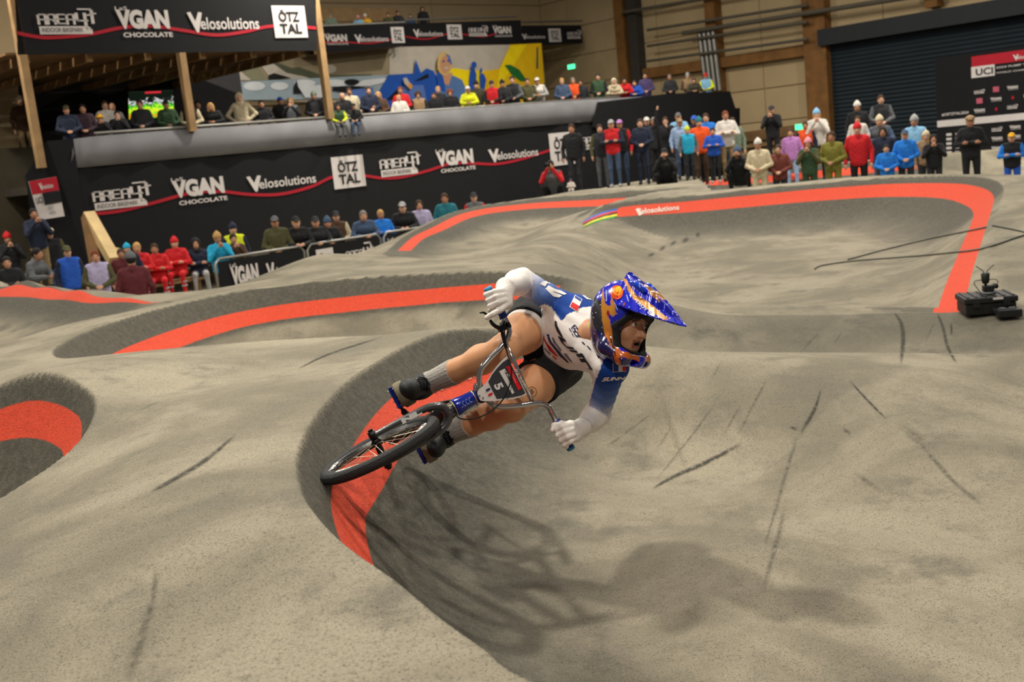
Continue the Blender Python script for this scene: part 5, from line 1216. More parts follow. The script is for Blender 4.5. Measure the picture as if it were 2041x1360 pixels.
# stem, bars
def bar(x, y, k=0.0): # handlebar plane: right side a little nearer
    p0 = J(957, 790, 4.285); n = RR0 * .0 + np.cross(RF, SA); n /= np.linalg.norm(n); v = ray(x, y); t = ((p0 - CAM) @ n) / (v @ n); return CAM + v * t - CF * k
SP = HT1 + SA * .050
MB().tube([HT1 + SA * .018, HT1 + SA * .066], .021, 14).build('stem', m_bk, bike, True)
clampc = bar(961, 786)
MB().tube([SP, SP + (clampc - SP) * .9], [.022, .024], 12).build('stem_body', m_bk, bike, True)
MB().box(clampc, (.060, .045, .042), [RF, SA, FF]).build('stem_clamp', m_bk, bike, bevel=.006)
Rb = [(958, 780), (957, 771), (955, 754), (958, 738), (971, 720), (985, 706), (998, 693), (1008, 680), (1015, 664), (1013.5, 652), (1007, 637), (1001, 625), (987, 600), (973, 577)]
Lb = [(968, 795), (975, 800), (985, 808), (1002, 811), (1033, 809), (1063, 804.5), (1082, 805), (1094.5, 813), (1100, 824), (1106, 835), (1113, 848), (1124, 868), (1136.5, 892)]
hb_ = MB().tube([bar(*q) for q in spline(Rb, 5)], .0111, 14).build('handlebar', m_chrome, bike, True)
MB().tube([bar(*q) for q in spline(Lb, 5)], .0111, 14).build('handlebar', m_chrome, bike, True)
MB().tube([bar(958, 780), bar(962, 788), bar(968, 795)], .0125, 14).build('handlebar', m_chrome, bike, True)
MB().tube([bar(1008, 683), bar(1035, 744), bar(1062, 803)], .0085, 12).build('crossbar', m_chrome, bike, True)
for (a, b) in (((1005, 633), (974, 578.5)), ((1108, 839), (1136, 891))):
    pa, pb = bar(*a), bar(*b); g_ = MB().tube([pa, pa + (pb - pa) * .02, pa + (pb - pa) * .06, pa + (pb - pa) * .1, pb], [.019, .019, .0175, .0158, .0158], 16).build('grip', m_grip, bike, True)
    d = (pb - pa) / np.linalg.norm(pb - pa); MB().tube([pb, pb + d * .012], [.0175, .0165], 16).build('grip_cap', m_cap, g_, True)
# brake lever and cable
MB().tube([bar(1003, 642, .0), bar(1006, 654, .0)], .0165, 12).build('brake_clamp', m_bk, bike, True); MB().box(bar(1000, 654, .02), (.028, .032, .03), [RF, SA, FF]).build('brake_perch', m_bk, bike, bevel=.004); MB().box(bar(1014, 648, .02), (.022, .012, .014), [RF, SA, FF]).build('clamp_bolt', m_bk, bike)
MB().tube([bar(*q, .03) for q in spline([(1000, 655), (990, 652), (982, 646), (977, 638)], 4)], [.009, .009, .0085, .0085, .008, .008, .0075, .0075, .007, .007, .006, .006, .006], 8).build('brake_lever', m_bk, bike, True)
MB().tube([bar(*q, .055) for q in spline([(976, 636), (972, 630), (965, 624), (957, 625)], 3)], [.006, .006, .0055, .0055, .005, .005, .0045, .004, .003, .003], 8).build('brake_lever', m_bk, bike, True)
MB().tube([bar(*q, k_) for q, k_ in (((1002, 656), .025), ((1003, 668), .03), ((1006, 682), .03), ((1009, 694), .03))], [.010, .009, .0075, .006], 8).build('cable_boot', m_bk, bike, True)
cab = spline([(*q, k_) for q, k_ in (((1006, 682), .03), ((1010, 700), .03), ((1015, 717), .045), ((1019, 737), .055), ((1017.5, 760), .06), ((1011, 779), .06), ((1002, 796), .055), ((986, 813), .05), ((962, 828), .045), ((935, 834.5), .045), ((916, 832), .04), ((908, 823), .03))], 5)
MB().tube([bar(x, y, k_) for x, y, k_ in cab], .0028, 8).build('brake_cable', m_bk, bike, True)
# number plate
npl = SA * .0
def plate(x, y, k=0.035): return bar(x, y, k)
out = spline([(1011, 710), (1003, 716), (990, 730), (979, 746), (971, 760), (962, 770), (952, 780), (957, 796), (966, 799), (990, 798), (1020, 795), (1036, 791), (1050, 786)], 3)
ov = [plate(*q) for q in out]; ov2 = [plate(*q, .030) for q in out]; n_ = len(ov)
plt = mobj('number_plate', ov + ov2, [tuple(range(n_)), tuple(reversed(range(n_, 2 * n_)))] + [(i, (i + 1) % n_, n_ + (i + 1) % n_, n_ + i) for i in range(n_)], mat('plate_white', '#dcd6d2', .5, var=.03), bike)
def pq(pts, m_, k): return mobj('plate_print', [plate(940 + x / 9.71, 690 + y / 9.71, k) for x, y in pts], [tuple(range(len(pts)))], m_, plt)
m_pd = mat('plate_charcoal', '#33363a', .6, var=.08)
pq([(700, 245), (735, 290), (800, 420), (1040, 905), (960, 945), (780, 985), (490, 1012), (405, 850), (325, 685), (400, 545), (500, 420), (600, 315)], m_pd, .037)
m_plr = mat('plate_red', '#d81420', .5); pq([(665, 395), (740, 375), (965, 815), (905, 852)], m_plr, .039)
pq([(535, 485), (640, 432), (735, 560), (840, 880), (785, 922)], m_dw, .0385); pq([(695, 595), (745, 570), (840, 770), (860, 860), (820, 880)], m_pd, .0395)
pq([(275, 838), (352, 798), (372, 832), (292, 872)], mat('plate_navy', '#1b1d5e', .5), .039); pq([(318, 928), (398, 888), (418, 922), (338, 962)], m_plr, .039)
def ptext(s, bl, br_, tr, tl_, m_, k, bold=.05):
    V_, F_, _ = text2d(s, bold, 0); q = [np.array(z_, float) for z_ in (bl, br_, tr, tl_)]
    P2 = [q[0] * (1 - u) * (1 - v) + q[1] * u * (1 - v) + q[2] * u * v + q[3] * (1 - u) * v for u, v in V_]
    mobj('plate_number' if s == '5' else 'plate_print', [plate(940 + x / 9.71, 690 + y / 9.71, k) for x, y in P2], F_, m_, plt)
ptext('5', (425, 755), (480, 862), (630, 785), (575, 680), m_dw, .0395); ptext('UCI', (640, 505), (690, 590), (725, 560), (672, 440), m_ink, .0405, .03); ptext('Velosolutions', (785, 545), (850, 712), (862, 700), (800, 535), m_dw, .0405, .0)
ptext('ALL SUNN', (835, 440), (1030, 800), (1062, 785), (868, 418), m_dw, .05, .02)
for x, y in ((956, 788), (963, 792)): MB().tube([plate(x, y, .034), plate(x, y, .040)], .004, 8).build('plate_bolt', mat('pin_steel', '#d5d5dc', .2, .9), plt)
# ------------------------------------------------------------------ spectators
I3 = np.eye(3)
def pose(sh=(.19, 0, 1.44), el=None, hd=None, hips=(.10, 0, .93), kn=(.11, .03, .50), an=(.11, -.01, .09), head=(0, 0, 0), toe=(.12, .17, .04), el2=None, hd2=None):
    m2 = lambda p: np.array([-p[0], p[1], p[2]])
    return dict(sh=(np.array(sh), m2(sh)), el=(np.array(el), m2(el) if el2 is None else np.array(el2)), hd=(np.array(hd), m2(hd) if hd2 is None else np.array(hd2)), hp=(np.array(hips), m2(hips)), kn=(np.array(kn), m2(kn)), an=(np.array(an), m2(an)), toe=(np.array(toe), m2(toe)), head=np.array(head, float))
POSES = dict(
    stand=pose(el=(.275, -.02, 1.16), hd=(.27, .07, .92)), crossed=pose(el=(.285, .05, 1.18), hd=(-.07, .23, 1.21)), front=pose(el=(.285, .03, 1.16), hd=(.06, .25, 1.07)), hips=pose(el=(.40, -.04, 1.18), hd=(.20, .06, 1.02)),
    phone=pose(el=(.25, .17, 1.20), hd=(.05, .27, 1.46)), lean=pose(sh=(.19, .16, 1.36), el=(.29, .24, 1.12), hd=(.08, .43, 1.10), head=(0, .22, -.10), hips=(.10, -.08, .92), kn=(.11, -.05, .5)),
    lift=pose(el=(.27, .02, 1.68), hd=(.20, .06, 1.96), el2=(-.25, .17, 1.20), hd2=(-.06, .27, 1.46)),
    sit=pose(sh=(.19, .02, .98), el=(.285, .07, .72), hd=(-.07, .25, .75), hips=(.11, 0, .50), kn=(.13, .43, .50), an=(.15, .40, .09), toe=(.16, .55, .04), head=(0, .02, -.46)),
    dangle=pose(sh=(.19, .05, .98), el=(.28, .10, .72), hd=(.10, .30, .62), hips=(.11, 0, .50), kn=(.12, .36, .46), an=(.10, .38, .06), toe=(.11, .52, .02), head=(0, .08, -.46)),
    crouch=pose(sh=(.19, .14, .80), el=(.26, .30, .62), hd=(.06, .36, .92), hips=(.12, -.08, .32), kn=(.22, .30, .50), an=(.20, .05, .09), toe=(.22, .22, .04), head=(0, .20, -.64)))
def mid3(a, b, t): return a + (b - a) * t
PROTO = {}
def vo(name, V, Fq, mi=None, nm=1):
    o = fast_obj(name, V, Fq); COL.objects.unlink(o); me = o.data; bpy.data.objects.remove(o)
    for _ in range(nm): me.materials.append(None)
    if mi is not None: me.polygons.foreach_set('material_index', mi.astype(np.int32))
    return me
def make_pose(nm):
    q = POSES[nm]; hc = np.array([0, .015, 1.635]) + q['head']
    pel_ = (q['hp'][0] + q['hp'][1]) / 2; nk = (q['sh'][0] + q['sh'][1]) / 2 + np.array([0, 0, .035])
    def leg(p, i, g=0): return usm([sd_cone(p, q['hp'][i], q['kn'][i], .092 + g, .062 + g), sd_cone(p, q['kn'][i], q['an'][i], .060 + g, .044 + g)], .03)
    def shoe(p, i): return sd_cone(p, q['an'][i] * [1, 1, 0] + [0, -.03, .045], q['toe'][i] + [0, 0, .01], .048, .042)
    def hand(p, i):
        d = q['hd'][i] - q['el'][i]; d = d / np.linalg.norm(d); c = q['hd'][i]
        return usm([sd_cone(p, c, c + d * .06, .034, .034), sd_cone(p, c + d * .06, c + d * .12 + np.array([0, 0, -.01]), .030, .020), sd_cone(p, c + d * .03, c + d * .07 + np.array([0, .01, .045]), .017, .014)], .012)
    def head(p):
        d = usm([sd_ell(p, hc + [0, -.01, .02], I3, (.081, .100, .102)), sd_ell(p, hc + [0, .025, -.045], I3, (.062, .070, .076))], .03)
        d = smin(d, sd_cone(p, hc + [0, .088, .0], hc + [0, .108, -.03], .010, .015), .012)
        for s in (-1, 1): d = smin(d, sd_ell(p, hc + [.078 * s, -.01, -.01], I3, (.012, .022, .034)), .008)
        return smin(d, sd_cone(p, nk, hc + [0, -.015, -.06], .058, .054), .02)
    def torso_(p, g=0):
        c1 = mid3(q['sh'][0], q['sh'][1], .24); c2 = mid3(q['sh'][0], q['sh'][1], .76); w = np.array([.8, 1, 1])
        return usm([sd_cone(p, q['hp'][0] * w, c1 - [0, 0, .10], .092 + g, .098 + g), sd_cone(p, q['hp'][1] * w, c2 - [0, 0, .10], .092 + g, .098 + g), sd_cone(p, pel_, nk - [0, 0, .14], .10 + g, .095 + g), sd_cone(p, q['sh'][0] * np.array([.90, 1, 1]) - [0, 0, .008], nk - [0, 0, .01], .060 + g, .055 + g), sd_cone(p, q['sh'][1] * np.array([.90, 1, 1]) - [0, 0, .008], nk - [0, 0, .01], .060 + g, .055 + g)], .035)
    def arm(p, i, g=0): return usm([sd_cone(p, q['sh'][i] - [0, 0, .02], q['el'][i], .060 + g, .047 + g), sd_cone(p, q['el'][i], q['hd'][i], .047 + g, .034 + g)], .02)
    def bodyf(p): return usm([torso_(p, -.012), leg(p, 0), leg(p, 1), shoe(p, 0), shoe(p, 1), head(p), arm(p, 0, -.012), arm(p, 1, -.012), hand(p, 0), hand(p, 1)], .018)
    pts = np.array(list(q['sh']) + list(q['el']) + list(q['hd']) + list(q['hp']) + list(q['kn']) + list(q['toe']) + [hc, hc + [0, 0, .05]])
    lo = pts.min(0) - .16; hi = pts.max(0) + .16; lo[2] = min(lo[2], -.02)
    V, Fq = surf(bodyf, lo, hi, .023)
    fc_ = V[Fq].mean(1)
    dl = np.minimum(np.minimum(leg(fc_, 0), leg(fc_, 1)), torso_(fc_, -.012)); ds = np.minimum(shoe(fc_, 0), shoe(fc_, 1)); dh = np.minimum(np.minimum(head(fc_), hand(fc_, 0)), hand(fc_, 1))
    mi = np.argmin(np.stack([dh, dl, ds], 1), 1)
    bd_ = vo('person', V, Fq, mi, 3)
    def jack(p):
        d = usm([torso_(p, .018), arm(p, 0, .008), arm(p, 1, .008), sd_cone(p, nk + [0, -.02, .0], nk + [0, 0, .05], .070, .066)], .016)
        ax = nk - pel_; ax /= np.linalg.norm(ax)
        d = np.maximum(d, -((p - pel_) @ ax) - .07)
        return d + .004 * np.sin(p[:, 2] * 55 + 3 * np.sin(p[:, 0] * 30))
    V, Fq = surf(jack, lo, hi, .024); fc_ = V[Fq].mean(1)
    sl_ = (np.minimum(arm(fc_, 0), arm(fc_, 1)) < torso_(fc_, 0)).astype(int)
    jk_ = vo('jacket', V, Fq, sl_, 2)
    top_ = hc[2] + .125
    PROTO[nm] = (bd_, jk_, q['head'], top_)
HC0 = np.array([0, .015, 1.635])
def hmesh(fn, h=.02, z0=1.35, z1=1.86): return surf(fn, (-.2, -.22, z0), (.2, .24, z1), h)
def e0(p, c, r): return sd_ell(p, HC0 + np.array(c), I3, r)
HAIRF = dict(
    short=lambda p: np.maximum(e0(p, (0, -.014, .026), (.087, .107, .106)), -e0(p, (0, .085, -.04), (.075, .10, .085))),
    long=lambda p: np.maximum(usm([e0(p, (0, -.014, .026), (.092, .110, .108)), sd_cone(p, HC0 + [.055, -.04, 0], HC0 + [.07, -.05, -.20], .045, .035), sd_cone(p, HC0 + [-.055, -.04, 0], HC0 + [-.07, -.05, -.20], .045, .035), sd_cone(p, HC0 + [0, -.07, 0], HC0 + [0, -.09, -.22], .05, .04)], .03), -e0(p, (0, .095, -.05), (.062, .10, .11))),
    curly=lambda p: np.maximum(e0(p, (0, -.02, .03), (.118, .130, .125)) + .010 * np.sin(p[:, 0] * 90) * np.sin(p[:, 1] * 90) * np.sin(p[:, 2] * 90), -e0(p, (0, .11, -.05), (.068, .11, .10))),
    beanie=lambda p: np.maximum(usm([e0(p, (0, -.012, .035), (.094, .112, .118)), sd_cone(p, HC0 + [0, -.01, .14], HC0 + [0, -.02, .155], .03, .02)], .03), -(p[:, 2] - (HC0[2] + .020 - .10 * (p[:, 1])))),
    cap=lambda p: np.minimum(np.maximum(e0(p, (0, -.012, .030), (.090, .108, .108)), -(p[:, 2] - HC0[2] - .035)), sd_box(p, HC0 + [0, .135, .045], I3, (.065, .06, .010), .009)),
    flatcap=lambda p: np.minimum(np.maximum(sd_ell(p, HC0 + [0, .01, .065], I3, (.10, .125, .060)), -(p[:, 2] - HC0[2] - .035)), sd_box(p, HC0 + [0, .12, .045], I3, (.055, .05, .010), .009)),
    bucket=lambda p: np.minimum(np.maximum(e0(p, (0, -.01, .045), (.088, .105, .10)), -(p[:, 2] - HC0[2] - .03)), np.maximum(np.abs(np.sqrt((p[:, 0]) ** 2 + (p[:, 1] - .005) ** 2) - .115) - .035, np.abs(p[:, 2] - HC0[2] - .03) - .016)),
    hood=lambda p: np.maximum(usm([e0(p, (0, -.02, .03), (.112, .128, .130)), sd_cone(p, HC0 + [0, -.03, -.08], HC0 + [0, -.03, -.14], .10, .12)], .04), -e0(p, (0, .12, -.02), (.075, .13, .105))))
HMESH = {}
def sph(c, r, n=8):
    bm = bmesh.new(); bmesh.ops.create_icosphere(bm, subdivisions=1, radius=1); V = [(np.array(v.co) * r + c) for v in bm.verts]; F_ = [tuple(v.index for v in f.verts) for f in bm.faces]; bm.free(); return V, F_
mb = MB(); mb.add(*sph(HC0 + np.array([0, .084, .008]), np.array([.013, .008, .008])))
EYES = bpy.data.meshes.new('eye'); EYES.from_pydata(mb.v, [], mb.f)
mb = MB(); mb.add(*sph(HC0 + np.array([0, .087, -.062]), np.array([.026, .008, .008]))); MOUTH = bpy.data.meshes.new('mouth'); MOUTH.from_pydata(mb.v, [], mb.f)
m_eye = mat('dark_eyes', '#2a1d18', .4); m_mouth = mat('lips', '#8c4b42', .6)
EYES.materials.append(m_eye); MOUTH.materials.append(m_mouth)
CN = dict(black='#17181b', dark='#24262a', navy='#1b2338', grey='#5b5d61', lgrey='#9a9a9a', white='#cfcac2', cream='#c6b99b', tan='#93795a', brown='#4c3524', rust='#6d362c', olive='#4b4a2c', green='#2f4a30', sage='#6d7d6c', teal='#1d6a78', cyan='#1f9dc4', blue='#1f52b4', bblue='#1d74d0', lblue='#7fb0d4', denim='#3d4f6b', pblue='#8ea6c8', lilac='#a79fc0', purple='#463a63', pink='#d58f9c', violet='#b078b8', red='#c01a22', orange='#e0521a', mustard='#74702a', yellow='#d3d81f', lime='#b9c81f', gold='#d9a51f', plum='#3a2733', khaki='#8b7552', hivis='#d6e022', camo='#3d3a2c', maroon='#561d24', blond='#b58f56', hair='#3a2718', dhair='#17120f', rhair='#6d3418', ghair='#77716a', skin='#b98a6d', skin2='#a5755a')
def cm(c): return mat('cloth_' + c, CN[c], .85, var=.14, scale=9)
SKINS = [mat('skin_tone_a', '#bd8d70', .6, var=.05), mat('skin_tone_b', '#a97a5e', .6, var=.05), mat('skin_tone_c', '#c79a80', .6, var=.05)]
count = [0]
def setm(o, mats):
    for i, m_ in enumerate(mats):
        o.material_slots[i].link = 'OBJECT'; o.material_slots[i].material = m_
PEOPLE = []
def person(pos, zhead, ps, topc, slc, hk, hc_, trc, label, group, face=(0.2, 4.6), zg=None, turn=0.0, parent_z=None):
    if ps not in PROTO: make_pose(ps)
    bd_, jk_, hoff, top_ = PROTO[ps]
    sc = (zhead - zg) / (top_ + (.03 if hk in ('beanie', 'curly', 'hood') else .01))
    k = count[0]; count[0] += 1
    o = bpy.data.objects.new('person', bd_); COL.objects.link(o)
    yaw = math.atan2(face[1] - pos[1], face[0] - pos[0]) - math.pi / 2 + turn + random.uniform(-.18, .18)
    o.location = (pos[0], pos[1], zg); o.rotation_euler = (0, 0, yaw); o.scale = (sc * .98 if sc > .85 else sc * 1.05, sc, sc)
    setm(o, [SKINS[k % 3], cm(trc), cm('black' if k % 3 else 'lgrey')])
    j = bpy.data.objects.new('jacket', jk_); COL.objects.link(j); j.parent = o; setm(j, [cm(topc), cm(slc)])
    kinds = [(hk, hc_)]
    if hk in ('beanie', 'cap', 'flatcap', 'bucket'): kinds.append(('short', ('hair', 'dhair', 'blond', 'ghair')[k % 4]))
    if hk == 'lbeanie': kinds = [('beanie', hc_), ('long', ('blond', 'hair')[k % 2])]
    for kk, cc in kinds:
        if kk == 'bald': continue
        if kk not in HMESH: HMESH[kk] = vo(kk, *hmesh(HAIRF[kk], h=.017))
        nm = {'short': 'hair', 'long': 'hair', 'curly': 'hair', 'flatcap': 'flat_cap', 'bucket': 'bucket_hat'}.get(kk, kk)
        h = bpy.data.objects.new(nm, HMESH[kk]); COL.objects.link(h); h.parent = o; h.location = tuple(hoff); setm(h, [cm(cc)])
    for nm, me_, dx in (('eye', EYES, .031), ('eye', EYES, -.031), ('mouth', MOUTH, 0)):
        e_ = bpy.data.objects.new(nm, me_); COL.objects.link(e_); e_.parent = o; e_.location = (hoff[0] + dx, hoff[1], hoff[2])
    tag(o, label, 'person', group); PEOPLE.append(o); return o
DECKZ = 3.05
def on_balcony(x, y, ps, topc, slc, hk, hc_, trc, label, off=.42, zdeck=DECKZ, turn=0.0):
    p = onA(x, y, B0 + off); need = p[2] - zdeck
    if ps == 'lean' and need > 1.72: ps = 'front'
    zg = zdeck
    if need < 1.02 and ps not in ('dangle',): zg = p[2] - 1.15
    if ps == 'dangle': zg = p[2] - .86
    return person(p, p[2], ps, topc, slc, hk, hc_, trc, label, 'spectators along the balcony rail', zg=zg, turn=turn)
BAL = [
 (130, 209, 'front', 'navy', 'navy', 'cap', 'olive', 'dark', 'person in navy jacket and olive cap, leftmost at balcony rail'),
 (163, 207, 'front', 'plum', 'plum', 'short', 'dhair', 'dark', 'dark haired person in plum jacket, second at left balcony rail'),
 (207, 200, 'stand', 'white', 'white', 'short', 'hair', 'dark', 'person in white shirt standing behind yellow bucket hat', .9),
 (222, 204, 'stand', 'lgrey', 'lgrey', 'bald', 'hair', 'dark', 'bald person in pale grey half hidden behind white shirt', 1.3),
 (197, 227, 'phone', 'black', 'black', 'bucket', 'gold', 'dark', 'small person in yellow bucket hat at left balcony rail'),
 (232, 220, 'phone', 'black', 'black', 'short', 'dhair', 'dark', 'dark dressed person holding hands to face left of video screen'),
 (277, 199, 'front', 'dark', 'dark', 'short', 'maroon', 'dark', 'person in dark jacket directly in front of video screen'),
 (329, 199, 'front', 'green', 'green', 'cap', 'black', 'dark', 'person in dark green jacket and cap right of video screen'),
 (375, 199, 'front', 'black', 'cream', 'short', 'hair', 'dark', 'person in black vest with cream sleeves beneath canopy post'),
 (393, 200, 'stand', 'dark', 'dark', 'short', 'hair', 'dark', 'dim person standing back under canopy beside the post', 2.5),
 (420, 205, 'lean', 'black', 'black', 'long', 'blond', 'dark', 'long haired blond person in black leaning on balcony rail'),
 (475, 184, 'hips', 'cream', 'cream', 'hood', 'cream', 'dark', 'person in cream hoodie with hood up and hands on hips', .6),
 (520, 199, 'front', 'black', 'black', 'short', 'dhair', 'dark', 'black dressed person right of the cream hoodie'),
 (557, 193, 'front', 'black', 'black', 'cap', 'blue', 'dark', 'black dressed person in blue cap on balcony', .8),
 (577, 194, 'phone', 'grey', 'black', 'long', 'blond', 'dark', 'blond person in grey scarf holding hands to face'),
 (624, 181, 'front', 'dark', 'dark', 'beanie', 'sage', 'dark', 'person in pale beanie and dark jacket left of canopy post'),
 (644, 193, 'front', 'black', 'black', 'long', 'dhair', 'dark', 'long black haired person in black beside canopy post'),
 (652, 194, 'stand', 'dark', 'dark', 'cap', 'pink', 'dark', 'person in pink cap behind the black haired person', 1.0),
 (681, 184, 'front', 'black', 'black', 'bald', 'hair', 'dark', 'bald person in black jacket behind the green child'),
 (695, 174, 'stand', 'cream', 'cream', 'short', 'hair', 'dark', 'tall person in cream jacket behind children on rail', .9),
 (733, 172, 'front', 'navy', 'navy', 'short', 'hair', 'dark', 'short haired person in navy jacket before the blue mural'),
 (753, 182, 'front', 'brown', 'brown', 'long', 'blond', 'dark', 'person with long fair hair and brown jacket before the mural'),
 (672, 208, 'dangle', 'green', 'lime', 'short', 'hair', 'grey', 'child in bright green sleeves sitting with legs over the rail', .02),
 (704, 206, 'dangle', 'black', 'black', 'cap', 'black', 'denim', 'child in black cap sitting with legs over the rail', .02),
 (746, 207, 'lean', 'camo', 'camo', 'short', 'dhair', 'dark', 'small child in camouflage jacket peering over balcony rail'),
 (797, 172, 'front', 'red', 'red', 'short', 'rhair', 'dark', 'person in red jacket before the blue mural', .7),
 (794, 188, 'front', 'white', 'white', 'short', 'blond', 'dark', 'tiny blond child in white held in front of red jacket', .25),
 (832, 181, 'front', 'tan', 'black', 'curly', 'hair', 'dark', 'person with curly brown hair and tan shirt under black jacket'),
 (864, 184, 'front', 'black', 'black', 'short', 'hair', 'dark', 'brown haired person in black beneath the painted face'),
 (872, 171, 'stand', 'dark', 'dark', 'short', 'blond', 'dark', 'fair person standing behind, directly beneath the painted face', 1.2),
 (896, 177, 'front', 'black', 'black', 'curly', 'rhair', 'dark', 'person with curly red hair in black jacket at rail'),
 (932, 172, 'lean', 'yellow', 'yellow', 'cap', 'white', 'dark', 'person in yellow hoodie and white cap leaning on rail'),
 (948, 160, 'stand', 'camo', 'camo', 'beanie', 'black', 'dark', 'person in black beanie behind the yellow hoodie', .9),
 (979, 160, 'front', 'red', 'black', 'cap', 'dark', 'dark', 'person with red shirt under black jacket before yellow mural'),
 (1000, 158, 'front', 'dark', 'dark', 'beanie', 'black', 'dark', 'person in charcoal jacket and black beanie before yellow mural'),
 (1020, 151, 'front', 'dark', 'grey', 'short', 'dhair', 'dark', 'tall dark haired person below the painted green leaf', .6),
 (1050, 155, 'front', 'olive', 'olive', 'short', 'hair', 'dark', 'person in olive jacket before the yellow mural edge'),
 (1070, 155, 'lean', 'white', 'lgrey', 'cap', 'white', 'dark', 'person in white cap and pale top at mural corner'),
 (1119, 155, 'front', 'denim', 'denim', 'short', 'blond', 'dark', 'fair person in blue denim jacket below exit sign'),
 (1141, 154, 'front', 'orange', 'black', 'short', 'ghair', 'dark', 'grey haired person in orange vest below exit sign'),
 (1156, 158, 'stand', 'dark', 'dark', 'short', 'dhair', 'dark', 'dark haired person just right of the orange vest', .8),
 (1191, 146, 'front', 'green', 'black', 'short', 'dhair', 'dark', 'tall person in blackish green jacket left of cream hood'),
 (1222, 156, 'lean', 'cream', 'cream', 'hood', 'cream', 'dark', 'person in cream hood leaning on rail beside red jacket'),
 (1243, 155, 'lean', 'red', 'red', 'short', 'dhair', 'dark', 'person in red jacket at rail right of cream hood'),
 (1265, 160, 'lean', 'blue', 'blue', 'short', 'hair', 'dark', 'person in blue jacket leaning at rail near brown column'),
 (1285, 144, 'front', 'purple', 'purple', 'short', 'dhair', 'dark', 'person in dark purple jacket beside the brown column', .7),
 (1334, 148, 'front', 'dark', 'dark', 'short', 'ghair', 'dark', 'person in dark jacket alone on the black cloth end'),
 (1370, 144, 'front', 'tan', 'brown', 'beanie', 'lgrey', 'dark', 'person in grey hat and tan jacket near balcony end', .7),
 (1382, 156, 'lean', 'camo', 'camo', 'short', 'hair', 'dark', 'person in camouflage jacket beside the tan jacket'),
 (1406, 145, 'front', 'lblue', 'hivis', 'beanie', 'red', 'dark', 'person in red hat and yellow sleeves, last on balcony'),
]
for row in BAL: on_balcony(*row)
p = onA(37, 190, B0 + 5.5); person(p, p[2], 'stand', 'brown', 'brown', 'beanie', 'cream', 'khaki', 'person in cream hat and brown jacket behind leftmost post', 'spectators along the balcony rail', zg=p[2] - 1.8)
for x, y, b, ps, tc, hk, hc_, lb in ((658, 26, .5, 'front', 'sage', 'cap', 'sage', 'person in pale green hat at left end of upper gallery'), (713, 31, .5, 'lean', 'lblue', 'beanie', 'pink', 'person in pink hat and light blue jacket on upper gallery'), (726, 28, .5, 'lean', 'gold', 'beanie', 'white', 'person in orange yellow jacket and white hat on upper gallery'),
        (772, 25, .6, 'front', 'olive', 'short', 'dhair', 'person in olive jacket on upper gallery'), (791, 21, .6, 'front', 'dark', 'cap', 'dark', 'person in dark cap on upper gallery'), (817, 28, 1.7, 'front', 'denim', 'short', 'dhair', 'person in blue grey jacket on upper gallery'), (841, 13, 1.7, 'stand', 'black', 'hood', 'black', 'person in black hood rightmost on upper gallery')):
    p = onA(x, y, GB + b); zf = onA(x, 105 if x < 806 else 92, GB + b)[2] + .2
    person(p, p[2], ps, tc, tc, hk, hc_, 'dark', lb, 'spectators on the upper gallery', zg=min(zf, p[2] - 1.05))
BARR = [
 (431, 461, 'phone', 'cyan', 'cyan', 'beanie', 'blond', 'brown', 'person in cyan jacket with hands to face at barrier end'),
 (462, 443, 'stand', 'hivis', 'navy', 'beanie', 'navy', 'dark', 'person in yellow high visibility vest behind barrier end', 1.4),
 (463, 465, 'phone', 'brown', 'brown', 'short', 'dhair', 'dark', 'brown dressed child between cyan jacket and yellow vest', .5),
 (546, 430, 'lean', 'olive', 'olive', 'cap', 'grey', 'dark', 'person in olive jacket and grey cap leaning on barrier'),
 (585, 430, 'lean', 'black', 'black', 'cap', 'black', 'dark', 'person in black jacket and black cap, right of olive jacket'),
 (625, 430, 'lean', 'dark', 'dark', 'cap', 'dark', 'dark', 'person in charcoal jacket leaning at the middle barrier'),
 (649, 430, 'lean', 'black', 'black', 'beanie', 'denim', 'dark', 'person in blue grey beanie at the middle barrier'),
 (668, 420, 'front', 'brown', 'cream', 'cap', 'dark', 'dark', 'person with cream sleeves and dark cap at the middle barrier', .8),
 (719, 418, 'lean', 'denim', 'denim', 'short', 'ghair', 'dark', 'grey haired person in blue grey jacket at barrier'),
 (757, 417, 'crossed', 'bblue', 'bblue', 'short', 'blond', 'dark', 'blond person in bright blue jacket at barrier'),
 (800, 401, 'lean', 'black', 'black', 'cap', 'lgrey', 'dark', 'person in grey cap and black jumper at barrier'),
 (834, 398, 'stand', 'lilac', 'lilac', 'long', 'hair', 'dark', 'long haired person in lilac hoodie at far barrier'),
 (885, 384, 'front', 'teal', 'teal', 'short', 'hair', 'dark', 'person in teal jacket behind the asphalt mound'),
 (943, 383, 'stand', 'grey', 'red', 'cap', 'dark', 'dark', 'person in dark cap with red sleeves behind the mound')]
for r_ in BARR:
    x, y, ps, tc, sc_, hk, hc_, trc, lb = r_[:9]; off = r_[9] if len(r_) > 9 else .42
    p = onA(x, y, bb + off); zg = 0.0
    need = p[2]
    if ps == 'lean' and need > 1.72: ps = 'front'
    person(p, p[2], ps, tc, sc_, hk, hc_, trc, lb, 'spectators along the crowd barrier', zg=zg if need < 1.95 else need - 1.9)
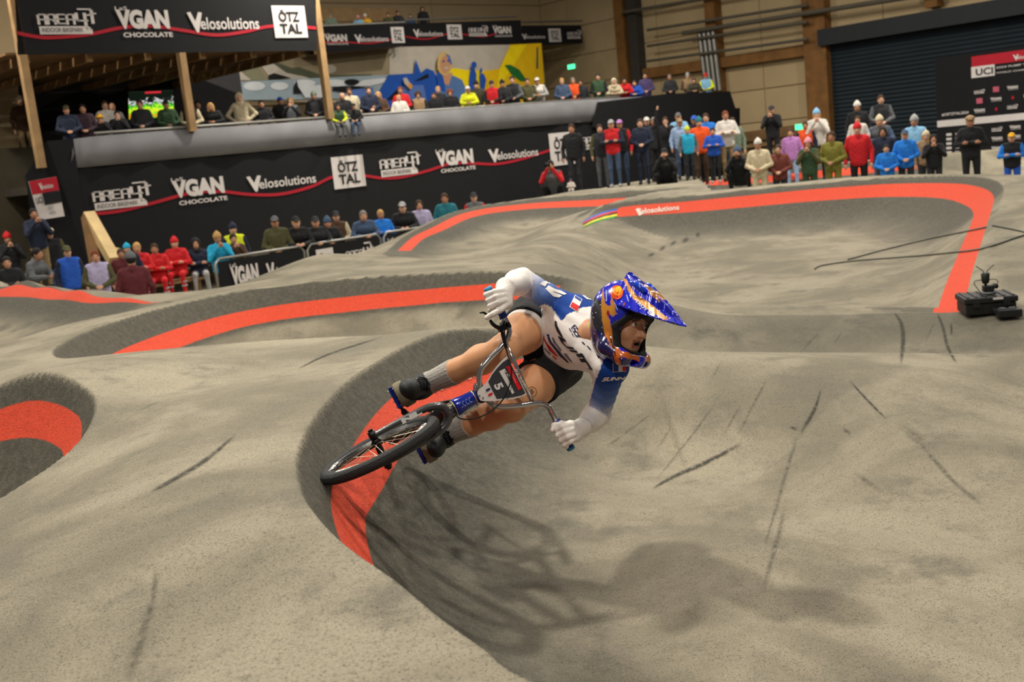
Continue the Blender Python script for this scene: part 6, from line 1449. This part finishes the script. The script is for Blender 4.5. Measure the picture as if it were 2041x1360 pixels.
OTH = [
 (12, 462, 24, 'phone', 'black', 'black', 'beanie', 'red', 'dark', 'person in red headwear with hands to mouth at left edge', 0),
 (64, 414, 23.5, 'phone', 'navy', 'navy', 'short', 'dhair', 'khaki', 'person in khaki trousers standing high below the event poster', None),
 (96, 453, 23.8, 'stand', 'black', 'olive', 'flatcap', 'cream', 'denim', 'person in cream flat cap and black vest with olive sleeves', 0),
 (11, 510, 20, 'crossed', 'black', 'black', 'short', 'dhair', 'dark', 'dark haired person in black top at lower left edge', 0),
 (50, 495, 21, 'lean', 'grey', 'grey', 'short', 'dhair', 'dark', 'person in grey jacket bending away at left', 0),
 (131, 489, 21, 'stand', 'blue', 'navy', 'cap', 'olive', 'dark', 'person in olive cap and blue vest with navy sleeves', 0),
 (188, 498, 19, 'front', 'lilac', 'olive', 'short', 'rhair', 'dark', 'red haired person in lilac puffer vest with olive sleeves', 0),
 (239, 495, 22, 'stand', 'maroon', 'maroon', 'short', 'hair', 'dark', 'brown haired child left of the plaid jacket', 0),
 (251, 484, 23.5, 'stand', 'navy', 'navy', 'beanie', 'cyan', 'dark', 'person in bright blue beanie behind the plaid jacket', 0),
 (258, 500, 18, 'stand', 'maroon', 'maroon', 'beanie', 'grey', 'navy', 'person in dark red plaid jacket and grey beanie seen from behind', 0),
 (1138, 246, 27.6, 'stand', 'black', 'black', 'short', 'hair', 'dark', 'tall person in long black jacket before the white square logo', 0),
 (1194, 247, 27.4, 'stand', 'dark', 'olive', 'short', 'hair', 'grey', 'bearded person in dark olive jacket and grey trousers', 0),
 (1217, 238, 27.0, 'crossed', 'red', 'navy', 'cap', 'lgrey', 'denim', 'person in red shirt with dark sleeves crossed and grey cap', 0),
 (1234, 238, 27.6, 'stand', 'black', 'red', 'cap', 'violet', 'denim', 'person with red sleeves behind the red shirt', 0),
 (1275, 236, 27.0, 'front', 'navy', 'navy', 'short', 'hair', 'navy', 'person in navy jacket with hands together before black wall', 0),
 (1288, 233, 28.2, 'stand', 'navy', 'navy', 'cap', 'white', 'dark', 'person in white cap behind the navy jacket', 0),
 (1302, 233, 28.0, 'stand', 'dark', 'dark', 'short', 'ghair', 'dark', 'grey haired person in dark jacket right of white cap', 0),
 (1325, 232, 27.8, 'lift', 'black', 'black', 'short', 'hair', 'dark', 'person in black raising one arm high', 0),
 (1351, 224, 29.0, 'phone', 'lblue', 'lblue', 'cap', 'grey', 'dark', 'person in grey cap behind the tan cap', 0),
 (1354, 236, 27.4, 'stand', 'pblue', 'pblue', 'cap', 'tan', 'denim', 'person in tan cap and pale denim jacket', 0),
 (1369, 251, 26.6, 'stand', 'cyan', 'grey', 'beanie', 'lime', 'dark', 'child in lime beanie and grey, yellow and cyan jacket', 0),
 (1392, 232, 27.2, 'stand', 'orange', 'orange', 'beanie', 'teal', 'brown', 'bearded person in orange hoodie and teal beanie', 0),
 (1383, 230, 28.6, 'stand', 'navy', 'navy', 'cap', 'blue', 'dark', 'person in blue cap behind the orange hoodie', 0),
 (1406, 225, 28.4, 'stand', 'bblue', 'bblue', 'short', 'hair', 'dark', 'tall brown haired person in blue jacket behind orange hoodie', 0),
 (1420, 254, 26.8, 'crossed', 'blue', 'blue', 'short', 'dhair', 'black', 'dark haired child in blue jacket right of orange hoodie', 0),
 (1445, 220, 27.4, 'crossed', 'white', 'white', 'short', 'rhair', 'khaki', 'person in white shirt and khaki trousers with arms crossed', 0),
 (1459, 233, 28.4, 'stand', 'sage', 'sage', 'short', 'hair', 'denim', 'person in sage green jacket behind the white shirt', 0),
 (1537, 210, 29.5, 'phone', 'black', 'black', 'cap', 'dark', 'black', 'person in long black coat and cap against beige wall', 0),
 (1510, 275, 24.0, 'front', 'cream', 'cream', 'beanie', 'white', 'cream', 'person in white beanie and cream coat', 0),
 (1551, 287, 24.0, 'front', 'rust', 'rust', 'short', 'hair', 'dark', 'person in rust brown puffer jacket', 0),
 (1575, 255, 28.0, 'stand', 'violet', 'violet', 'short', 'hair', 'pblue', 'child in violet top below the low exit sign', 0),
 (1604, 241, 28.5, 'stand', 'orange', 'navy', 'short', 'hair', 'dark', 'child with navy sleeves and orange front beside exit sign', 0),
 (1627, 217, 28.5, 'phone', 'white', 'white', 'lbeanie', 'lblue', 'dark', 'person in blue beanie and white sweater with hands at face', 0),
 (1610, 275, 24.0, 'phone', 'green', 'olive', 'lbeanie', 'pink', 'green', 'person in pink beanie and olive green jacket', 0),
 (1657, 261, 24.0, 'front', 'mustard', 'mustard', 'short', 'hair', 'mustard', 'bearded person in mustard green jacket', 0),
 (1708, 243, 24.0, 'stand', 'red', 'red', 'beanie', 'red', 'black', 'person in red jacket and red cap before the shutter', 0),
 (1709, 230, 26.0, 'stand', 'white', 'white', 'short', 'hair', 'dark', 'child in white directly behind the red jacket', 0),
 (1708, 202, 27.5, 'stand', 'black', 'black', 'lbeanie', 'white', 'dark', 'person in white beanie and black coat standing high by shutter', 0),
 (1755, 188, 27.8, 'front', 'dark', 'grey', 'short', 'hair', 'dark', 'person in black and grey jacket highest before the shutter', 0),
 (1752, 228, 26.5, 'lean', 'grey', 'denim', 'beanie', 'cream', 'denim', 'person in cream beanie bending below the highest spectator', 0),
 (1759, 252, 24.5, 'stand', 'navy', 'navy', 'long', 'dhair', 'dark', 'long dark haired person in navy jacket', 0),
 (1766, 287, 23.4, 'front', 'bblue', 'bblue', 'short', 'dhair', 'dark', 'child in blue jacket in front of the long dark hair', 0),
 (1803, 258, 23.4, 'front', 'bblue', 'bblue', 'cap', 'denim', 'dark', 'person in bright blue jacket looking at phone', 0),
 (1822, 228, 25.0, 'stand', 'lblue', 'lblue', 'beanie', 'lgrey', 'dark', 'person in light blue jacket and grey beanie with backpack', 0),
 (1845, 261, 24.2, 'stand', 'tan', 'tan', 'lbeanie', 'cream', 'dark', 'person in beige beanie left of the black top', 0),
 (1860, 267, 23.4, 'phone', 'black', 'black', 'long', 'dhair', 'dark', 'long dark haired person in black top at backdrop edge', 0),
 (1933, 229, 22.6, 'crossed', 'black', 'black', 'flatcap', 'tan', 'black', 'person in flat cap and black leather jacket before the backdrop', 0),
 (2016, 264, 21.6, 'crossed', 'black', 'bblue', 'cap', 'gold', 'blue', 'child in yellow cap and blue sleeves at right edge', 0)]
for x, y, d, ps, tc, sc_, hk, hc_, trc, lb, zg in OTH:
    p = P(x, y, d); g_ = max(ground(p[0], p[1]), 0.0); H_ = p[2] - g_
    if zg is None or H_ > 1.86 or H_ < (.9 if 'child' in lb else 1.3): g_ = p[2] - (1.35 if 'child' in lb else 1.76)
    person(p, p[2], ps, tc, sc_, hk, hc_, trc, lb, 'spectators standing round the track', zg=g_, turn=math.pi if 'from behind' in lb else (0.9 if 'bending away' in lb else 0))
# seated people and crouching ones
bench = root('bench', onA(330, 575, B0 - 1.0)); tag(bench, 'low wooden bench under the seated medics', 'bench')
for (x, y, ps, tc, sc_, hk, hc_, trc, lb) in ((271, 482, 'sit', 'red', 'red', 'short', 'blond', 'red', 'medic in red uniform seated leftmost, half hidden by plaid jacket'), (306, 484, 'sit', 'red', 'red', 'short', 'hair', 'red', 'bareheaded medic in red uniform seated with arms crossed'), (346, 471, 'sit', 'red', 'red', 'beanie', 'red', 'red', 'medic in red uniform and red beanie seated with arms crossed'), (388, 473, 'sit', 'navy', 'navy', 'hood', 'black', 'lgrey', 'person in navy jacket and black hood seated beside the medics')):
    p = onA(x, y, B0 - 1.2); zg = p[2] - 1.33
    o = person(p, p[2], ps, tc, sc_, hk, hc_, trc, lb, 'people seated on the bench', zg=zg, turn=-.1)
    if tc == 'red':
        for s in (-1, 1):
            for kz in (.24, .33): 
                r_ = MB().tube([(.15 * s, .405, kz - .018), (.15 * s, .405, kz + .018)], .066, 12).build('reflective_band', cm('lgrey')); r_.parent = o
a0_, a1_ = onA(262, 560, B0 - 1.2) @ E1, onA(405, 560, B0 - 1.2) @ E1; bq = B0 - 1.15
hbox(a0_, a1_, bq - .25, bq + .25, .40, .46).build('seat_board', m_wood, bench)
for u in (.1, .5, .9): hbox(a0_ + (a1_ - a0_) * u - .03, a0_ + (a1_ - a0_) * u + .03, bq - .2, bq + .15, 0, .40).build('leg', m_soff, bench)
for (x, y, d, ps, tc, sc_, hk, hc_, trc, lb) in ((1099, 318, 26.5, 'crouch', 'grey', 'red', 'short', 'dhair', 'black', 'crouching photographer in grey and red jacket'), (1327, 294, 26.4, 'crouch', 'black', 'black', 'cap', 'black', 'black', 'person in black crouching at feet of the standing crowd'), (1137, 356, 26.2, 'sit', 'white', 'white', 'beanie', 'purple', 'white', 'tiny child in purple hat and white seated beside photographer'), (1472, 290, 24.5, 'crouch', 'black', 'black', 'beanie', 'denim', 'black', 'person in black with blue grey beanie crouching left of cream coat')):
    p = P(x, y, d); g_ = ground(p[0], p[1]); H_ = p[2] - g_
    if x == 1137: g_ = p[2] - .42
    elif not .9 < H_ < 1.35: g_ = p[2] - 1.12
    o = person(p, p[2], ps, tc, sc_, hk, hc_, trc, lb, 'spectators standing round the track', zg=g_)
    if x == 1099:
        c_ = root('camera', P(1090, 328, d - .45)); tag(c_, 'black photo camera held to the crouching photographer\'s eye', 'camera')
        cc = np.array(c_['_org']); fd = (np.array([.2, 4.6, 1.5]) - cc); fd[2] = 0; fd /= np.linalg.norm(fd)
        MB().box(cc, (.15, .08, .11), [np.cross(fd, EZ), fd, EZ]).build('body', m_bk, c_); MB().tube([cc, cc + fd * .10, cc + fd * .22], [.045, .045, .055], 12).build('lens', m_bk, c_, True)
# ------------------------------------------------------------------ paint, marks and small things on the track
def strip(name, rows, width_px, m_, parent=track, lift=.004):
    """a thin ribbon following the ground under a line of photo points"""
    pts = spline(np.array(rows, float), 6); L_, R_ = [], []
    ws = np.interp(np.linspace(0, 1, len(pts)), np.linspace(0, 1, len(width_px)), width_px) if isinstance(width_px, list) else [width_px] * len(pts)
    C_ = []
    for i, q in enumerate(pts):
        d = pts[min(i + 1, len(pts) - 1)] - pts[max(i - 1, 0)]; d = d / (np.linalg.norm(d) + 1e-9); n = np.array([-d[1], d[0]]) * ws[i] / 2
        L_.append(hit(*(q + n)) + EZ * lift); C_.append(hit(*q) + EZ * lift); R_.append(hit(*(q - n)) + EZ * lift)
    k = len(pts); o = mobj(name, L_ + C_ + R_, [(r * k + i, r * k + i + 1, (r + 1) * k + i + 1, (r + 1) * k + i) for r in (0, 1) for i in range(k - 1)], m_, parent)
    at = o.data.attributes.new('across', 'FLOAT', 'POINT'); e_ = np.minimum(1, np.minimum(np.arange(k), np.arange(k)[::-1]) / 3.0); at.data.foreach_set('value', np.concatenate([np.zeros(k), e_, np.zeros(k)]).astype(np.float32))
    return o
def worn(name, color, lo=.35, hi=.6, strength=.8, scale=40):
    M = bpy.data.materials.new(name); M.use_nodes = True; nt = M.node_tree; b = nt.nodes['Principled BSDF']; b.inputs['Base Color'].default_value = (*lin(color), 1); b.inputs['Roughness'].default_value = .9
    tc = nt.nodes.new('ShaderNodeTexCoord'); nz = nt.nodes.new('ShaderNodeTexNoise'); nz.inputs['Scale'].default_value = scale; nz.inputs['Detail'].default_value = 5; nt.links.new(tc.outputs['Object'], nz.inputs['Vector'])
    mr = nt.nodes.new('ShaderNodeMapRange'); mr.inputs[1].default_value = lo; mr.inputs[2].default_value = hi; mr.inputs[4].default_value = strength; nt.links.new(nz.outputs['Fac'], mr.inputs[0]); at = nt.nodes.new('ShaderNodeAttribute'); at.attribute_name = 'across'; ml = nt.nodes.new('ShaderNodeMath'); ml.operation = 'MULTIPLY'; nt.links.new(mr.outputs[0], ml.inputs[0]); nt.links.new(at.outputs['Fac'], ml.inputs[1]); nt.links.new(ml.outputs[0], b.inputs['Alpha']); return M
mk1 = worn('tyre_mark_rubber', '#33332c', .25, .55, .95); mk2 = worn('faint_tyre_mark', '#45433a', .30, .65, .55)
for rows, w, m_ in (([(1300, 975), (1345, 950), (1400, 926), (1482, 884)], [3, 6, 7, 5], mk1), ([(1637, 775), (1622, 820), (1594, 865)], [2, 6, 6], mk1), ([(1590, 870), (1570, 930), (1548, 1010), (1520, 1100)], [6, 7, 6, 3], mk2), ([(1782, 624), (1796, 645), (1800, 680), (1795, 727)], [3, 6, 7, 5], mk1),
        ([(1868, 624), (1880, 655), (1888, 690), (1906, 726)], [3, 5, 5, 4], mk1), ([(1896, 643), (1896, 672)], 4, mk1), ([(1692, 758), (1730, 800), (1768, 838)], [2, 4, 3], mk1), ([(1426, 805), (1370, 880), (1305, 960)], [2, 4, 3], mk2), ([(1478, 808), (1440, 870)], 5, mk2), ([(1306, 820), (1236, 872), (1205, 892)], [2, 3, 2], mk2), ([(1340, 850), (1310, 895)], 3, mk2),
        ([(472, 866), (410, 918), (345, 958), (300, 982)], [3, 7, 7, 3], mk1), ([(312, 1130), (306, 1190), (285, 1265), (250, 1362)], [8, 9, 13, 22], mk2), ([(765, 672), (660, 705), (590, 738)], [2, 2.5, 2], mk1), ([(320, 800), (270, 822)], 2, mk2), ([(1565, 1010), (1548, 1080), (1520, 1180)], 8, mk2),
        ([(1290, 511), (1306, 506)], 5, mk1), ([(1312, 499), (1328, 492)], 6, mk1), ([(1334, 489), (1350, 481)], 6, mk1), ([(1358, 483), (1374, 475)], 7, mk1), ([(1386, 472), (1396, 465)], 7, mk1), ([(1660, 690), (1680, 660)], 3, mk2), ([(1640, 655), (1590, 710)], 3, mk2), ([(1440, 720), (1415, 760)], 4, mk2), ([(1530, 755), (1500, 810), (1470, 870)], 4, mk2), ([(1830, 880), (1900, 960), (1960, 1010)], [5, 9, 6], mk2), ([(1790, 840), (1850, 895)], [14, 20], mk2), ([(1700, 940), (1760, 985)], 8, mk2), ([(1865, 640), (1840, 690)], 3, mk2), ([(1570, 850), (1590, 858)], 5, mk1), ([(1680, 855), (1695, 866)], 5, mk1)):
    strip('tyre_mark', rows, [v * 1.7 for v in w] if isinstance(w, list) else w * 1.7, m_)
# rainbow and wordmark painted at the start of the far stripe
for i, (c_, off) in enumerate((('#2f5fb8', 0), ('#c8322c', 1), ('#202020', 2), ('#e0c820', 3), ('#2f8a3a', 4))):
    strip('rainbow_band', [(1161 + off * .6, 443.5 + off * 2.6), (1180, 433.5 + off * 3.0), (1203, 424.5 + off * 3.4), (1230, 418 + off * 3.6)], [1.5, 3.0, 3.6, 3.8], mat('paint_band_%d' % i, c_, .8), lift=.006)
V_, F_, _ = text2d('Velosolutions', .02, 0)
decal('stripe_lettering', V_, F_, [(1268, 429), (1354, 419), (1354, 409), (1268, 417)], [TBVH], mat('paint_white', '#d8cfc4', .8), track, lift=.012, maxpx=3)
strip('stripe_lettering', [(1270, 417), (1277, 430)], 7, mat('paint_white', '#d8cfc4', .8), lift=.012)
decal('stripe_lettering', *text2d('Velosolutions', .02, 0)[:2], [(860, 787), (985, 737), (982, 729), (858, 778)], [TBVH], mat('paint_white', '#d8cfc4', .8), track, lift=.006, maxpx=4)
# steel edge strips / hoses lying across the berm exit
for rows, lb in (([(1624, 538), (1638, 531), (1700, 522), (1800, 514), (1900, 505), (1960, 497), (2030, 474), (2075, 460)], 'thin dark hose lying across the right berm, lower line'), ([(1690, 519), (1760, 500), (1850, 478), (1920, 464), (1965, 455)], 'thin dark hose lying across the right berm, upper line'), ([(1978, 451), (2010, 457), (2041, 464), (2080, 474)], 'short dark hose beyond the red stripe at right edge')):
    pts = [hit(*q) + EZ * .012 for q in spline(rows, 5)]
    o = MB().tube(pts, .011, 6).build('hose', mat('hose_grey', '#5a5b52', .5, .1), None, True, origin=pts[0]); tag(o, lb, 'hose')
# camera rig on a hard case
cp = hit(1966, 622); tw = np.array([.985, -.17, 0]); fw3 = np.array([-.17, -.985, 0]); dcase = np.linalg.norm(cp - CAM)
cs = root('hard_case', cp); tag(cs, 'black ribbed hard case lying on the asphalt at right', 'case')
m_case = mat('case_black', '#131516', .55, var=.15, scale=30); m_cl = mat('case_latch', '#55585a', .5)
sx = 92 / 2200 * dcase
def cb(x, y, z): return cp + tw * x + fw3 * y + EZ * z
MB().box(cb(0, 0, .055), (sx * .94, .34, .10), [tw, fw3, EZ]).build('lower_shell', m_case, cs, bevel=.012); ld = MB().box(cb(0, 0, .135), (sx, .37, .055), [tw, fw3, EZ]).build('lid', m_case, cs, bevel=.012)
for i in range(6): MB().box(cb(-sx * .42 + i * sx * .168, 0, .166), (.022, .33, .008), [tw, fw3, EZ]).build('rib', m_case, ld)
for u in (-.28, .28): MB().box(cb(sx * u, .186, .105), (.06, .02, .06), [tw, fw3, EZ]).build('latch', m_case, cs, bevel=.003)
MB().box(cb(sx * .12, .193, .148), (.085, .006, .018), [tw, fw3, EZ]).build('name_tag', m_white, cs)
hn = MB().tube([cb(.02, .18, .05), cb(.02, .24, .03), cb(.18, .24, .03), cb(.18, .18, .05)], .022, 8).build('handle', m_case, cs, True)
pb = root('power_pack', cb(.11, .29, 0)); tag(pb, 'small black box with grey sockets in front of the hard case', 'power pack'); MB().box(cb(.11, .30, .035), (.20, .12, .07), [tw, fw3, EZ]).build('body', m_case, pb, bevel=.01)
for u in (.06, .14): MB().box(cb(u, .30, .074), (.05, .05, .012), [tw, fw3, EZ]).build('socket', m_cl, pb)
cg = root('action_camera', cb(.0, .0, .166)); tag(cg, 'black remote camera with two antennas standing on the hard case', 'camera')
MB().tube([cb(.02, 0, .166), cb(.02, 0, .185)], [.065, .06], 16).build('base_plate', m_cl, cg, True)
MB().box(cb(.02, 0, .215), (.09, .08, .055), [tw, fw3, EZ]).build('motor', m_case, cg, bevel=.008); MB().tube([cb(.075, 0, .235), cb(.075, .05, .235)], .022, 12).build('knob', m_case, cg, True)
MB().tube([cb(.0, 0, .24), cb(.0, 0, .265)], .012, 8).build('neck', m_case, cg, True)
MB().tube([cb(.0, 0, .262), cb(.0, 0, .285), cb(.0, 0, .35), cb(.0, 0, .355)], [.026, .034, .037, .03], 14).build('camera_body', m_case, cg, True)
for s in (-1, 1):
    MB().tube([cb(.014 * s, 0, .355), cb(.016 * s, 0, .372), cb(.078 * s, 0, .425)], .004, 6).build('antenna', m_case, cg, True)
    MB().tube(spline([cb(.03 * s, 0, .292), cb(.085 * s, 0, .290), cb(.10 * s, .02, .265), cb(.06 * s, .02, .20), cb(.05 * s, .02, .175)], 4), .0035, 6).build('cable', m_case, cg, True)
